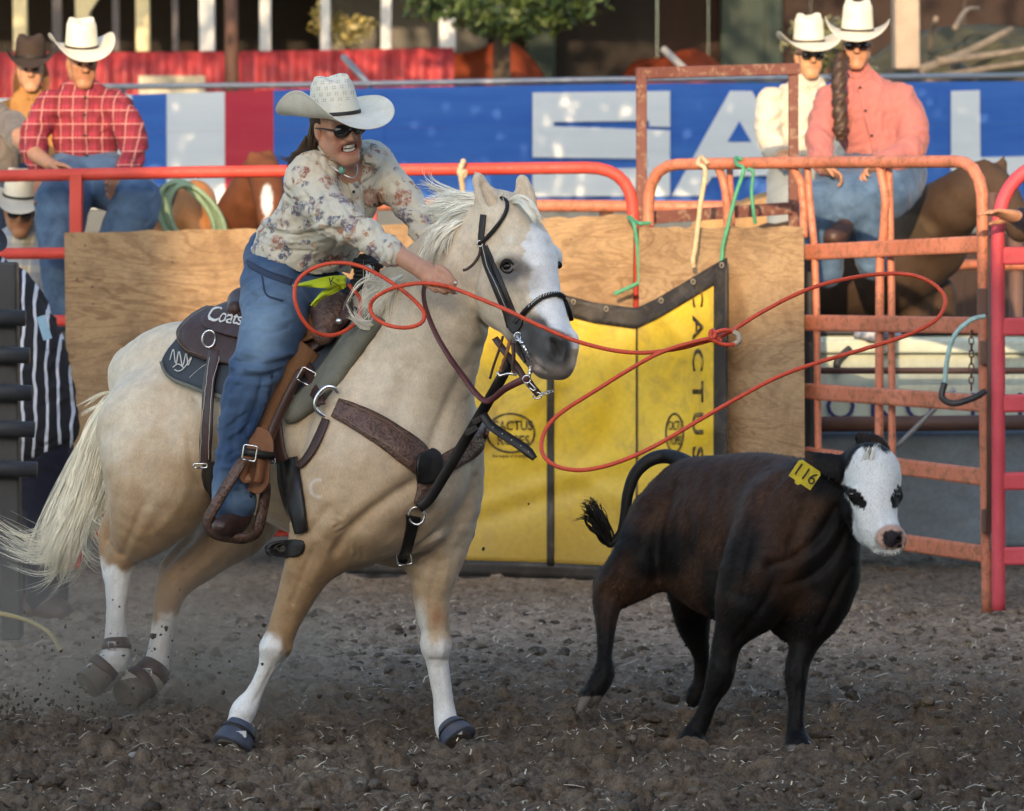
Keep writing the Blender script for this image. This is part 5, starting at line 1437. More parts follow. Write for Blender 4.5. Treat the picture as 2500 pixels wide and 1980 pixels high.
    v = sculpt(v, q, [
        ([(1655, 1190), (1618, 1260), (1602, 1340), (1606, 1415)], 13, -.016, bk), ([(1600, 1200), (1570, 1300), (1560, 1370)], 24, .008, bk), ([(1640, 1150), (1600, 1185), (1560, 1225)], 12, .007, bk),
        ([(1900, 1170), (1845, 1270), (1815, 1370), (1800, 1450)], 14, -.014), ([(1930, 1200), (1880, 1300), (1850, 1390)], 26, .01), ([(1945, 1165), (1895, 1195), (1860, 1260)], 14, .008),
        ([(2040, 1240), (2000, 1310), (1935, 1362), (1880, 1380)], 11, -.012, fr), ([(2075, 1270), (2045, 1340), (1985, 1405), (1920, 1430)], 11, -.012, fr), ([(2060, 1255), (2015, 1330), (1950, 1385)], 14, .009, fr), ([(1990, 1180), (1960, 1260), (1930, 1330)], 14, -.007, fr),
        ([(2080, 1380), (2035, 1460), (2000, 1530)], 9, -.012, fr), ([(1890, 1430), (1850, 1500), (1800, 1560)], 12, -.01, fr),
        ([(1700, 1160), (1680, 1260), (1690, 1380)], 10, -.004), ([(1735, 1170), (1720, 1280), (1735, 1400)], 10, -.004), ([(1775, 1180), (1762, 1290), (1775, 1420)], 10, -.004),
        ([(1745, 1618), (1760, 1645)], 9, .006, fr), ([(1775, 1600), (1782, 1640)], 9, .006, fr), ([(1770, 1672), (1735, 1725)], 5, -.005, fr), ([(1935, 1610), (1932, 1650)], 8, .006, fr), ([(1960, 1610), (1958, 1655)], 8, .005, fr), ([(1948, 1680), (1945, 1750)], 5, -.004, fr),
        ([(1500, 1450), (1478, 1490), (1472, 1580)], 6, -.005, bk), ([(1500, 1400), (1470, 1430)], 8, .006, bk),
        ([(2096, 1180), (2078, 1196), (2070, 1214)], 6, .006, fr), ([(2074, 1222), (2090, 1228), (2104, 1222)], 5, -.005, fr), ([(2110, 1230), (2125, 1280)], 14, -.006, fr), ([(2160, 1230), (2165, 1270)], 12, -.005, fr), ([(2112, 1338), (2140, 1342), (2175, 1344), (2200, 1338)], 3.5, -.007, fr), ([(2100, 1290), (2112, 1330)], 8, .004, fr),
        ([(2154, 1310), (2158, 1318)], 5, -.01, fr), ([(2194, 1316), (2192, 1324)], 5, -.01, fr), ([(2128, 1120), (2130, 1170)], 14, -.004, fr)])
    N = vnormals(v, q); x, y = pix(v); p = v.copy()
    n1 = fbm(p * 6, 4, 3); n2 = fbm(p * 22, 3, 4); n3 = fbm(p * 70, 2, 6)
    v = v + N * (.004 * n1 + .002 * n2)[:, None]
    blk = np.array([.008, .0072, .0075]); brn = np.array([.052, .027, .017])
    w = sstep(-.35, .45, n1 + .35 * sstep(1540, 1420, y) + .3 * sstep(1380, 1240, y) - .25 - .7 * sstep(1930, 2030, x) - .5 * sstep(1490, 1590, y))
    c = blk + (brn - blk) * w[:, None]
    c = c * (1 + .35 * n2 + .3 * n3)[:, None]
    def paint(m, col):
        nonlocal c; c = c + (np.asarray(col) - c) * np.clip(m, 0, 1)[:, None]
    ex = np.interp(y, [1085, 1110, 1150, 1180, 1215, 1240, 1300, 1335, 1360], [2110, 2082, 2062, 2056, 2066, 2078, 2086, 2096, 2100])
    face = (v[:, 1] < 14.36) * sstep(-3, 4, x - ex + 6 * n2) * sstep(1092, 1108, y + 12 * n2 - 8 * np.sin(x / 7)) * (x > 2040) * (y < 1375)
    paint(face, np.array([.74, .76, .76]) * (1 + .06 * n2)[:, None])
    ep = inpoly(x + 4 * n2 + 3 * n3, y + 4 * n3, [(2040, 1178), (2062, 1184), (2078, 1190), (2096, 1198), (2110, 1214), (2116, 1230), (2110, 1244), (2096, 1238), (2084, 1234), (2074, 1222), (2064, 1206), (2040, 1200)]) | inpoly(x + 3 * n2, y + 4 * n3, [(2192, 1184), (2215, 1190), (2215, 1236), (2190, 1240), (2178, 1242), (2173, 1222), (2180, 1202)])
    paint((v[:, 1] < 14.36) * ep, blk)
    paint(face * sstep(5, -3, (np.hypot((x - 2178) / 40, (y - 1312) / 30) - 1) * 30 + 5 * n2) * sstep(1345, 1335, y), (.52, .34, .27))
    nd = np.minimum(np.maximum(np.abs(x - 2180) - 24 + .25 * np.abs(y - 1315), np.abs(y - 1316) - 22 + .25 * np.abs(x - 2178)), 99)
    paint(face * sstep(3, -3, nd + 5 * n2 + 6 * n3) * sstep(1288, 1296, y), (.022, .018, .022))
    hoofm = (((y > 1806) & (x < 1740)) | ((y > 1818) & (x < 2000)) | ((y > 1700) & (x < 1470)))
    paint(hoofm * .8, (.2, .18, .16))
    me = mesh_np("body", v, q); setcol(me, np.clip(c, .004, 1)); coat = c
    m, n, l, b = newmat("calf_coat")
    co = n.new("ShaderNodeTexCoord").outputs["Object"]; a = n.new("ShaderNodeVertexColor"); a.layer_name = "Col"
    f = noise_tex(n, l, co, 210, 3, .6, 0, (1, 1, .4)); g = noise_tex(n, l, co, 45, 4, .6, .4)
    cc = mixc(n, l, 1., a.outputs[0], ramp(n, l, f, [(.25, .82), (.75, 1.15)]), 'MULTIPLY')
    l.new(cc, b.inputs["Base Color"]); b.inputs["Roughness"].default_value = .6; b.inputs["Specular IOR Level"].default_value = .16
    b.inputs["Sheen Weight"].default_value = .02; b.inputs["Sheen Roughness"].default_value = .4
    p1 = bump(n, l, b, g, .25, .008); bump(n, l, b, f, .25, .0015, p1)
    root = thing("calf", "brown-black calf with white face trotting ahead of the palomino", "calf", (.8, 14.8, 0))
    link("body", me, m, root)
    # tail and switch
    D = 15.2
    mt = mat("calf_black_hair", (.012, .011, .011), .6, .2, 30, .4, 120)
    c = spline(PP([(1700, 1150, D - .12), (1662, 1124, D - .05), (1622, 1114, D), (1582, 1126, D), (1550, 1158, D), (1533, 1205, D), (1526, 1255, D), (1516, 1300, D), (1492, 1328, D), (1478, 1318, D)]), 50)
    b = MB(); b.tube(c, np.interp(np.linspace(0, 1, 50), [0, .25, .6, .9, 1], [PX(24), PX(18), PX(14), PX(10), PX(8)]), 12); b.build("tail", mt, root, True)
    mh2 = mat("switch_hair", (1, 1, 1), .5, .2, 20, 0, attr=True)
    hair("tail_switch", [dict(guides=[[(1494, 1328, D), (1478, 1300, D), (1460, 1265, D), (1440, 1232, D), (1428, 1240, D)], [(1490, 1330, D), (1470, 1318, D), (1448, 1290, D), (1428, 1265, D), (1412, 1258, D)],
                                      [(1498, 1325, D), (1492, 1290, D), (1478, 1250, D), (1455, 1220, D), (1440, 1212, D)]], n=190, seed=31, spread=.009, r=.0022, frizz=.016),
                         dict(guides=[[(1490, 1330, D), (1505, 1318, D), (1512, 1300, D), (1510, 1290, D)]], n=14, seed=32, spread=.01, r=.0016)], (.014, .012, .012), mh2, root)
    # tuft on the poll, hairs along the back
    dr = Drape(v, q)
    gs = []
    for i, (xx, dx, dy) in enumerate([(2090, -14, -12), (2105, 4, -16), (2118, 6, -10), (2130, 18, -22), (2140, 12, -12)]):
        h = dr.hit(xx, 1118, -.01); d = h[0][1]
        gs.append([(xx, 1122, d - .012), (xx + dx * .5, 1108 + dy * .3, d - .02), (xx + dx, 1106 + dy, d - .015)])
    hair("poll_tuft", [dict(guides=gs, n=60, seed=33, spread=.008, r=.0011, seg=7, frizz=.004)], (1.2, 1.2, 1.15), M_HAIR, root)
    me2 = mat("calf_eye", (.006, .005, .005), .25, 0, 5, 0, spec=1.)
    for xx, yy in ((2080, 1207), (2191, 1208)):
        h = dr.hit(xx, yy, -.004)
        b = MB(); b.blob(h[0], (.013, .009, .009), 2, 0, 2); b.build("eye", me2, root, True)
    # short coat: lying hairs over body and face
    rg = np.random.default_rng(77); N2 = vnormals(v, q); cand = np.nonzero((N2[:, 1] < .45))[0]
    pick = rg.choice(cand, 15000, replace=False); p0 = v[pick]; nn = N2[pick]; col = coat[pick]
    xx, yy = pix(p0); headm = (xx > 2040) & (yy < 1380)
    flow = np.stack([-.55 + .5 * vnoise(p0 * 5, 3), .3 + .3 * vnoise(p0 * 5, 4), -.8 + .6 * vnoise(p0 * 4, 5)], 1)
    flow[headm] = np.stack([.1 * vnoise(p0[headm] * 30, 6), np.zeros(headm.sum()), np.where(yy[headm] < 1150, .6, -.8)], 1)
    flow -= nn * (flow * nn).sum(1, keepdims=True); flow /= np.linalg.norm(flow, axis=1, keepdims=True) + 1e-6
    Ln = np.where(headm, .009, .016) * rg.uniform(.6, 1.4, len(pick)); wv = np.cross(nn, flow)
    w_ = (.0011 * rg.uniform(.7, 1.3, len(pick)))[:, None]
    m1 = p0 + flow * (Ln * .5)[:, None] + nn * .0035 + rg.normal(0, .0012, p0.shape); t1 = p0 + flow * Ln[:, None] + nn * .0035 + rg.normal(0, .002, p0.shape)
    VV = np.stack([p0 - wv * w_ - nn * .001, p0 + wv * w_ - nn * .001, m1 - wv * w_, m1 + wv * w_, t1 - wv * w_ * .3, t1 + wv * w_ * .3], 1).reshape(-1, 3); bb = np.arange(len(pick))[:, None] * 6
    mf = mesh_np("coat_hair", VV, np.concatenate([bb + [0, 1, 3, 2], bb + [2, 3, 5, 4]])); setcol(mf, np.repeat(np.clip(col * rg.uniform(.7, 1.9, len(pick))[:, None], .004, .9), 6, 0))
    fo = link("coat_hair", mf, mat("calf_fur", (1, 1, 1), .6, 0, 5, 0, attr=True, spec=.2), root); fo["kind"] = "stuff"
    # ear tag
    t = thing("ear_tag", "yellow ear tag numbered 116 hanging from the calf's ear", "ear tag", P(1965, 1158, 14.2))
    c0 = P(1966, 1158, 14.2); an = math.radians(-34)
    rt = np.array([math.cos(an), 0, math.sin(an)]); up = np.array([-math.sin(an), 0, math.cos(an)]); nrm = np.cross(rt, up)
    b = MB(); w, h = .045, .036
    o = np.array([(-w, -h), (-w * .4, -h), (-w * .3, -h * 1.25), (w * .0, -h * 1.25), (w * .1, -h), (w, -h), (w, h * .75), (w * .8, h), (-w * .8, h), (-w, h * .75)])
    bm = bmesh.new(); vs = [bm.verts.new(c0 + rt * a + up * e2) for a, e2 in o]; fc = bm.faces.new(vs)
    e3 = bmesh.ops.extrude_face_region(bm, geom=[fc]); bmesh.ops.translate(bm, vec=(0, .003, 0), verts=[g2 for g2 in e3["geom"] if isinstance(g2, bmesh.types.BMVert)])
    bmesh.ops.recalc_face_normals(bm, faces=bm.faces); mm = bpy.data.meshes.new("plate"); bm.to_mesh(mm); bm.free()
    link("plate", mm, mat("yellow_tag", (.62, .5, .02), .45, .25, 40, .3, 200, dirt=.3), t)
    place_text("number", "116", .062, c0 - [0, .003, 0], rt, up, M_BLACKLEATHER, t, .0012, xs=.95)
    return root, dr
CALF, CD = build_calf()
# ================================================================ figures
def nrm(a): a = np.asarray(a, float); return a / np.linalg.norm(a)
def frame_of(f, up):
    f = nrm(f); r = nrm(np.cross(f, np.asarray(up, float))); u = np.cross(r, f)
    return r, f, u                      # subject's right, forward, up
def head_sdf(s, c, f, up, sc=1.0, neck=True, mouth=False):
    R, Fw, U = frame_of(f, up); c = np.asarray(c, float); B = np.stack([R, Fw, U], 1)
    L = lambda x, y, z: c + (B @ np.array([x * .93, y, z])) * sc
    e = lambda x, y, z, a, b, d, k=.02, cut=False: s.ell(L(x, y, z), np.array([a * .93, b, d]) * sc, B, k * sc, cut)
    e(0, -.012, .035, .074, .092, .084)
    e(0, .028, -.035, .056, .058, .082, .03)
    for t in (-1, 1):
        s.cone(L(.05 * t, .0, -.06), L(.018 * t, .068, -.102), .022 * sc, .02 * sc, .03 * sc)
        e(.042 * t, .058, -.018, .024, .02, .02, .025)
        s.cone(L(.012 * t, .083, .022), L(.048 * t, .066, .024), .012 * sc, .01 * sc, .018 * sc)
        e(.077 * t, -.008, -.012, .008, .017, .03, .012)
        e(.031 * t, .088, .002, .015, .013, .011, .012, True)
        e(.013 * t, .096, -.032, .009, .01, .008, .008)
        e(.042 * t, .062, -.058, .018, .016, .02, .02)
    s.path([L(0, .084, .016), L(0, .098, -.008), L(0, .108, -.026)], np.array([.0095, .011, .0145]) * sc, .012 * sc)
    s.cone(L(-.011, .075, -.105), L(.011, .075, -.105), .019 * sc, .019 * sc, .02 * sc)
    if mouth:
        s.cone(L(-.021, .083, -.0465), L(.021, .083, -.0465), .009 * sc, .009 * sc, .008 * sc)
        s.cone(L(-.02, .08, -.086), L(.02, .08, -.086), .01 * sc, .01 * sc, .008 * sc)
        e(0, .089, -.067, .034, .02, .0145, .006, True)
    else:
        s.cone(L(-.017, .081, -.056), L(.017, .081, -.056), .008 * sc, .008 * sc, .008 * sc)
        s.cone(L(-.014, .08, -.07), L(.014, .08, -.07), .009 * sc, .009 * sc, .008 * sc)
    if neck: s.path([L(0, -.02, -.05), L(0, -.03, -.12), L(0, -.04, -.19)], np.array([.055, .052, .06]) * sc, .03 * sc)
    return L, B

def hand_sdf(s, wrist, tip, palm_n, sc=1.0, curl=.5, thumb=1):
    """relaxed hand: palm and five fingers from wrist toward tip"""
    w = np.asarray(wrist, float); t = nrm(np.asarray(tip, float) - w); n = nrm(np.asarray(palm_n, float) - t * np.dot(palm_n, t)); x = np.cross(t, n)
    B = np.stack([x, t, n], 1)
    L = lambda a, b, c: w + (B @ np.array([a, b, c])) * sc
    s.cone(L(0, -.02, 0), L(0, .02, 0), .026 * sc, .028 * sc, .02 * sc, (n, .75))
    s.ell(L(0, .05, 0), np.array([.042, .052, .017]) * sc, B, .02 * sc)
    for i, (a, ln) in enumerate(((-.03, .072), (-.01, .084), (.011, .078), (.031, .06))):
        k = [L(a * .9, .075, 0)]
        ang = 0; p = np.array([a, .085, 0.])
        r = [.0105]
        for j in range(3):
            ang += curl * (.6 + .15 * i) * (1.0 if j else .7)
            p = p + np.array([a * .05, math.cos(ang), math.sin(ang)]) * ln * (.45, .33, .24)[j]
            k.append(L(*p)); r.append((.0092, .0085, .007)[j])
        s.path(k, np.array(r) * sc, .006 * sc, None, 10)
    s.path([L(-.03 * thumb, .02, .004), L(-.05 * thumb, .045, .015), L(-.052 * thumb, .075, .028), L(-.042 * thumb, .098, .04)], np.array([.015, .0125, .0105, .008]) * sc, .01 * sc, None, 10)

def folds(v, q, amp, sc, seed, stretch=(1, 1, 1)):
    N = vnormals(v, q); p = v * np.asarray(stretch) * sc
    w = np.stack([fbm(p * .6, 2, seed + 1), fbm(p * .6, 2, seed + 2), fbm(p * .6, 2, seed + 3)], 1)
    r = 1 - np.abs(fbm(p + w * 1.2, 3, seed)) * 2.2
    return v + N * (amp * (np.clip(r, -.6, 1)))[:, None]

def hat_mesh(c, f, up, rx=.079, ry=.098, hgt=.12, brim=.075, curl=.055, front=.0, sag=.02, dent=.03, asym=0.0, taper=.13, name="hat"):
    """western hat: creased crown and rolled brim, in head space; returns crown, brim, band arrays"""
    R, Fw, U = frame_of(f, up); B = np.stack([R, Fw, U], 1); c = np.asarray(c, float)
    W = lambda p: c + np.asarray(p) @ B.T
    n = 64; th = np.arange(n) * 2 * np.pi / n
    sx, cy = np.cos(th), np.sin(th)
    def grid(rows):
        A = np.stack(rows); m = len(rows)
        i, k = np.meshgrid(np.arange(m - 1), np.arange(n), indexing='ij')
        return W(A.reshape(-1, 3)), np.stack([i * n + k, i * n + (k + 1) % n, (i + 1) * n + (k + 1) % n, (i + 1) * n + k], -1).reshape(-1, 4)
    rows = []
    for t in np.linspace(0, 1, 14):
        k = 1 - taper * t - .12 * sstep(.75, 1, t); z = hgt * t
        x = rx * k * sx; y = ry * k * cy
        pin = .022 * t ** 2 * np.exp(-((th - 1.0) / .38) ** 2) + .022 * t ** 2 * np.exp(-((th - (np.pi - 1.0)) / .38) ** 2)
        y2 = y; x2 = x * (1 - pin / rx * 1.1)
        zz = z + .014 * t * (np.cos(2 * th) * 0 + (np.abs(sx) ** 1.5)) - .012 * t * np.clip(cy, 0, 1) 
        rows.append(np.stack([x2, y2, zz * np.ones(n)], 1))
    top = rows[-1]
    for t in np.linspace(.9, .0, 9):
        k = t; q = top * np.array([k, k, 1.])
        d = dent * (1 - k ** 2) * np.exp(-(q[:, 0] / .03) ** 2) + .004 * (1 - k)
        d2 = .018 * np.exp(-((np.abs(q[:, 0]) - .042) / .018) ** 2 - ((q[:, 1] - .05) / .03) ** 2)
        q[:, 2] = q[:, 2] + .012 * (1 - k ** 2) - d - d2
        rows.append(q)
    crown = grid(rows)
    br = []
    for t in np.linspace(0, 1, 12):
        bw = brim * (1 + .18 * np.abs(cy) ** 2)
        side = np.abs(sx) ** 2.2
        x = (rx + bw * t * (1 - .35 * side * t * (curl * (1 + asym * sx) / .055))) * sx; y = (ry + bw * t) * cy
        z = curl * (1 + asym * sx) * side * t ** 1.8 * 1.5 - sag * np.abs(cy) ** 2 * t + front * np.clip(cy, 0, 1) ** 2 * t + .004 * np.sin(3 * th + 1) * t
        br.append(np.stack([x, y, z], 1))
    lower = [r - np.array([0, 0, .004]) for r in br[::-1]]
    edge = [br[-1] * np.array([1.012, 1.012, 1]) - np.array([0, 0, .002])]
    brm = grid(br + edge + lower)
    bd = []
    for z, k in ((.002, 1.015), (.004, 1.03), (.013, 1.028), (.015, 1.0)):
        bd.append(np.stack([rx * k * (1 - .13 * z / hgt) * sx, ry * k * (1 - .13 * z / hgt) * cy, np.full(n, z)], 1))
    return crown, brm, grid(bd)
def make_hat(parent, m, mband, c, f, up, **kw):
    cr, br, bd = hat_mesh(c, f, up, **kw)
    h = link("hat", mesh_np("hat", *cr), m, parent)
    link("brim", mesh_np("brim", *br), m, h); link("hat_band", mesh_np("hat_band", *bd), mband, h)
    return h
def glasses(parent, L, B, m, mf, sc=1.0):
    g = None
    for t in (-1, 1):
        a = np.arange(20) * 2 * np.pi / 20
        rr = np.stack([.031 * np.sign(np.cos(a)) * np.abs(np.cos(a)) ** .8, .021 * np.sin(a) * (1 + .12 * np.cos(a) * t)], 1)
        V = [L(.033 * t, .106, .0)]; Fc = []
        for x, z in rr: V.append(L(.033 * t + x, .103 - .35 * abs(.033 * t + x) ** 1.5 * 2.2 + .004, z + .001))
        Fc = [[0, 1 + i, 1 + (i + 1) % 20] for i in range(20)]
        o = link("sunglasses" if g is None else "lens", mesh_np("lens", V, np.array(Fc)), m, parent if g is None else g)
        o.modifiers.new("thick", 'SOLIDIFY').thickness = .003
        if g is None: g = o
        b = MB(); b.tube(V[1:], .0022 * sc, 6, closed=True); b.build("rim", mf, g, True)
        b = MB(); b.tube([L(.058 * t, .088, .004), L(.079 * t, .04, .006), L(.082 * t, -.01, .0)], .003 * sc, 6); b.build("temple", mf, g, True)
    b = MB(); b.tube([L(-.009, .107, .006), L(0, .11, .008), L(.009, .107, .006)], .0022 * sc, 6); b.build("bridge", mf, g, True)
    return g
def skinmat(name, c, red=.25):
    m, n, l, b = newmat(name)
    co = n.new("ShaderNodeTexCoord").outputs["Object"]; a = n.new("ShaderNodeVertexColor"); a.layer_name = "Col"
    g = noise_tex(n, l, co, 35, 4, .6); f = noise_tex(n, l, co, 240, 3, .6)
    cc = mixc(n, l, 1., a.outputs[0], ramp(n, l, g, [(.3, .9), (.7, 1.08)]), 'MULTIPLY')
    l.new(cc, b.inputs["Base Color"]); b.inputs["Roughness"].default_value = .5; b.inputs["Specular IOR Level"].default_value = .4
    b.inputs["Subsurface Weight"].default_value = .12; b.inputs["Subsurface Radius"].default_value = (.008, .003, .002); b.inputs["Subsurface Scale"].default_value = .6
    bump(n, l, b, f, .12, .002); return m
M_SKIN = skinmat("skin", None)
M_LENS = mat("dark_lens", (.006, .006, .007), .06, 0, 5, 0, spec=.9)
M_FRAME = mat("black_frame", (.012, .012, .013), .35, 0, 5, 0)
def clothmat(name, c, c2=None, rough=.85, weave=260, var=.2, **kw):
    return mat(name, c, rough, var, 9, .3, weave, col2=c2, sheen=.15, spec=.25, bdist=.002, **kw)
M_JEANS = clothmat("blue_denim", (.065, .125, .235), (.11, .19, .32))
M_DARKJEANS = clothmat("dark_denim", (.03, .045, .09), (.06, .08, .13))
M_STRAW = mat("straw_hat", (.74, .71, .6), .7, .12, 20, .35, 220, bdist=.003)
M_FELT = mat("brown_felt", (.045, .028, .02), .9, .3, 12, .4, 200)
M_BAND = mat("hat_band", (.02, .018, .016), .6)
def plaid(name, base, line1, line2, scale=9., tilt=0.0, w1=.5, w2=.1):
    m, n, l, b = newmat(name)
    tc = n.new("ShaderNodeTexCoord").outputs["Object"]
    mp = n.new("ShaderNodeMapping"); mp.inputs["Rotation"].default_value = (0, tilt, .25); mp.inputs["Scale"].default_value = (scale,) * 3; l.new(tc, mp.inputs[0])
    sp = n.new("ShaderNodeSeparateXYZ"); l.new(mp.outputs[0], sp.inputs[0])
    def stripes(o, ph, w, soft=.04):
        f = n.new("ShaderNodeMath"); f.operation = 'ADD'; f.inputs[1].default_value = ph; l.new(o, f.inputs[0])
        g = n.new("ShaderNodeMath"); g.operation = 'FRACT'; l.new(f.outputs[0], g.inputs[0])
        return ramp(n, l, g.outputs[0], [(0, 1.), (w, 1.), (min(w + soft, .99), 0.), (1, 0.)])
    c = base
    c = mixc(n, l, .5, c, mixc(n, l, stripes(sp.outputs[0], 0, w1), c, tuple(x * .35 for x in base)))
    c = mixc(n, l, .5, c, mixc(n, l, stripes(sp.outputs[2], .3, w1), c, tuple(x * .35 for x in base)))
    for o, ph in ((sp.outputs[0], .7), (sp.outputs[2], .85)): c = mixc(n, l, mixc(n, l, .6, (0, 0, 0), stripes(o, ph, w2)), c, line1)
    for o, ph in ((sp.outputs[0], .3), (sp.outputs[2], .4)): c = mixc(n, l, mixc(n, l, .5, (0, 0, 0), stripes(o, ph, w2 * .6)), c, line2)
    l.new(c, b.inputs["Base Color"]); b.inputs["Roughness"].default_value = .85; return m
def stripes_mat(name, dark, light, scale, w, axis=0):
    m, n, l, b = newmat(name)
    tc = n.new("ShaderNodeTexCoord").outputs["Object"]
    nz = n.new("ShaderNodeTexNoise"); nz.inputs["Scale"].default_value = 5; nz.inputs["Detail"].default_value = 2; l.new(tc, nz.inputs["Vector"])
    sp = n.new("ShaderNodeSeparateXYZ"); l.new(tc, sp.inputs[0])
    a = n.new("ShaderNodeMath"); a.operation = 'MULTIPLY_ADD'; a.inputs[1].default_value = .045; l.new(nz.outputs[0], a.inputs[0]); l.new(sp.outputs[axis], a.inputs[2])
    f = n.new("ShaderNodeMath"); f.operation = 'MULTIPLY'; f.inputs[1].default_value = scale; l.new(a.outputs[0], f.inputs[0])
    g = n.new("ShaderNodeMath"); g.operation = 'FRACT'; l.new(f.outputs[0], g.inputs[0])
    c = mixc(n, l, ramp(n, l, g.outputs[0], [(0, 1.), (w, 1.), (w + .06, 0.), (1, 0.)]), dark, light)
    l.new(c, b.inputs["Base Color"]); b.inputs["Roughness"].default_value = .85; return m

def figure(label, sp, group=None):
    """a whole clothed person from joint chains (px,py,d,r_px)"""
    h = sp.get("h", .008)
    hd = P(*sp["head"]); sc = sp.get("sc", 1.0)
    root = thing("person", label, "person", sp["base"], group)
    s = SDF(h)
    L, B = head_sdf(s, hd, sp["f"], sp["up"], sc, True, False)
    for ch in sp.get("torso", []) and [sp["torso"]]: s.chain([(a, b, d + .02, r * .78) for a, b, d, r in ch], .05, sp.get("tflat"))
    for key in ("arm1", "arm2", "leg1", "leg2"):
        if key in sp: s.chain([(a, b, d, r * .8) for a, b, d, r in sp[key]], .02)
    for w, t, n in sp.get("hands", []): hand_sdf(s, P(*w), P(*t), n, sc * sp.get("hsc", 1.0), sp.get("curl", .5))
    for ch in sp.get("bare", []): s.chain(ch, .02)
    v, q = s.arrays(1)
    me = mesh_np("body", v, q)
    c = np.tile(np.asarray(sp.get("skin", (.5, .27, .17))) * .8, (len(v), 1)) * (1 + .08 * fbm(v * 20, 2, 3))[:, None]
    loc = (v - hd) @ B / sc
    lip = np.exp(-(loc[:, 0] / .02) ** 2 - ((loc[:, 2] + .063) / .009) ** 2) * (loc[:, 1] > .06)
    c = c + (np.array([.4, .14, .1]) - c) * (.6 * lip)[:, None]
    setcol(me, np.clip(c, 0, 1)); link("body", me, M_SKIN, root)
    if "torso" in sp:
        s = SDF(h); s.chain(sp["torso"], .06, sp.get("tflat"))
        for key in ("arm1", "arm2"):
            if key in sp: s.chain(sp[key], .035)
        s.path([L(0, -.035, -.13), L(0, -.03, -.165)], np.array([.058, .075]) * sc, .03)
        v, q = s.arrays(1); v = folds(v, q, sp.get("fold", .008), 9, sp.get("seed", 3))
        sh = link("shirt", mesh_np("shirt", v, q), sp["shirt"], root)
        if "placket" in sp:
            r_ = Drape(v, q).strap(sp["placket"], 13, .004, .006, 30, 4)
            if r_ is not None: link("placket", mesh_np("placket", *r_), sp["shirt"], sh)
            for pt in sp["placket"]:
                hh = Drape(v, q).hit(pt[0], pt[1], .012); bt = MB()
                if hh: bt.blob(hh[0], (.008, .005, .008), 1, 0, 2); bt.build("button", M_FRAME, sh, True)
        col = SDF(.006)
        for t in (-1, 1): col.path([L(.058 * t, -.06, -.115), L(.05 * t, .02, -.135), L(.018 * t, .06, -.165)], np.array([.016, .018, .012]) * sc, .006, (nrm(np.array([.3 * t, -1, .3])), .5))
        v, q = col.arrays(1); link("collar", mesh_np("collar", v, q), sp.get("collar", sp["shirt"]), sh)
    if "leg1" in sp:
        s = SDF(h); s.chain(sp["leg1"], .04)
        if "leg2" in sp: s.chain(sp["leg2"], .05)
        if "seat" in sp: s.chain(sp["seat"], .05)
        v, q = s.arrays(1); v = folds(v, q, .007, 8, 9); link("jeans", mesh_np("jeans", v, q), sp["jeans"], root)
    for bt in sp.get("boots", []):
        s = SDF(h); s.chain(bt, .03); v, q = s.arrays(1); link("boot", mesh_np("boot", v, q), M_LEATHER, root)
    if "hat" in sp: make_hat(root, sp["hat"], sp.get("band", M_BAND), L(0, -.005, sp.get("hz", .055)), sp.get("hf", sp["f"]), sp.get("hup", sp["up"]), **sp.get("hk", {}))
    if sp.get("shades"): glasses(root, L, B, M_LENS, M_FRAME, sc)
    else:
        me_ = M_FRAME
        for t in (-1, 1):
            b = MB(); b.blob(L(.031 * t, .084, .003), np.array([.011, .009, .0075]) * sc, 1, 0, 2); b.build("eye", me_, root, True)
    if "hair" in sp:
        guides = [[L(*p) for p in g] for g in sp["hair"]]
        V = []; Q = []; C = []; o = 0
        rg = np.random.default_rng(4)
        for g in guides:
            for k in range(sp.get("hairn", 40)):
                cc = spline(g, 10) + rg.normal(0, .012, 3) * np.linspace(.5, 1, 10)[:, None]
                vv, qq = tube_arrays(cc, np.linspace(.0035, .0008, 10), 3); V.append(vv); Q.append(qq + o); o += len(vv); C.append(np.full((len(vv), 1), rg.uniform(.6, 1.3)))
        me = mesh_np("hair", np.concatenate(V), np.concatenate(Q)); setcol(me, np.concatenate(C) * np.asarray(sp["hairc"])); link("hair", me, M_HAIR, root)
    return root, L, B
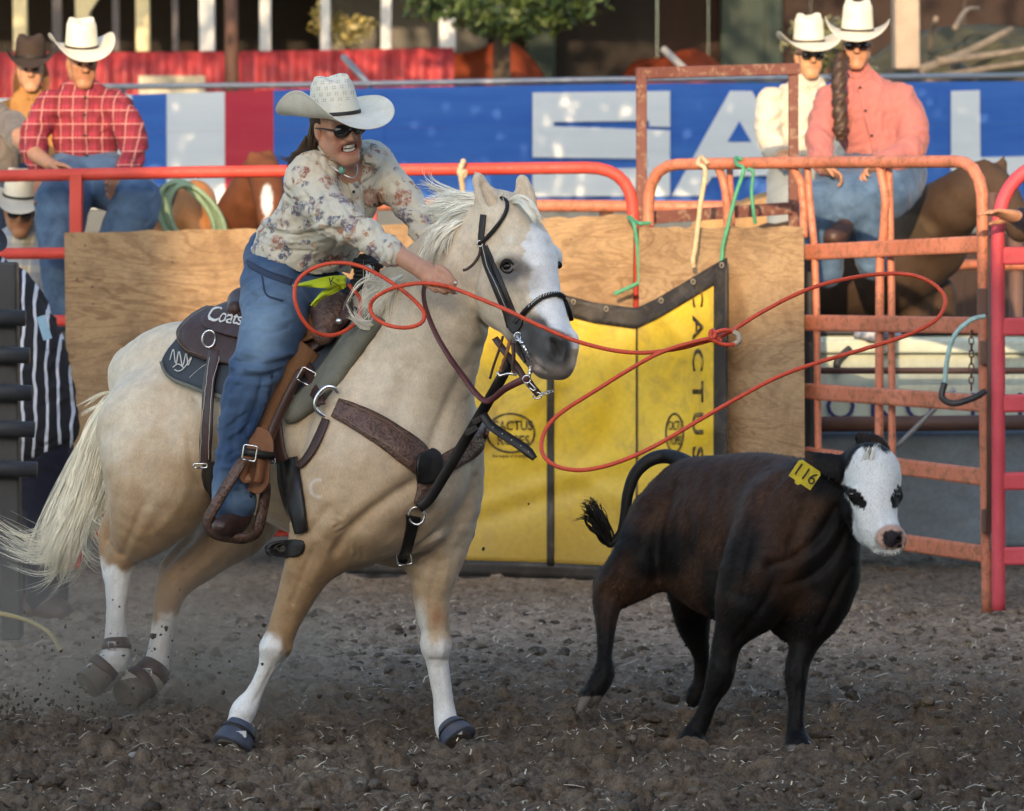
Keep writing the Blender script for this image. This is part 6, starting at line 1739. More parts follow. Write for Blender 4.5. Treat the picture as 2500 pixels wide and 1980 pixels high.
# ================================================================ the rider
def floral():
    m, n, l, b = newmat("printed_cotton")
    co = n.new("ShaderNodeTexCoord").outputs["Object"]
    wz = n.new("ShaderNodeTexNoise"); wz.inputs["Scale"].default_value = 22; wz.inputs["Detail"].default_value = 3; l.new(co, wz.inputs["Vector"])
    w = n.new("ShaderNodeMix"); w.data_type = 'VECTOR'; w.inputs[0].default_value = .06; l.new(co, w.inputs[4]); l.new(wz.outputs["Color"], w.inputs[5])
    c = mixc(n, l, ramp(n, l, noise_tex(n, l, co, 6, 4, .6), [(.35, 0.), (.65, 1.)]), (.68, .62, .5), (.6, .58, .5))
    def motif(scale, th, cols, seed):
        nonlocal c
        mp = n.new("ShaderNodeMapping"); mp.inputs["Location"].default_value = (seed, seed * .7, seed * 1.3); l.new(w.outputs[1], mp.inputs[0])
        v = n.new("ShaderNodeTexVoronoi"); v.inputs["Scale"].default_value = scale; l.new(mp.outputs[0], v.inputs["Vector"])
        hs = n.new("ShaderNodeSeparateColor"); l.new(v.outputs["Color"], hs.inputs[0])
        sel = ramp(n, l, hs.outputs[0], [(.32, 0.), (.34, 1.)])
        d = ramp(n, l, v.outputs["Distance"], [(th * .75, 1.), (th, 0.)])
        tex = ramp(n, l, noise_tex(n, l, co, 75, 3, .6), [(.4, .15), (.55, .95)])
        k = mixc(n, l, 1., mixc(n, l, 1., d, sel, 'MULTIPLY'), tex, 'MULTIPLY')
        c = mixc(n, l, k, c, mixc(n, l, ramp(n, l, hs.outputs[1], [(.45, 0.), (.55, 1.)]), cols[0], cols[1]))
    motif(12, .42, ((.36, .13, .09), (.17, .13, .2)), 1.3)
    motif(17, .38, ((.3, .1, .08), (.1, .11, .17)), 4.1)
    motif(25, .34, ((.45, .25, .17), (.22, .2, .22)), 7.7)
    l.new(c, b.inputs["Base Color"]); b.inputs["Roughness"].default_value = .8; b.inputs["Sheen Weight"].default_value = .1
    bump(n, l, b, noise_tex(n, l, co, 30, 4, .6, .6), .25, .006)
    return m
M_FLORAL = floral()

def build_rider():
    root = thing("person", "rider in a cowboy hat and printed shirt leaning forward to throw her rope", "person", P(655, 760, 14.8))
    hc = P(822, 304, 14.42); f = (.50, -.84, -.18); up = (-.10, -.2, .97)
    s = SDF(.0045)
    L, B = head_sdf(s, hc, f, up, 1.04, False, True)
    s.path([L(0, -.02, -.05), L(-.005, -.04, -.12), P(842, 420, 14.52)], np.array([.052, .05, .055]), .03)
    TOR = [(692, 690, 14.86, 106), (738, 622, 14.8, 111), (780, 555, 14.72, 112), (818, 480, 14.64, 106), (838, 432, 14.58, 80)]
    A1 = [(756, 445, 14.46, 56), (798, 512, 14.36, 50), (845, 548, 14.28, 41), (888, 570, 14.22, 34), (960, 618, 14.12, 28)]
    A2 = [(905, 408, 14.7, 52), (940, 440, 14.66, 44), (985, 480, 14.6, 38), (1022, 540, 14.52, 30), (1036, 584, 14.47, 23)]
    LG = [(676, 695, 14.74, 88), (670, 785, 14.56, 80), (642, 862, 14.45, 65), (612, 930, 14.41, 58), (588, 1000, 14.41, 50), (573, 1065, 14.42, 41), (570, 1130, 14.43, 44), (570, 1200, 14.44, 51), (570, 1226, 14.44, 53)]
    L2 = [(725, 690, 14.98, 92), (850, 800, 15.05, 82), (985, 930, 15.08, 60), (1060, 1080, 15.02, 48), (1118, 1260, 14.95, 42)]
    for ch in (TOR, LG, L2): s.chain([(a, b2, d, r * .85) for a, b2, d, r in ch], .03)
    s.chain([(a, b2, d, r * .78) for a, b2, d, r in A1], .02); s.chain([(a, b2, d, r * .78) for a, b2, d, r in A2], .02)
    # right forearm and hand closed on the rope
    s.chain([(950, 612, 14.13, 22), (985, 630, 14.1, 23), (1015, 648, 14.07, 23), (1035, 660, 14.05, 25)], .02)
    s.ell(P(1056, 674, 14.03), (PX(34), PX(20), PX(24)), np.stack([nrm([.84, 0, -.54]), [0, 1, 0], nrm([.54, 0, .84])], 1), .02)
    s.ell(P(1062, 688, 14.02), (PX(28), PX(20), PX(18)), k=.02)
    for pts in ([(1086, 672, 14.0, 10), (1100, 690, 13.985, 9), (1106, 702, 14.0, 8), (1098, 708, 14.03, 7)],          # index
                [(1080, 684, 13.99, 10), (1094, 702, 13.975, 9), (1106, 711, 13.985, 8), (1113, 712, 14.01, 7)],
                [(1066, 694, 13.985, 9.5), (1080, 709, 13.975, 9), (1090, 712, 14.0, 8), (1094, 706, 14.03, 7)],
                [(1050, 696, 13.99, 9), (1062, 707, 13.985, 8), (1074, 708, 14.01, 7)],
                [(1072, 656, 14.02, 12), (1090, 668, 14.0, 11), (1102, 682, 13.99, 9), (1110, 690, 13.99, 8)]):
        s.chain(pts, .006)
    # left hand on the reins
    s.chain([(1034, 580, 14.47, 18), (1040, 600, 14.45, 19)], .02)
    s.ell(P(1046, 612, 14.43), (PX(20), PX(20), PX(24)), k=.015)
    for i, (dx, dy) in enumerate(((-12, 6), (-8, 14), (-2, 20), (6, 24))):
        s.chain([(1048 + dx, 612 + dy * .5, 14.40, 8), (1036 + dx, 622 + dy * .6, 14.385, 7.5), (1030 + dx, 630 + dy * .5, 14.4, 6.5)], .005)
    s.chain([(1056, 600, 14.4, 9), (1052, 618, 14.38, 8), (1044, 628, 14.38, 6.5)], .006)
    v, q = s.arrays(1)
    v = sculpt(v, q, [([(1040, 686), (1056, 700), (1064, 709)], 2.6, -.004), ([(1058, 682), (1074, 700), (1084, 712)], 2.6, -.005), ([(1072, 674), (1088, 694), (1098, 706)], 2.6, -.005), ([(1078, 664), (1092, 680), (1104, 694)], 2.4, -.004), ([(1050, 690), (1054, 694)], 4, .003), ([(1066, 684), (1070, 688)], 4, .003), ([(1080, 674), (1084, 678)], 4, .003),
        ([(1000, 640), (1030, 652), (1056, 672)], 3, .0015), ([(1010, 630), (1040, 648), (1066, 664)], 3, .0015), ([(990, 652), (1012, 662)], 3, -.0015)])
    x, y = pix(v)
    c = np.tile(np.array([.52, .28, .19]), (len(v), 1)); p = v
    c = c * (1 + .1 * fbm(p * 25, 3, 3))[:, None]
    loc = (v - hc) @ B / 1.04
    def paint(m, col):
        nonlocal c; c = c + (np.asarray(col) - c) * np.clip(m, 0, 1)[:, None]
    hm = np.linalg.norm(loc, axis=1) < .16
    paint(hm * .35 * np.exp(-((np.abs(loc[:, 0]) - .045) / .02) ** 2 - ((loc[:, 2] + .03) / .025) ** 2) * (loc[:, 1] > 0), (.45, .15, .1))
    lips = hm * (loc[:, 1] > .06) * np.exp(-((np.hypot(loc[:, 0] / .037, (loc[:, 2] + .067) / .019) - 1) / .28) ** 2)
    paint(.75 * lips, (.36, .11, .09))
    paint(hm * (loc[:, 1] > .055) * (np.hypot(loc[:, 0] / .033, (loc[:, 2] + .067) / .0145) < .95), (.10, .03, .03))
    me = mesh_np("body", v, q); setcol(me, np.clip(c, 0, 1)); link("body", me, M_SKIN, root)
    # teeth
    mt = mat("teeth", (.8, .78, .72), .25, .05, 30, 0)
    for row, z0, hh in ((0, -.0605, .0105), (1, -.0735, .0095)):
        for i in range(-4, 5):
            t = i / 4.5; b = MB()
            b.box(L(.031 * t * .95, .0845 - .02 * t * t, z0), (.0066, .006, hh), B); b.build("tooth", mt, root, True, .0012)
    # shirt
    s = SDF(.005)
    s.chain(TOR[1:], .05, (U_FWD, .88)); s.chain([(704, 668, 14.84, 103), (738, 622, 14.8, 111)], .05)
    s.chain(A1, .03); s.chain(A2, .03)
    s.chain([(770, 425, 14.5, 50), (840, 402, 14.55, 50), (900, 400, 14.66, 48)], .05)
    s.cone(P(850, 395, 14.5), P(868, 470, 14.42), .05, .015, .03, cut=True)
    # hem flares a little
    v, q = s.arrays(1); x, y = pix(v)
    v = folds(v, q, .0075, 11, 5, (1, 1, 1.3)); v = folds(v, q, .0035, 26, 15)
    v = sculpt(v, q, [([(640, 540), (690, 560), (750, 556), (800, 548)], 4, .008), ([(636, 550), (690, 572), (750, 570), (800, 560)], 4, -.009), ([(628, 566), (690, 590), (760, 588), (810, 575)], 5, .007), ([(625, 590), (690, 612), (770, 612)], 4, -.007), ([(700, 500), (730, 530), (760, 552)], 6, -.012), ([(690, 470), (716, 520)], 6, .006),
        ([(742, 470), (760, 505), (790, 545), (830, 575)], 6, -.010), ([(752, 445), (790, 470), (830, 520)], 8, -.004), ([(836, 505), (846, 535), (838, 570)], 4, .006), ([(852, 512), (862, 540), (856, 575)], 4, -.008), ([(866, 520), (878, 548), (872, 580)], 4, .006), ([(882, 530), (892, 556), (886, 588)], 4, -.007), ([(900, 545), (908, 570), (902, 598)], 4, .005), ([(918, 556), (924, 580), (918, 606)], 4, -.005),
        ([(800, 490), (812, 520), (806, 548)], 5, -.005), ([(945, 430), (965, 450), (975, 475)], 5, -.006), ([(975, 470), (1000, 475), (1012, 490)], 4, .006), ([(985, 500), (1010, 505), (1026, 515)], 4, -.007), ([(995, 520), (1015, 522), (1035, 535)], 4, .006), ([(1000, 540), (1022, 545), (1040, 552)], 3.5, -.006), ([(1008, 560), (1028, 562), (1046, 566)], 3.5, .005),
        ([(880, 450), (872, 520), (860, 600)], 6, -.006), ([(905, 510), (890, 570), (880, 620)], 6, .007), ([(830, 560), (820, 600), (800, 640)], 7, -.007), ([(770, 600), (760, 640)], 6, .005), ([(690, 630), (700, 655)], 6, -.005), ([(650, 600), (655, 640)], 6, .005), ([(780, 390), (800, 420), (840, 440)], 5, -.005), ([(700, 440), (690, 490), (665, 540)], 8, .006)])
    # long pulls across the waist and sleeve
    N = vnormals(v, q)
    pull = np.sin((y * .11 + x * .045 + 3 * fbm(v * 6, 2, 4))) * np.exp(-((y - 560) / 60) ** 2) * .005 + np.sin((x + .6 * y) * .16 + 3 * fbm(v * 7, 2, 8)) * .004 * np.exp(-((x - 875) / 45) ** 2 - ((y - 560) / 50) ** 2)
    v = v + N * pull[:, None]
    keep = ~((y > 655 + .10 * (x - 690) + 6 * np.sin(x / 23)) & (x < 905))
    fk = keep[q].all(1); used = np.unique(q[fk]); mp = np.full(len(v), -1); mp[used] = np.arange(len(used))
    sh = link("shirt", mesh_np("shirt", v[used], mp[q[fk]]), M_FLORAL, root)
    SD = Drape(v, q)
    sh.modifiers.new("cloth", 'SOLIDIFY').thickness = .003
    # collar points, placket, pocket flap, buttons, cuffs
    def on(pts, off, th, name, m, par, dr=SD, w=None):
        if w is None:
            vv, ff = patch_on(dr, spline(pts, 28, True), 0, off, th)
        else:
            vv, ff = dr.strap(pts, w, off, th, 30, 4)
        return link(name, mesh_np(name, vv, ff), m, par)
    on([(772, 362), (800, 372), (838, 378), (840, 408), (822, 398), (790, 385)], .02, .006, "collar", M_FLORAL, sh)
    on([(886, 372), (905, 362), (925, 385), (918, 405), (893, 400)], .02, .006, "collar", M_FLORAL, sh)
    on([(846, 410), (862, 452), (872, 490), (878, 530)], .008, .004, "placket", M_FLORAL, sh, w=24)
    on([(892, 462), (935, 470), (934, 502), (892, 500)], .006, .004, "pocket_flap", mat("rust_print", (.42, .2, .12), .8, .5, 40, .4, 120, col2=(.6, .5, .4)), sh)
    mb = mat("dark_button", (.03, .025, .025), .3)
    for px_, py_ in ((851, 430), (860, 468), (906, 496)):
        h = SD.hit(px_, py_, .016); b = MB(); b.blob(h[0], (.006, .004, .006), 1, 0, 2); b.build("button", mb, sh, True)
    vv, ff = SD.strap([(944, 596), (950, 620), (936, 648)], 26, .003, .004, 16, 4); link("cuff", mesh_np("cuff", vv, ff), M_FLORAL, sh)
    # jeans
    s = SDF(.006); s.chain(LG, .04); s.chain(L2, .04); s.chain([(688, 690, 14.84, 92), (700, 655, 14.86, 98), (700, 640, 14.86, 104)], .05); s.chain([(740, 690, 14.8, 90), (760, 720, 14.76, 80)], .06)
    v, q = s.arrays(1); x, y = pix(v); v = folds(v, q, .006, 8, 25, (1, 1, 1.6)); N = vnormals(v, q)
    v = v + N * (.006 * np.sin(y * .12 + x * .05 + 2 * fbm(v * 5, 2, 9)) * np.exp(-((y - 890) / 45) ** 2) + .004 * np.sin(y * .1 - x * .08) * np.exp(-((y - 720) / 50) ** 2))[:, None]
    v = sculpt(v, q, [([(712, 862), (670, 872), (620, 868), (582, 858)], 6, .007), ([(706, 876), (665, 888), (615, 886), (574, 880)], 5, -.008), ([(690, 890), (650, 904), (600, 902), (566, 896)], 6, .008), ([(676, 906), (640, 920), (590, 918), (556, 914)], 5, -.007), ([(664, 930), (620, 940), (570, 930)], 6, .005),
        ([(702, 800), (665, 812), (620, 806)], 5, -.005), ([(712, 780), (672, 792)], 6, .005), ([(700, 735), (650, 748), (605, 742)], 6, -.005), ([(690, 760), (640, 775), (598, 770)], 7, .005), ([(640, 700), (600, 725)], 6, .006), ([(650, 715), (606, 742)], 5, -.005),
        ([(655, 930), (640, 1000), (606, 1060)], 8, .008), ([(640, 930), (622, 1000), (592, 1060)], 7, -.008), ([(575, 930), (556, 1010), (548, 1090)], 9, .006), ([(596, 960), (574, 1040), (566, 1110)], 8, -.006), ([(555, 1100), (540, 1160), (530, 1215)], 8, .007), ([(574, 1120), (560, 1180), (552, 1225)], 7, -.007), ([(600, 1130), (596, 1200)], 8, .006),
        ([(600, 1010), (560, 1040)], 5, -.005), ([(606, 1030), (560, 1065)], 5, .005), ([(610, 1090), (560, 1110)], 5, -.005), ([(614, 1180), (560, 1196)], 5, .004)])
    n1 = fbm(v * 9, 3, 2)
    fade = np.exp(-((y - 800) / 110) ** 2) * np.exp(-((x - 640) / 60) ** 2) + .6 * np.exp(-((y - 1210) / 40) ** 2)
    c = np.array([.018, .055, .15]) + (np.array([.20, .31, .44]) - np.array([.018, .055, .15])) * np.clip(.1 + .75 * fade + .3 * n1, 0, 1)[:, None]
    c = c * (1 + .12 * fbm(v * 60, 2, 4))[:, None]
    me = mesh_np("jeans", v, q); setcol(me, np.clip(c, 0, 1)); j = link("jeans", me, mat("washed_denim", (1, 1, 1), .85, .12, 12, .3, 320, attr=True, sheen=.1), root)
    JD = Drape(v, q)
    md = mat("denim_seam", (.03, .05, .1), .9)
    for pts, w in (([(600, 640), (650, 668), (712, 690)], 16), ([(664, 905), (655, 975), (622, 1050), (614, 1150), (612, 1215)], 5), ([(640, 672), (650, 720), (690, 735)], 4)):
        r_ = JD.strap(pts, w, .003, .003, 24, 3)
        if r_ is not None: link("seam", mesh_np("seam", *r_), md, j)
    # boots
    mbt = mat("dark_boot_leather", (.06, .03, .025), .4, .3, 20, .5, 90)
    s = SDF(.005); s.chain([(590, 1215, 14.47, 36), (585, 1250, 14.46, 34), (572, 1275, 14.42, 32), (548, 1285, 14.34, 27), (538, 1286, 14.31, 20)], .03)
    v, q = s.arrays(1); v = folds(v, q, .002, 30, 7); link("boot", mesh_np("boot", v, q), mbt, root)
    s = SDF(.006); s.chain([(1118, 1262, 14.95, 36), (1128, 1295, 14.93, 32), (1140, 1305, 14.86, 18)], .03); v, q = s.arrays(1); link("boot", mesh_np("boot", v, q), M_NAVY, root)
    # hat
    make_hat(root, rider_hat_mat(), M_BAND, L(0, -.008, .034), (.6, -.8, -.05), (-.17, .02, .985), rx=.084, ry=.104, hgt=.124, brim=.116, curl=.05, front=-.03, sag=.006, dent=.034, asym=.3, taper=.2)
    hat_vents(root)
    glasses(root, L, B, M_LENS, M_FRAME, 1.04)
    # hair: low pony tail blown back
    hg = []
    for a, bb, cc, dd in (((.07, -.03, .03), (.078, -.05, -.04), (.06, -.1, -.1), (.03, -.15, -.13)), ((.06, -.06, .03), (.055, -.09, -.05), (.03, -.13, -.1), (.02, -.17, -.12)), ((.0, -.09, .02), (.0, -.11, -.05), (.01, -.15, -.1), (.03, -.2, -.13))):
        hg.append([L(*a), L(*bb), L(*cc), L(*dd)])
    def toguide(W): return [(CX + w[0] * F / w[1], YH - (w[2] - CAMH) * F / w[1], w[1]) for w in W]
    hair("hair", [dict(guides=[toguide(g) for g in hg], n=260, seed=51, spread=.012, r=.0022, frizz=.012),
                  dict(guides=[[(752, 330, 14.5), (735, 370, 14.5), (712, 392, 14.5), (695, 385, 14.5)], [(756, 340, 14.5), (740, 380, 14.5), (715, 402, 14.5), (700, 425, 14.5)]], n=60, seed=52, spread=.012, r=.0018, frizz=.02)],
         (.13, .085, .055), M_HAIR, root)
    s = SDF(.006); s.path([L(0, -.03, .03), L(0, -.055, -.02)], np.array([.082, .07]), .03); v, q = s.arrays(1); link("hair_cap", mesh_np("hair_cap", v, q), mat("brown_hair_mass", (.07, .045, .03), .6, .3, 40, .5, 200), root)
    # necklace with pendant, bracelet, nails, ring
    nk = [L(-.055, .0, -.125), L(-.04, .05, -.15), L(-.01, .075, -.172), L(.02, .06, -.16), L(.05, .01, -.13)]
    b = MB()
    b.tube(spline(nk, 30), .0022, 6); n_ = b.build("necklace", M_STEEL, root, True)
    b = MB(); b.blob(L(.028, .062, -.142), (.011, .007, .014), 5, .1, 2); b.build("pendant", mat("turquoise", (.12, .34, .28), .4), n_, True)
    mn = mat("white_nail", (.85, .83, .8), .25, 0, 5, 0)
    for t in ((1112, 690, 13.975), (1114, 714, 13.985), (1098, 706, 14.0), (1026, 622, 14.37), (1034, 630, 14.37), (1022, 614, 14.38)):
        b = MB(); b.blob(P(*t), (.0065, .005, .0045), 2, 0, 2); b.build("nail", mn, root, True)
    b = MB(); t = np.arange(14) * 2 * np.pi / 14; c0 = P(1070, 701, 13.985)
    b.tube([c0 + np.array([.0085 * math.cos(a), .011 * math.sin(a), .004 * math.sin(a)]) for a in t], .0016, 6, closed=True); b.build("ring", M_STEEL, root, True)
    b = MB(); c0 = P(1047, 566, 14.44); b.box(c0, (.03, .004, .014)); b.build("wrist_band", mat("yellow_band", (.7, .6, .03), .5), root)
    return root
def hat_vents(root):
    hat = [o for o in root.children if o.name.startswith("hat")][0]
    me = hat.data; v = mesh_arrays(me); q = np.array([p.vertices[:] for p in me.polygons]); dr = Drape(v, q); b = MB()
    for i in range(6):
        for j in range(5):
            px_, py_ = 762 + i * 19 + (j % 2) * 9 - j * 2, 188 + j * 15 - i * 1.5
            for dx, dy in ((-2.6, -2.2), (2.6, -2.2), (-2.6, 2.6), (2.6, 2.6)):
                h = dr.hit(px_ + dx, py_ + dy, .0006)
                if h: b.blob(h[0], (.0017, .0012, .0017), 1, 0, 1)
    o = b.build("vent_holes", M_BAND, hat); o["kind"] = "stuff"
def rider_hat_mat():
    m, n, l, b = newmat("vented_straw")
    co = n.new("ShaderNodeTexCoord").outputs["Object"]
    f = noise_tex(n, l, co, 260, 2, .5); g = noise_tex(n, l, co, 14, 4, .6)
    c = mixc(n, l, ramp(n, l, g, [(.3, 0.), (.75, 1.)]), (.82, .81, .73), (.7, .66, .53))
    c = mixc(n, l, 1., c, ramp(n, l, f, [(.3, .88), (.7, 1.06)]), 'MULTIPLY')
    l.new(c, b.inputs["Base Color"]); b.inputs["Roughness"].default_value = .65; bump(n, l, b, f, .3, .002); return m
RIDER = build_rider()
# ================================================================ saddle, pad, breast collar, bridle
M_PAD = mat("grey_blue_pad", (.05, .062, .08), .85, .25, 12, .4, 160)
M_FELTPAD = mat("grey_green_felt", (.19, .19, .155), .95, .25, 20, .5, 180)
M_THREAD = mat("white_stitch", (.7, .7, .68), .7, 0, 5, 0)
M_TAN = mat("tan_roughout", (.33, .16, .07), .85, .4, 12, .5, 120, col2=(.22, .1, .045))
def tooled(name, col):
    m, n, l, b = newmat(name)
    co = n.new("ShaderNodeTexCoord").outputs["Object"]
    w = noise_tex(n, l, co, 14, 3, .5, 2.5); v = n.new("ShaderNodeTexVoronoi"); v.feature = 'SMOOTH_F1'; v.inputs["Scale"].default_value = 55
    mp = n.new("ShaderNodeMix"); mp.data_type = 'VECTOR'; mp.inputs[0].default_value = .12
    nz = n.new("ShaderNodeTexNoise"); nz.inputs["Scale"].default_value = 30; l.new(co, nz.inputs["Vector"]); l.new(co, mp.inputs[4]); l.new(nz.outputs["Color"], mp.inputs[5]); l.new(mp.outputs[1], v.inputs["Vector"])
    k = ramp(n, l, v.outputs["Distance"], [(.15, .25), (.5, 1.)])
    c = mixc(n, l, k, tuple(x * .4 for x in col), tuple(min(1, x * 1.5) for x in col))
    c = mixc(n, l, 1., c, ramp(n, l, w, [(.3, .75), (.7, 1.2)]), 'MULTIPLY')
    l.new(c, b.inputs["Base Color"]); b.inputs["Roughness"].default_value = .45
    bump(n, l, b, v.outputs["Distance"], .8, .006); return m
M_TOOLED = tooled("tooled_leather", (.09, .05, .038))
def lay(name, poly, off, th, m, parent, n=44, dome=0.0, dr=HD):
    v, f = patch_on(dr, spline(poly, n, True), 0, off, th, None, dome)
    return link(name, mesh_np(name, v, f), m, parent)
def strap(name, path, w, off, th, m, parent, n=44, dr=HD, round_=.001):
    r = dr.strap(path, w, off, th, n, 5, None, round_)
    return link(name, mesh_np(name, *r), m, parent)
def stitch(path, off, parent, r=.0011, dr=HD, m=None):
    c = spline(path, 40); R = dr.row(c, off); b = MB(); b.tube([q[0] for q in R], r, 5); return b.build("stitching", m or M_THREAD, parent, True)
def ring(name, c, u, w, r, m, parent, n=20):
    t = np.arange(n) * 2 * np.pi / n; b = MB()
    b.tube([np.asarray(c) + np.asarray(u) * math.cos(a) + np.asarray(w) * math.sin(a) for a in t], r, 8, closed=True); return b.build(name, m, parent, True)
def buckle(px, py, w, h, off, parent, ang=0, dr=HD, d=None):
    hh = dr.hit(px, py, off) if d is None else (P(px, py, d), np.array([0, -1., 0]))
    c, nn = hh; x = np.array([math.cos(ang), 0, -math.sin(ang)]); z = np.array([math.sin(ang), 0, math.cos(ang)])
    return ring("buckle", c, x * PX(w), z * PX(h), .0035, M_STEEL, parent, 4) if False else _bk(c, x * PX(w), z * PX(h), parent)
def _bk(c, x, z, parent):
    b = MB(); p = rounded([c - z, c - x - z, c - x + z, c + x + z, c + x - z, c - z * 1.0001], .006, 4); b.tube(p, .0036, 7); return b.build("buckle", M_STEEL, parent, True)

def saddle_pad():
    r = thing("saddle_pad", "grey-blue saddle pad with felt edge under the saddle", "saddle pad", P(600, 900, 14.8))
    pad = [(404, 890), (406, 912), (420, 930), (465, 945), (520, 964), (600, 985), (690, 1002), (725, 1000), (770, 955), (835, 880), (900, 800), (905, 770), (840, 745), (700, 765), (560, 790), (470, 815), (428, 852)]
    lay("pad", pad, .026, .03, M_PAD, r, 60)
    strap("felt_edge", [(921, 768), (895, 806), (838, 884), (775, 962), (728, 1003), (706, 1010)], 50, .03, .034, M_FELTPAD, r, 40, round_=.012)
    strap("pad_binding", [(404, 893), (408, 915), (424, 931), (468, 946), (520, 965), (560, 976)], 9, .03, .008, M_FELTPAD, r, 30, round_=.004)
    for pts in ([(428, 886), (436, 862), (444, 896), (452, 866), (460, 902), (468, 870), (474, 900), (482, 880), (462, 908), (450, 914), (440, 910)], [(436, 905), (450, 896), (462, 906)]):
        stitch(pts, .031, r, .0022)
    for pts in ([(712, 980), (716, 962), (721, 975), (728, 955), (731, 968), (737, 948)], [(714, 985), (734, 972)]): stitch(pts, .034, r, .0018)
    strap("logo_panel", [(705, 985), (722, 960), (742, 935)], 26, .035, .006, M_PAD, r, 14)
    stitch([(478, 930), (500, 910), (525, 895)], .031, r, .0009)
saddle_pad()

SADDLE = thing("saddle", "dark brown roping saddle with tooled skirt beneath the rider", "saddle", P(650, 800, 14.8))
def saddle():
    r = SADDLE
    sk = lay("skirt", [(451, 835), (455, 818), (475, 797), (505, 780), (545, 764), (590, 756), (700, 742), (800, 735), (868, 748), (880, 782), (838, 832), (792, 868), (730, 905), (650, 915), (575, 905), (519, 892), (470, 868)], .05, .016, M_LEATHER, r, 60)
    stitch([(458, 838), (462, 822), (480, 803), (508, 787), (548, 771), (586, 764)], .0525, sk, .0011, m=mat("tan_stitch", (.3, .2, .14), .8))
    stitch([(456, 842), (474, 864), (519, 885)], .0525, sk, .0011, m=mat("tan_stitch", (.3, .2, .14), .8))
    jk = lay("seat_jockey", [(511, 812), (516, 800), (545, 784), (590, 772), (640, 770), (650, 840), (600, 846), (560, 836), (520, 822)], .066, .012, M_LEATHER, r, 40)
    me = text_mesh("Coats", .075, .0009, .92, .25); v = mesh_arrays(me)
    o = HD.hit(572, 800, .072)[0]
    w = []
    for t in v:
        px_, py_ = 570 + t[0] * 520, 806 - t[1] * 520 + t[0] * 80
        h = HD.hit(px_, py_, .0675 + t[2]); w.append(h[0] if h else o)
    me.vertices.foreach_set("co", np.array(w, np.float32).ravel()); me.update(); link("lettering", me, M_THREAD, jk)
    # tree: seat, cantle, swell, horn
    s = SDF(.006)
    s.chain([(600, 752, 15.05, 46), (680, 765, 14.92, 52), (760, 770, 14.78, 52)], .04)
    s.chain([(640, 735, 15.2, 24), (592, 728, 15.08, 26), (575, 755, 14.92, 22)], .03)
    v, q = s.arrays(1); link("seat", mesh_np("seat", v, q), M_LEATHER, r)
    s = SDF(.005)
    s.ell(P(815, 762, 14.57), (PX(58), PX(62), PX(50)), k=.04); s.ell(P(870, 745, 14.78), (PX(48), PX(60), PX(46)), k=.05)
    s.chain([(800, 795, 14.5, 34), (790, 818, 14.46, 26)], .04)
    v, q = s.arrays(1); v = folds(v, q, .002, 25, 3); sw = link("swell", mesh_np("swell", v, q), M_TOOLED, r)
    s = SDF(.005); s.chain([(862, 725, 14.64, 30), (884, 690, 14.6, 26), (893, 668, 14.58, 29), (896, 650, 14.57, 33)], .02); s.ell(P(897, 645, 14.57), (PX(44), PX(44), PX(12)), k=.02)
    v, q = s.arrays(1); N = vnormals(v, q); z = v[:, 2]; v = v + N * (.0025 * np.sin(z * 420))[:, None]
    link("horn", mesh_np("horn", v, q), M_BLACKLEATHER, r)
    h = HD.hit(832, 790, .075); b = MB(); b.blob(P(828, 784, 14.44), (.013, .008, .012), 1, 0, 2); b.build("concho", M_STEEL, r, True)
    # fender, stirrup leathers
    lay("fender_top", [(700, 872), (712, 835), (750, 800), (800, 790), (845, 790), (812, 835), (778, 860), (735, 873)], .075, .012, M_TAN, r, 40)
    strap("billet", [(778, 850), (745, 860), (705, 880)], 6, .085, .006, M_BLACKLEATHER, r, 20)
    v, q = ribbon(spline(PP([(752, 846, 14.5), (712, 900, 14.46), (684, 960, 14.44), (660, 1020, 14.43), (640, 1075, 14.42), (628, 1115, 14.41)]), 40), PX(1) * np.linspace(70, 50, 40), .008, (.15, -.98, .1)); link("fender", mesh_np("fender", v, q), M_TAN, r)
    v, q = ribbon(spline(PP([(735, 905, 14.43), (702, 965, 14.41), (672, 1030, 14.4), (655, 1075, 14.39)]), 30), PX(20), .006, (.25, -.96, .1)); link("fender_edge", mesh_np("fender_edge", v, q), M_LEATHER, r)
    polyslab("keeper", [(620, 1045), (648, 1048), (664, 1068), (668, 1100), (660, 1140), (656, 1180), (632, 1206), (602, 1196), (578, 1184), (590, 1140), (602, 1090)], lambda x, y: 14.385 - .0002 * (x - 620), .02, M_LEATHER2, r)
    v, q = ribbon(spline(PP([(612, 1165, 14.34), (596, 1168, 14.34), (598, 1135, 14.335), (616, 1108, 14.33), (636, 1112, 14.34), (636, 1150, 14.345), (630, 1178, 14.35)]), 40), PX(22), .006, (.4, -.8, .5)); link("stirrup_leather", mesh_np("stirrup_leather", v, q), M_LEATHER2, r)
    v, q = ribbon(PP([(592, 1102, 14.33), (612, 1105, 14.325), (640, 1110, 14.33), (670, 1114, 14.36)]), PX(19), .006, (.1, -.98, .1)); link("hobble_strap", mesh_np("hobble_strap", v, q), M_BLACKLEATHER, r)
    _bk(P(610, 1106, 14.315), np.array([PX(16), 0, -.004]), np.array([.004, 0, PX(18)]), r)
    # stirrup
    d = 14.4
    path = spline(PP([(600, 1118, d - .05), (582, 1142, d - .07), (552, 1190, d - .08), (520, 1245, d - .07), (508, 1275, d - .05), (522, 1302, d - .03), (560, 1312, d - .03), (600, 1314, d - .02), (626, 1300, d + .02), (640, 1250, d + .05), (648, 1195, d + .05), (640, 1170, d + .05)]), 50)
    t = np.gradient(path, axis=0); cen = P(575, 1235, d); up = nrm(cen - cen) if False else path - cen; up = up / np.linalg.norm(up, axis=1, keepdims=True) * .55 + np.array([-.25, -.8, 0])
    v, q = ribbon(path, .036, .014, up); st = link("stirrup", mesh_np("stirrup", v, q), M_TOOLED, r)
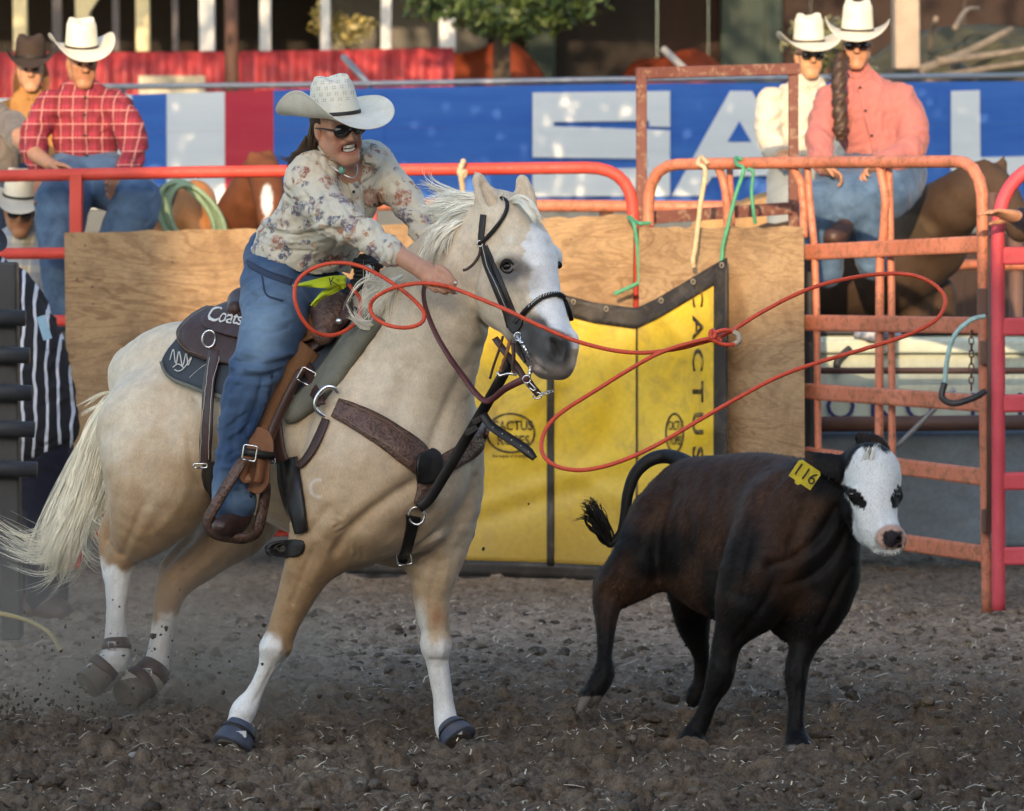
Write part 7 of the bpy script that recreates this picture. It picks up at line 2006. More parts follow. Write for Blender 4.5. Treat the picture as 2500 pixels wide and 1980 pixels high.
    b = MB(); b.tube([P(582, 1140, d), P(612, 1158, d + .02), P(642, 1172, d + .05)], .012, 10); b.build("stirrup_bar", M_LEATHER, st, True)
    # cinches
    D_ = HD.hit(540, 856, .075)[0]
    ring("cinch_ring", D_, np.array([PX(16), 0, .01]), np.array([-.006, 0, PX(20)]), .0045, M_STEEL, r)
    bs = strap("rear_billet", [(545, 872, 28), (536, 920, 27), (531, 1000, 26), (527, 1075, 25), (525, 1118, 25)], 26, .05, .008, M_LEATHER, r, 40)
    stitch([(535, 890), (524, 1000), (518, 1112)], .0525, bs, .0009); stitch([(556, 890), (542, 1000), (536, 1112)], .0525, bs, .0009)
    strap("rear_cinch", [(526, 1122, 30), (520, 1160, 32), (522, 1200, 32), (535, 1235, 34)], 32, .03, .012, M_BLACKLEATHER, r, 24)
    h = HD.hit(524, 1122, .06); _bk(h[0], np.array([PX(17), 0, 0]), np.array([0, 0, PX(5)]), r)
    strap("latigo", [(690, 985, 24), (694, 1040, 26), (704, 1100, 28), (712, 1120, 30)], 27, .05, .008, M_LEATHER, r, 30)
    strap("front_cinch", [(712, 1115, 34), (722, 1180, 36), (734, 1250, 32), (742, 1300, 26)], 34, .02, .014, M_BLACKLEATHER, r, 30)
    strap("cinch_pad", [(700, 1120, 40), (706, 1180, 46), (724, 1250, 40)], 42, .01, .012, M_BLACKLEATHER, r, 30)
    lay("cinch_flap", [(646, 1335), (668, 1322), (710, 1318), (742, 1322), (738, 1352), (690, 1362), (655, 1356)], .01, .02, M_BLACKLEATHER, r, 30)
    h = HD.hit(690, 1118, .06)
    if h: _bk(h[0], np.array([PX(14), 0, 0]), np.array([0, 0, PX(5)]), r)
saddle()

def breast_collar():
    r = thing("breast_collar", "tooled brown leather breast collar across the palomino's chest", "breast collar", P(1000, 1100, 14.2))
    bc = strap("collar_strap", [(822, 998, 48), (862, 1016, 56), (905, 1040, 62), (956, 1072, 66), (1002, 1106, 70), (1030, 1132, 60)], 60, .014, .012, M_TOOLED, r, 60, round_=.002)
    for dy in (-1, 1):
        stitch([(836, 1000 + dy * 20), (896, 1036 + dy * 25), (956, 1072 + dy * 27), (1000, 1106 + dy * 27)], .0165, bc, .0012, m=mat("tan_stitch", (.3, .2, .14), .8))
    strap("collar_strap", [(1060, 1146, 44), (1100, 1124, 48), (1140, 1098, 46), (1170, 1066, 40), (1182, 1035, 34)], 44, .014, .012, M_TOOLED, r, 40)
    lay("center_patch", [(1012, 1118), (1040, 1102), (1066, 1108), (1074, 1140), (1060, 1170), (1034, 1178), (1012, 1160)], .024, .012, M_BLACKLEATHER, r, 30)
    strap("down_strap", [(1042, 1165, 46), (1034, 1200, 36), (1022, 1232, 28)], 40, .014, .012, M_TOOLED, r, 24)
    h = HD.hit(1010, 1252, .02); ring("ring", h[0], np.array([PX(19), 0, .004]), np.array([-.004, 0, PX(21)]), .0045, M_STEEL, r)
    strap("down_strap", [(1008, 1258, 36), (1002, 1290, 26), (990, 1345, 24), (982, 1368, 24)], 26, .012, .01, M_BLACKLEATHER, r, 30)
    h = HD.hit(984, 1350, .02)
    if h: _bk(h[0], np.array([PX(17), 0, .004]), np.array([-.004, 0, PX(15)]), r)
    # saddle connector with silver dee
    strap("connector", [(752, 885, 20), (766, 915, 24), (782, 950, 26), (794, 978, 20), (800, 1000, 16)], 22, .04, .01, M_LEATHER, r, 30)
    h = HD.hit(770, 938, .056); _bk(h[0], np.array([PX(16), 0, -.012]), np.array([.012, 0, PX(15)]), r)
    h = HD.hit(803, 990, .025)[0]
    b = MB(); b.tube(spline([h + np.array([PX(a), -.004, PX(-e)]) for a, e in ((36, -20), (24, -34), (4, -34), (-16, -12), (-20, 12), (-6, 30), (12, 38))], 30), np.interp(np.linspace(0, 1, 30), [0, .2, .8, 1], [.005, .009, .009, .005]), 10); b.build("dee_ring", M_STEEL, r, True)
    strap("connector_tail", [(800, 1025, 16), (785, 1062, 18), (764, 1105, 17), (742, 1134, 14), (735, 1142, 8)], 17, .012, .006, M_LEATHER, r, 30)
breast_collar()

def tie_down():
    r = thing("tie_down", "black tie-down strap from the noseband to the breast collar", "strap", P(1150, 1020, 14.0))
    p = spline(PP([(1246, 880, 14.0), (1220, 930, 14.0), (1180, 1000, 14.06), (1130, 1085, 14.12), (1085, 1160, 14.15), (1050, 1215, 14.17), (1022, 1240, 14.18)]), 40)
    v, q = ribbon(p, PX(26), .006, (.35, -.9, .2)); link("strap", mesh_np("strap", v, q), M_BLACKLEATHER, r)
    p = spline(PP([(1178, 1010, 14.04), (1200, 1040, 14.02), (1240, 1068, 13.98), (1280, 1095, 13.95), (1306, 1120, 13.94)]), 30)
    v, q = ribbon(p, PX(1) * np.interp(np.linspace(0, 1, 30), [0, .85, 1], [20, 24, 14]), .006, (.2, -.95, .25)); e = link("loose_end", mesh_np("loose_end", v, q), M_BLACKLEATHER, r)
    for t in (8, 12, 16, 20, 24):
        b = MB(); b.blob(p[t] + np.array([.001, -.005, .0]), (.003, .002, .003), 1, 0, 1); b.build("hole", M_STEEL, e)
    for a in ((1168, 1025), (1150, 1052)):
        b = MB(); b.box(P(a[0], a[1], 14.05), (.05, .016, .022), np.array([[.84, 0, -.5], [0, 1, 0], [.5, 0, .84]])); b.build("keeper", M_BLACKLEATHER, r, False, .004)
tie_down()

def bridle():
    r = thing("bridle", "black leather bridle with braided noseband and silver shanked bit", "bridle", P(1250, 800, 14.0))
    c = spline([(1224, 486), (1237, 497), (1234, 522), (1216, 552), (1194, 578), (1174, 594)], 30)
    R = HD.row(c, .008); b = MB(); b.tube([q[0] for q in R], .0085, 10, flat=.7); hs = b.build("ear_loop", M_BLACKLEATHER, r, True)
    stitch([(1228, 492), (1233, 508), (1226, 534), (1208, 556), (1190, 578)], .017, hs, .0008)
    ck = strap("cheek_strap", [(1182, 525, 13), (1178, 560, 14), (1177, 592, 15), (1190, 645, 15), (1213, 702, 16), (1236, 758, 17), (1250, 798, 20)], 15, .008, .006, M_BLACKLEATHER, r, 60)
    stitch([(1181, 600), (1194, 648), (1217, 703), (1240, 760)], .0115, ck, .0008)
    strap("cheek_strap", [(1186, 600, 10), (1205, 645, 11), (1228, 700, 12), (1250, 755, 14), (1262, 796, 18)], 12, .006, .006, M_BLACKLEATHER, r, 50)
    lay("cheek_patch", [(1238, 770), (1262, 764), (1280, 776), (1274, 800), (1258, 815), (1244, 800)], .012, .008, M_BLACKLEATHER, r, 24)
    h = HD.hit(1175, 594, .01); ring("ring", h[0], np.array([PX(6), 0, 0]), np.array([0, 0, PX(7)]), .0025, M_STEEL, r)
    p = spline(PP([(1174, 600, 14.12), (1170, 622, 14.1), (1158, 642, 14.09), (1142, 656, 14.08), (1130, 660, 14.08)]), 24)
    v, q = ribbon(p, PX(7), .003, (.3, -.9, .2)); link("loose_strap", mesh_np("loose_strap", v, q), M_LEATHER, r)
    # noseband
    c = spline([(1258, 790), (1272, 775), (1296, 750), (1322, 730), (1352, 720), (1374, 727)], 40); R = HD.row(c, .008)
    pts = [q[0] for q in R] + [P(1386, 748, 14.02), P(1395, 780, 14.06)]
    pts = spline(pts, 60); b = MB(); b.tube(pts, .0088, 12, lobes=4, twist=150, amp=.12); nb = b.build("noseband", M_BLACKLEATHER, r, True)
    t, X, Y = frames(pts)
    for i in range(10, 50, 2):
        e = MB(); a = pts[i] + np.array([0, -.0075, .005]); e.tube([a + np.array([-.002, -.001, -.004]), a + np.array([.0015, -.0015, .0045])], .0016, 5); e.build("lacing", M_THREAD, nb, True)
    # bit
    d = 13.93
    sh = [(1262, 818, d + .02), (1270, 832, d), (1280, 848, d - .01), (1290, 868, d - .01), (1296, 890, d), (1293, 912, d), (1288, 925, d)]
    p = spline(PP(sh), 40); b = MB(); b.tube(p, .0065, 10, lobes=2, twist=260, amp=.3); bt = b.build("bit_shank", M_STEEL, r, True)
    b = MB(); b.blob(P(1275, 837, d - .02), (.009, .007, .007), 1, 0, 2); b.build("bit_button", M_STEEL, bt, True)
    ring("curb_ring", P(1264, 822, d), np.array([PX(8), 0, 0]), np.array([0, 0, PX(10)]), .003, M_STEEL, r)
    b = MB(); b.tube(spline(PP([(1246, 830, d + .02), (1238, 860, d + .02), (1225, 895, d + .03), (1222, 910, d + .03)]), 20), .006, 8, lobes=3, twist=300, amp=.2); b.build("curb_rope", M_LEATHER2, r, True)
    b = MB(); b.tube(PP([(1214, 908, d + .02), (1220, 918, d + .02), (1240, 912, d + .01), (1262, 914, d)]), .005, 8); b.build("cross_bar", M_STEEL, r, True)
    v, q = ribbon(spline(PP([(1252, 838, d + .01), (1254, 870, d), (1252, 900, d), (1262, 912, d)]), 16), PX(9), .004, (.3, -.95, 0)); link("curb_strap", mesh_np("curb_strap", v, q), M_LEATHER, r)
    v, q = ribbon(spline(PP([(1208, 825, d + .08), (1235, 862, d + .05), (1262, 895, d + .02), (1280, 925, d)]), 20), PX(16), .004, (.3, -.95, 0)); link("curb_strap", mesh_np("curb_strap", v, q), M_LEATHER, r)
    v, q = ribbon(spline(PP([(1262, 835, d + .02), (1272, 862, d + .02), (1282, 885, d + .01)]), 12), PX(8), .004, (.3, -.95, 0)); link("curb_strap", mesh_np("curb_strap", v, q), M_BLACKLEATHER, r)
    v, q = ribbon(spline(PP([(1228, 820, d + .06), (1220, 850, d + .06), (1206, 890, d + .06), (1196, 925, d + .06)]), 16), PX(6), .003, (.3, -.95, 0)); link("saddle_string", mesh_np("saddle_string", v, q), M_LEATHER, r)
    # slobber strap, swivel chain below the bit
    v, q = ribbon(spline(PP([(1288, 928, d), (1300, 945, d), (1316, 964, d)]), 8), PX(17), .005, (.2, -.97, .1)); link("curb_leather", mesh_np("curb_leather", v, q), M_LEATHER, r)
    _bk(P(1296, 943, d - .008), np.array([PX(9), 0, -PX(9)]), np.array([PX(3), 0, PX(3)]), r)
    ring("swivel_ring", P(1312, 966, d), np.array([PX(10), 0, 0]), np.array([0, 0, PX(7)]), .003, M_STEEL, r)
    for i in range(4):
        c0 = P(1322 + i * 8, 963 - i * 2.5, d - .01 + .02 * i); ring("chain_link", c0, np.array([PX(5), .003 * (i % 2), PX(2)]), np.array([0, .004 * ((i + 1) % 2), PX(3.4)]), .0018, M_STEEL, r, 10)
bridle()
M_REIN = mat("burgundy_rein", (.11, .03, .035), .5, .25, 30, .4, 160)
def reins():
    r = thing("reins", "burgundy leather rein hanging from the bit up to the rider's hand", "reins", P(1150, 900, 14.0))
    p = spline(PP([(1289, 922, 13.92), (1262, 934, 13.92), (1232, 950, 13.93), (1205, 972, 13.95), (1184, 978, 13.97), (1160, 958, 13.99), (1128, 915, 14.0), (1096, 870, 14.0), (1064, 815, 14.02), (1042, 760, 14.06), (1034, 720, 14.12), (1038, 690, 14.18)]), 80)
    v, q = ribbon(p, PX(1) * np.interp(np.linspace(0, 1, 80), [0, .25, .5, 1], [19, 15, 15, 11]), .004, (.5, -.85, .2)); link("rein", mesh_np("rein", v, q), M_REIN, r)
    ring("rein_ring", P(1286, 926, 13.915), np.array([PX(9), 0, 0]), np.array([0, 0, PX(9)]), .003, M_STEEL, r)
    p = spline(PP([(1055, 640, 14.34), (1060, 618, 14.36), (1052, 600, 14.4), (1048, 632, 14.36)]), 20)
    v, q = ribbon(p, PX(22), .004, (.3, -.9, .2)); link("rein", mesh_np("rein", v, q), M_REIN, r)
reins()

# ================================================================ the lariat
M_LARIAT = mat("orange_lariat", (.72, .085, .035), .55, .15, 30, .3, 220)
M_LARIAT_D = mat("rawhide_burner", (.55, .48, .38), .7, .3, 60, .4, 150)
def lariat():
    r = thing("lasso_rope", "orange lasso rope with its open loop thrown out over the calf", "rope", P(1760, 823, 13.75))
    hand = [(852, 695, 14.5), (881, 735, 14.42), (872, 782, 14.36), (838, 810, 14.32), (800, 819, 14.28), (762, 806, 14.24), (732, 768, 14.22), (719, 722, 14.22), (728, 684, 14.24), (765, 655, 14.26), (815, 642, 14.26), (870, 647, 14.24), (927, 672, 14.2),
            (980, 707, 14.14), (1020, 742, 14.08), (1036, 768, 14.05), (1026, 790, 14.04), (990, 800, 14.06), (948, 794, 14.1), (915, 775, 14.13), (904, 750, 14.14), (916, 727, 14.12), (955, 705, 14.08), (1008, 693, 14.02), (1050, 692, 13.97), (1082, 697, 13.955), (1113, 706, 13.95),
            (1228, 753, 13.86), (1310, 792, 13.8), (1391, 827, 13.77), (1450, 845, 13.76), (1507, 857, 13.75), (1576, 861, 13.74), (1657, 851, 13.74), (1715, 836, 13.74), (1748, 826, 13.74), (1790, 806, 13.74)]
    loop = [(1790, 806, 13.74), (1850, 768, 13.76), (1930, 725, 13.8), (2000, 697, 13.84), (2070, 680, 13.88), (2130, 671, 13.92), (2190, 668, 13.94), (2240, 675, 13.94), (2285, 698, 13.92), (2308, 733, 13.88), (2290, 776, 13.82), (2230, 812, 13.76), (2130, 846, 13.7), (2000, 884, 13.63), (1900, 920, 13.58), (1797, 974, 13.52), (1700, 1030, 13.48), (1600, 1088, 13.45), (1510, 1128, 13.44),
            (1430, 1147, 13.45), (1370, 1142, 13.47), (1333, 1120, 13.5), (1322, 1088, 13.54), (1334, 1046, 13.58), (1372, 1006, 13.62), (1450, 956, 13.66), (1530, 906, 13.69), (1610, 862, 13.71), (1690, 836, 13.72), (1740, 826, 13.72), (1762, 832, 13.715)]
    R = PX(5.0, 13.9)
    b = MB(); b.tube(spline(PP(hand), 420), R, 12, lobes=3, twist=150, amp=.13); b.build("line", M_LARIAT, r, True)
    b = MB(); b.tube(spline(PP(loop), 520), R, 12, lobes=3, twist=150, amp=.13); b.build("loop", M_LARIAT, r, True)
    d = 13.715
    hon = [(1735, 822, d), (1748, 812, d - .01), (1770, 806, d - .01), (1794, 812, d), (1803, 826, d), (1798, 838, d), (1778, 842, d - .01), (1756, 838, d - .015), (1740, 828, d - .02), (1734, 812, d - .01), (1742, 806, d + .02)]
    b = MB(); b.tube(spline(PP(hon), 110), R, 12, lobes=3, twist=150, amp=.13); b.build("honda_knot", M_LARIAT, r, True)
    b = MB(); b.tube(spline(PP([(1790, 809, d), (1803, 820, d), (1804, 832, d), (1792, 841, d)]), 20), R * 1.35, 10, lobes=5, twist=400, amp=.12); b.build("burner", M_LARIAT_D, r, True)
    b = MB(); b.tube(spline(PP([(1736, 830, d - .01), (1744, 822, d - .025), (1746, 814, d - .01), (1740, 808, d + .01)]), 20), R * 1.15, 10, lobes=3, twist=150); b.build("knot", M_LARIAT, r, True)
lariat()
def bandana():
    m = mat("lime_bandana", (.5, .62, .02), .8, .15, 20, .2, 200)
    r = thing("bandana", "lime yellow bandana knotted round the saddle horn", "bandana", P(800, 690, 14.45))
    def cloth(name, top, bot, n=26, k=7, seed=0):
        a = spline(PP(top), n); e = spline(PP(bot), n); A = np.zeros((n, k, 3))
        for j, t in enumerate(np.linspace(0, 1, k)):
            A[:, j] = a * (1 - t) + e * t
            A[:, j, 1] += .007 * np.sin(np.linspace(0, 9, n) + 5 * t + seed) + .008 * math.sin(6 * t + seed)
        v, q = slab(A, np.broadcast_to(np.array([0, -1., 0]), A.shape), .003); return link(name, mesh_np(name, v, q), m, r)
    cloth("fold", [(713, 696, 14.36), (760, 684, 14.36), (805, 674, 14.38), (846, 672, 14.42)], [(714, 699, 14.36), (765, 702, 14.34), (810, 704, 14.36), (846, 690, 14.42)], seed=1)
    cloth("tail", [(842, 688, 14.42), (810, 703, 14.38), (785, 712, 14.36), (757, 745, 14.35)], [(846, 700, 14.42), (818, 716, 14.38), (790, 728, 14.36), (766, 750, 14.35)], seed=2)
    cloth("fold", [(826, 676, 14.4), (842, 682, 14.4), (845, 700, 14.4)], [(812, 682, 14.37), (826, 696, 14.37), (838, 706, 14.38)], 12, 5, 3)
    place_text("print", "K", .04, P(812, 687, 14.335), nrm([.96, 0, .25]), nrm([-.25, 0, .96]), M_BLACKLEATHER, r, .0008)
bandana()
# ================================================================ spectators and mounted riders
YF = (np.array([0, 1., 0]), .72)
M_PLAIDRED = plaid("red_plaid_cotton", (.32, .03, .05), (.62, .3, .3), (.1, .015, .07), 14., w2=.08)
M_PLAIDBLUE = plaid("cream_blue_plaid", (.62, .56, .42), (.2, .28, .42), (.35, .38, .42), 6.5, w1=.2, w2=.3)
M_PINK = clothmat("pink_cotton", (.5, .19, .18), (.44, .16, .16)); M_WHITE = clothmat("white_cotton", (.62, .58, .5)); M_GREY = clothmat("grey_cotton", (.14, .13, .13), (.2, .18, .17))
M_STRIPE = stripes_mat("black_white_stripes", (.012, .012, .018), (.62, .66, .75), 19., .22); M_NAVYCLOTH = clothmat("navy_cloth", (.014, .015, .03))
FAIR = (.62, .33, .2); TANNED = (.5, .25, .14)
figure("man in red plaid shirt and white hat sitting behind the red rail", dict(
    base=P(200, 480, 21.6), head=(200, 150, 21.6), f=(.28, -.93, -.2), up=(0, -.15, 1), sc=1.06, skin=TANNED, shirt=M_PLAIDRED, jeans=M_JEANS, seed=2, fold=.016, tflat=YF, placket=[(208, 238), (206, 280), (206, 330), (210, 380)],
    torso=[(215, 420, 21.65, 66), (207, 340, 21.65, 74), (202, 270, 21.65, 74), (205, 235, 21.65, 46)],
    arm1=[(122, 258, 21.6, 36), (88, 315, 21.55, 33), (84, 362, 21.5, 29), (102, 420, 21.45, 22)], arm2=[(285, 262, 21.6, 36), (318, 322, 21.55, 33), (326, 370, 21.5, 29), (310, 412, 21.4, 22)],
    hands=[((306, 425, 21.38), (262, 462, 21.3), (0, -1, -.4)), ((102, 435, 21.42), (106, 500, 21.36), (0, -1, 0))], hsc=1.15,
    leg1=[(180, 430, 21.65, 70), (150, 500, 21.4, 66), (150, 600, 21.35, 55), (160, 760, 21.4, 48)], leg2=[(240, 430, 21.65, 70), (330, 490, 21.4, 62), (290, 600, 21.4, 55), (260, 760, 21.45, 48)],
    hat=M_STRAW, hk=dict(rx=.086, ry=.105, hgt=.14, brim=.115, curl=.05, front=-.012), hz=.072, hup=(-.04, -.02, 1)))
figure("child in a brown felt hat half hidden behind the plaid-shirted man", dict(
    base=P(70, 480, 22.9), head=(75, 168, 22.9), f=(.12, -.97, -.1), up=(0, -.05, 1), sc=.98, skin=FAIR, shirt=mat("ochre_cotton", (.4, .2, .06), .85), jeans=M_DARKJEANS, seed=7, tflat=YF,
    torso=[(75, 420, 22.95, 62), (70, 330, 22.95, 62), (72, 262, 22.95, 50)], arm1=[(20, 275, 22.9, 28), (5, 350, 22.9, 25), (20, 420, 22.8, 22)], arm2=[(125, 275, 22.9, 28), (140, 350, 22.9, 25), (130, 420, 22.8, 22)],
    leg1=[(60, 430, 22.95, 50), (40, 520, 22.7, 45), (45, 640, 22.7, 38)], leg2=[(95, 430, 22.95, 50), (110, 520, 22.7, 45), (110, 640, 22.7, 38)],
    hat=M_FELT, hk=dict(rx=.088, ry=.105, hgt=.115, brim=.085, curl=.05, front=-.02), hz=.065, hairc=(.3, .16, .07), hair=[[(.06, -.02, .05), (.085, -.02, -.05), (.08, -.01, -.16)], [(-.06, -.02, .05), (-.085, -.02, -.05), (-.08, -.01, -.14)]], hairn=50))
figure("child in a grey T-shirt leaning on the rail at the left edge", dict(
    base=P(-20, 480, 22.2), head=(-72, 200, 22.2), f=(.3, -.9, -.1), up=(0, 0, 1), sc=.98, skin=FAIR, shirt=M_GREY, jeans=M_DARKJEANS, seed=8, tflat=YF,
    torso=[(-25, 440, 22.2, 66), (-20, 360, 22.2, 68), (-25, 300, 22.2, 56)], arm1=[(30, 305, 22.1, 34), (56, 345, 21.8, 32)], arm2=[(-90, 305, 22.2, 30), (-110, 380, 22.1, 26)],
    bare=[[(50, 335, 21.8, 24), (85, 375, 21.45, 20), (125, 402, 21.25, 15)]], hands=[((122, 402, 21.24), (170, 406, 21.2), (0, -.2, -1))],
    leg1=[(-40, 450, 22.2, 52), (-60, 560, 22.2, 45), (-60, 700, 22.2, 38)], leg2=[(0, 450, 22.2, 52), (0, 560, 22.2, 45), (0, 700, 22.2, 38)]))
figure("man in white hat, sunglasses and pale blue plaid shirt below the rail", dict(
    base=P(40, 1100, 21.75), head=(48, 512, 21.7), f=(.12, -.96, -.22), up=(.02, -.12, 1), sc=1.05, skin=(.55, .27, .14), shirt=M_PLAIDBLUE, jeans=M_DARKJEANS, seed=11, tflat=YF, shades=True,
    torso=[(60, 850, 21.8, 98), (62, 740, 21.8, 104), (58, 650, 21.8, 98), (52, 605, 21.8, 60)],
    arm1=[(-40, 640, 21.75, 40), (-70, 720, 21.65, 36), (-20, 790, 21.5, 28)], arm2=[(150, 640, 21.75, 40), (170, 720, 21.65, 36), (130, 790, 21.5, 28)],
    leg1=[(30, 860, 21.8, 70), (20, 1000, 21.6, 58), (20, 1300, 21.6, 48)], leg2=[(95, 860, 21.8, 70), (110, 1000, 21.6, 58), (110, 1300, 21.6, 48)],
    hat=M_STRAW, hk=dict(rx=.088, ry=.107, hgt=.13, brim=.105, curl=.05, front=-.02), hz=.07, hup=(.06, -.12, 1)))
J, JL, JB = figure("judge in black and white striped shirt standing behind the black gate", dict(
    base=P(60, 1500, 18.95), head=(-85, 600, 18.95), f=(.8, -.55, -.2), up=(0, 0, 1), sc=1.08, skin=TANNED, shirt=M_STRIPE, jeans=M_NAVYCLOTH, seed=14, fold=.012, tflat=(np.array([0, 1., 0]), .8),
    torso=[(70, 1030, 18.95, 120), (62, 960, 18.95, 116), (45, 860, 18.95, 110), (15, 760, 18.95, 98), (-25, 700, 18.95, 74), (-55, 668, 18.95, 48)],
    arm1=[(-80, 700, 18.9, 46), (-110, 800, 18.8, 42), (-60, 900, 18.7, 34)], hands=[((-55, 905, 18.7), (0, 925, 18.6), (0, -1, 0))],
    leg1=[(95, 1040, 18.95, 82), (110, 1200, 18.95, 64), (115, 1350, 18.95, 52), (115, 1470, 18.95, 48)], leg2=[(25, 1040, 19.0, 82), (25, 1200, 19.05, 64), (30, 1350, 19.05, 52), (30, 1460, 19.05, 48)],
    boots=[[(110, 1480, 18.95, 44), (150, 1498, 18.85, 32)], [(30, 1470, 19.05, 44), (70, 1490, 18.95, 32)]],
    hat=M_BLACKLEATHER, hk=dict(rx=.088, ry=.105, hgt=.12, brim=.085, curl=.04, front=-.01), hz=.045))
b = MB(); b.box(P(108, 800, 18.6), (PX(22, 18.6), .004, PX(60, 18.6)), np.array([[.95, 0, .3], [0, 1, 0], [-.3, 0, .95]]).T)
b.build("paper_slip", mat("pale_blue_paper", (.3, .5, .68), .8), J)
figure("mounted rider in white shirt, white hat and sunglasses behind the chute frame", dict(
    base=P(1950, 520, 23.2), head=(1975, 132, 23.2), f=(.15, -.97, -.1), up=(.0, -.05, 1), sc=1.06, skin=(.68, .36, .2), shirt=M_WHITE, jeans=clothmat("pale_denim", (.3, .34, .36)), seed=17, fold=.016, tflat=YF, shades=True,
    torso=[(1955, 430, 23.25, 62), (1950, 350, 23.25, 66), (1953, 272, 23.25, 70), (1968, 228, 23.25, 46)],
    arm1=[(1886, 248, 23.2, 33), (1876, 312, 23.15, 29), (1895, 370, 23.05, 28)], arm2=[(2040, 245, 23.2, 36), (2060, 320, 23.2, 32), (2030, 390, 23.1, 26)], hands=[((1900, 375, 23.0), (1935, 415, 22.9), (0, -1, 0))],
    leg1=[(1930, 440, 23.2, 58), (1925, 520, 23.0, 52), (1915, 640, 22.9, 44)], leg2=[(1990, 440, 23.25, 58), (2020, 520, 23.2, 50), (2030, 640, 23.2, 42)],
    hat=M_STRAW, hk=dict(rx=.088, ry=.105, hgt=.145, brim=.115, curl=.04, front=-.012), hz=.065, hup=(-.02, -.05, 1)))
W, WL, WB = figure("woman in pink shirt with long braid and white hat, mounted behind the gate", dict(
    base=P(2110, 480, 22.0), head=(2092, 108, 22.0), f=(-.08, -.98, -.12), up=(.02, -.08, 1), sc=1.02, skin=(.6, .3, .18), shirt=M_PINK, jeans=M_JEANS, seed=21, fold=.016, placket=[(2100, 215), (2112, 270), (2128, 330), (2140, 385)], tflat=(np.array([0, 1., 0]), .78), shades=True,
    torso=[(2150, 420, 22.05, 72), (2135, 350, 22.05, 76), (2118, 272, 22.05, 84), (2098, 218, 22.05, 50)],
    arm1=[(2032, 246, 21.95, 38), (2010, 305, 21.85, 34), (2000, 360, 21.75, 30), (2012, 405, 21.65, 23)], arm2=[(2198, 246, 22.0, 40), (2226, 312, 21.95, 36), (2218, 370, 21.85, 32), (2150, 400, 21.7, 23)],
    hands=[((2012, 412, 21.62), (2060, 432, 21.55), (0, -.6, -.8)), ((2140, 405, 21.66), (2085, 430, 21.56), (0, -.6, -.8))], curl=.7,
    leg1=[(2180, 430, 22.05, 82), (2150, 470, 21.8, 74), (2085, 490, 21.65, 60), (2115, 550, 21.7, 52), (2135, 640, 21.75, 44)], leg2=[(2110, 440, 22.05, 78), (2040, 480, 21.75, 62), (2000, 505, 21.65, 55), (2010, 570, 21.7, 48), (2015, 660, 21.75, 42)],
    boots=[[(2060, 560, 21.55, 26), (2035, 580, 21.5, 26)]],
    hat=M_STRAW, hk=dict(rx=.087, ry=.103, hgt=.15, brim=.12, curl=.048, front=-.012), hz=.07, hup=(.02, -.04, 1)))
b = MB()
bp = spline(PP([(2056, 130, 21.9), (2050, 190, 21.8), (2050, 250, 21.76), (2052, 310, 21.74), (2050, 345, 21.74)]), 60)
t = np.linspace(0, 1, 60); b.tube(bp, PX(16, 22) * (1 + .18 * np.abs(np.sin(t * 34))) * np.interp(t, [0, .1, .85, 1], [.8, 1, .9, .4]), 12, lobes=3, twist=28, amp=.22)
b.build("braid", mat("dark_brown_hair", (.06, .033, .02), .5, .4, 30, .5, 120), W, True)
figure("spectator at the right edge resting one hand on the gate post", dict(
    base=P(2680, 1100, 19.2), head=(2650, 420, 19.2), f=(-.5, -.8, 0), up=(0, 0, 1), sc=1.05, skin=(.6, .32, .2), shirt=M_NAVYCLOTH, jeans=M_DARKJEANS, seed=24, tflat=YF,
    torso=[(2680, 900, 19.25, 100), (2675, 760, 19.25, 105), (2665, 640, 19.25, 95), (2655, 560, 19.25, 60)], arm1=[(2590, 560, 19.15, 44), (2560, 590, 19.0, 42), (2530, 552, 18.8, 32), (2492, 532, 18.7, 24)],
    hands=[((2485, 530, 18.68), (2410, 512, 18.62), (.1, -.2, -1))], hsc=1.1, curl=.25,
    leg1=[(2650, 900, 19.25, 80), (2650, 1150, 19.2, 60), (2650, 1440, 19.2, 50)], leg2=[(2710, 900, 19.3, 80), (2710, 1150, 19.3, 60), (2710, 1430, 19.3, 50)]))

# ================================================================ horses behind the fence
def back_horse(label, chains, col, seed, patches=(), ears=(), dark=None):
    s = SDF(.014)
    for ch, k in chains: s.chain(ch, k)
    for bb, tt, d in ears: s.path([P(*bb, d), (P(*bb, d) + P(*tt, d)) / 2, P(*tt, d)], np.array([.04, .035, .008]), .03, (np.array([0, 1., 0]), .5))
    v, q = s.arrays(1); x, y = pix(v)
    n = fbm(v * 5, 4, seed)
    c = np.asarray(col) * (1 + .35 * n)[:, None]
    for px_, py_, rx, ry, cc in patches:
        c = c + (np.asarray(cc) - c) * sstep(1.15, .85, np.hypot((x - px_) / rx, (y - py_) / ry) + .2 * n)[:, None]
    me = mesh_np("body", v, q); setcol(me, np.clip(c, 0, 1))
    r = thing("horse", label, "horse", P(chains[0][0][0][0], 1300, chains[0][0][0][2])); link("body", me, mat("horse_coat", (1, 1, 1), .75, .25, 14, .5, 120, attr=True, spec=.2), r)
    return r
def legs(xs, y0, d, r=26): return [([(x, y0, d + .1 * (i % 2), r * 1.8), (x + 6, y0 + 180, d + .1 * (i % 2), r), (x, y0 + 300, d, r * .7), (x, 490 + 19152 / d - 20, d, r * .8)], .05) for i, x in enumerate(xs)]
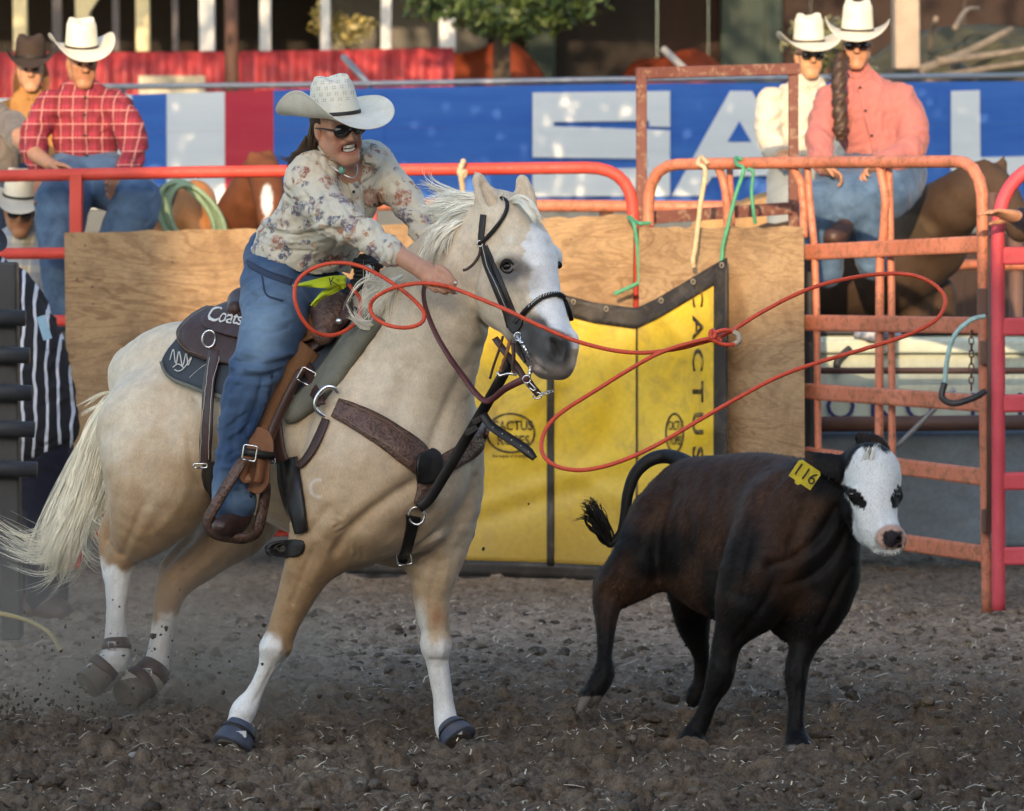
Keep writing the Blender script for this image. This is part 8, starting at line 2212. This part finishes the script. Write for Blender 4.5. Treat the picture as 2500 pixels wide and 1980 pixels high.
h1 = back_horse("sorrel horse with white face patch standing behind the red rail", [([(370, 640, 23.9, 110), (480, 640, 23.7, 112), (570, 600, 23.5, 95)], .1), ([(570, 570, 23.4, 70), (615, 470, 23.1, 58), (640, 415, 22.95, 42), (655, 470, 22.8, 40), (662, 560, 22.7, 28)], .05)] + legs((340, 400, 560, 600), 700, 23.8),
    (.16, .06, .03), 5, [(652, 490, 14, 38, (.6, .64, .68)), (652, 560, 14, 30, (.6, .62, .66))], [((622, 400), (612, 368), 22.9), ((652, 398), (660, 366), 22.95)])
def ranch_saddle():
    r = thing("saddle", "orange-tan saddle on the sorrel horse behind the rail", "saddle", P(480, 560, 23.4))
    m = mat("tan_saddle", (.52, .22, .07), .5, .3, 8, .3, 60)
    s = SDF(.01); s.ell(P(478, 500, 23.3), (PX(52, 23), .16, PX(62, 23)), k=.05); s.chain([(470, 545, 23.2, 60), (500, 590, 23.15, 50), (540, 560, 23.1, 22)], .06); v, q = s.arrays(1); link("swell", mesh_np("swell", v, q), m, r)
    s = SDF(.01); s.chain([(385, 505, 23.4, 26), (412, 480, 23.35, 34), (440, 500, 23.3, 24)], .04); v, q = s.arrays(1); link("cantle", mesh_np("cantle", v, q), M_LEATHER, r)
    s = SDF(.01); s.chain([(360, 560, 23.3, 30), (400, 600, 23.2, 40)], .04); v, q = s.arrays(1); link("skirt", mesh_np("skirt", v, q), m, r)
ranch_saddle()
def coil():
    r = thing("coiled_rope", "coil of pale green rope hung on the tan saddle", "rope", P(480, 500, 23))
    m = mat("pale_green_rope", (.27, .4, .27), .7, .2, 20, .3, 200)
    for k, (dx, dy) in enumerate(((0, 0), (9, 6), (-10, 5), (16, 10))):
        t = np.linspace(0, 2 * np.pi, 50)[:-1]
        pts = [P(462 + dx + 62 * math.cos(a) * (1 - .15 * math.sin(a)) + 30 * math.sin(a) * -1 * .9, 520 + dy - 78 * math.sin(a), 23.0 - .012 * k - .03 * math.sin(a)) for a in t]
        b = MB(); b.tube(pts, PX(6.5, 23), 8, closed=True, lobes=3, twist=120); b.build("coil_turn", m, r, True)
coil()
h2 = back_horse("dark brown horse behind the gate carrying the woman in pink", [([(1900, 650, 22.95, 110), (2030, 650, 22.85, 128), (2160, 640, 22.8, 125), (2260, 590, 22.75, 105)], .1), ([(2255, 560, 22.7, 95), (2330, 500, 22.35, 75), (2390, 445, 22.3, 52), (2440, 470, 22.2, 46), (2490, 560, 22.1, 32)], .06)] + legs((1880, 1930, 2230, 2290), 720, 22.85),
    (.07, .045, .032), 9, [(2200, 560, 90, 40, (.14, .1, .07))], [((2398, 430), (2404, 384), 22.25), ((2440, 425), (2452, 380), 22.3)])
h3 = back_horse("tan horse under the rider in the white shirt", [([(1800, 570, 24.2, 70), (1880, 560, 24.0, 92), (1960, 560, 23.8, 92), (2050, 560, 23.8, 80)], .1), ([(1800, 600, 24.2, 60), (1740, 560, 24.2, 46), (1700, 600, 24.1, 36)], .06)] + legs((1820, 1850, 2020, 2060), 640, 24.1), (.5, .31, .15), 13)

# ================================================================ flying dirt and dust
def flying():
    rg = np.random.default_rng(12); b = MB()
    spots = [(405, 1535, 8), (372, 1553, 9), (378, 1585, 4), (160, 1530, 5), (108, 1580, 6), (228, 1556, 4), (275, 1465, 2.5), (395, 1530, 3), (512, 1625, 4), (585, 1530, 3), (645, 1526, 8), (680, 1545, 7), (640, 1622, 4), (632, 1640, 3), (850, 1700, 12), (780, 1700, 6), (830, 1680, 3), (545, 1690, 6), (560, 1615, 4), (1405, 1690, 4), (1165, 1225, 3), (1290, 1230, 3), (1180, 1340, 4), (990, 1550, 5), (760, 1780, 6)]
    for i in range(150):
        a = rg.random() ** .6
        spots.append((rg.normal(260, 190), rg.normal(1610, 70), 1.2 + 3.2 * rg.random() ** 3))
    for i in range(520):
        x = rg.uniform(-40, 1) + 520 * rg.random() ** 1.6; y = 1768 - abs(rg.normal(0, 55)) * np.exp(-abs(x - 130) / 330); spots.append((x, y, 1.5 + 5.5 * rg.random() ** 3))
    for i, (x, y, r) in enumerate(spots):
        d = 14.2 + rg.random() * .9
        d = min(d, CAMH * F / max(y - 480, 1)) if y > 1700 else d
        b.blob(P(x, y, d), PX(r, d) * rg.uniform(.7, 1.2, 3), i, .35, 1)
    me = b.mesh("flying_dirt"); setcol(me, np.full((len(me.vertices), 3), .6))
    tag(link("flying_dirt", me, M_DIRT), "specks and crumbs of dirt kicked into the air behind the horse", "dirt", kind="stuff")
flying()
def dust():
    m = bpy.data.materials.new("dust_cloud"); m.use_nodes = True; n = m.node_tree.nodes; l = m.node_tree.links
    n.remove(n["Principled BSDF"]); pv = n.new("ShaderNodeVolumePrincipled"); l.new(pv.outputs[0], n["Material Output"].inputs["Volume"])
    pv.inputs["Color"].default_value = (.68, .58, .48, 1); pv.inputs["Anisotropy"].default_value = .1
    tc = n.new("ShaderNodeTexCoord"); nz = noise_tex(n, l, tc.outputs["Object"], 2.6, 4, .62, .5)
    g = n.new("ShaderNodeTexGradient"); g.gradient_type = 'SPHERICAL'
    mp = n.new("ShaderNodeMapping"); mp.vector_type = 'TEXTURE'; mp.inputs["Location"].default_value = (-1.35, 15.0, .22); mp.inputs["Scale"].default_value = (1.0, .75, .62)
    l.new(tc.outputs["Object"], mp.inputs[0]); l.new(mp.outputs[0], g.inputs[0])
    k = n.new("ShaderNodeMath"); k.operation = 'MULTIPLY'; l.new(ramp(n, l, nz, [(.36, 0.), (.7, 1.)]), k.inputs[0]); l.new(g.outputs[1], k.inputs[1])
    k2 = n.new("ShaderNodeMath"); k2.operation = 'MULTIPLY'; k2.inputs[1].default_value = 2.8; l.new(k.outputs[0], k2.inputs[0]); l.new(k2.outputs[0], pv.inputs["Density"])
    b = MB(); b.box((-1.35, 15.0, .33), (2.2, 1.7, .95)); o = b.build("dust", m)
    tag(o, "brown dust cloud kicked up behind the horse's hind hooves", "dust", kind="stuff")
dust()
b = MB(); b.tube(spline(PP([(-30, 1492, 16.2), (60, 1512, 16.1), (120, 1545, 15.9), (150, 1590, 15.8)]), 30), .009, 8, lobes=3, twist=200)
tag(b.build("loose_rope", mat("yellow_rope", (.45, .36, .16), .8), smooth=True), "yellowish rope end trailing through the dust at the left", "rope")
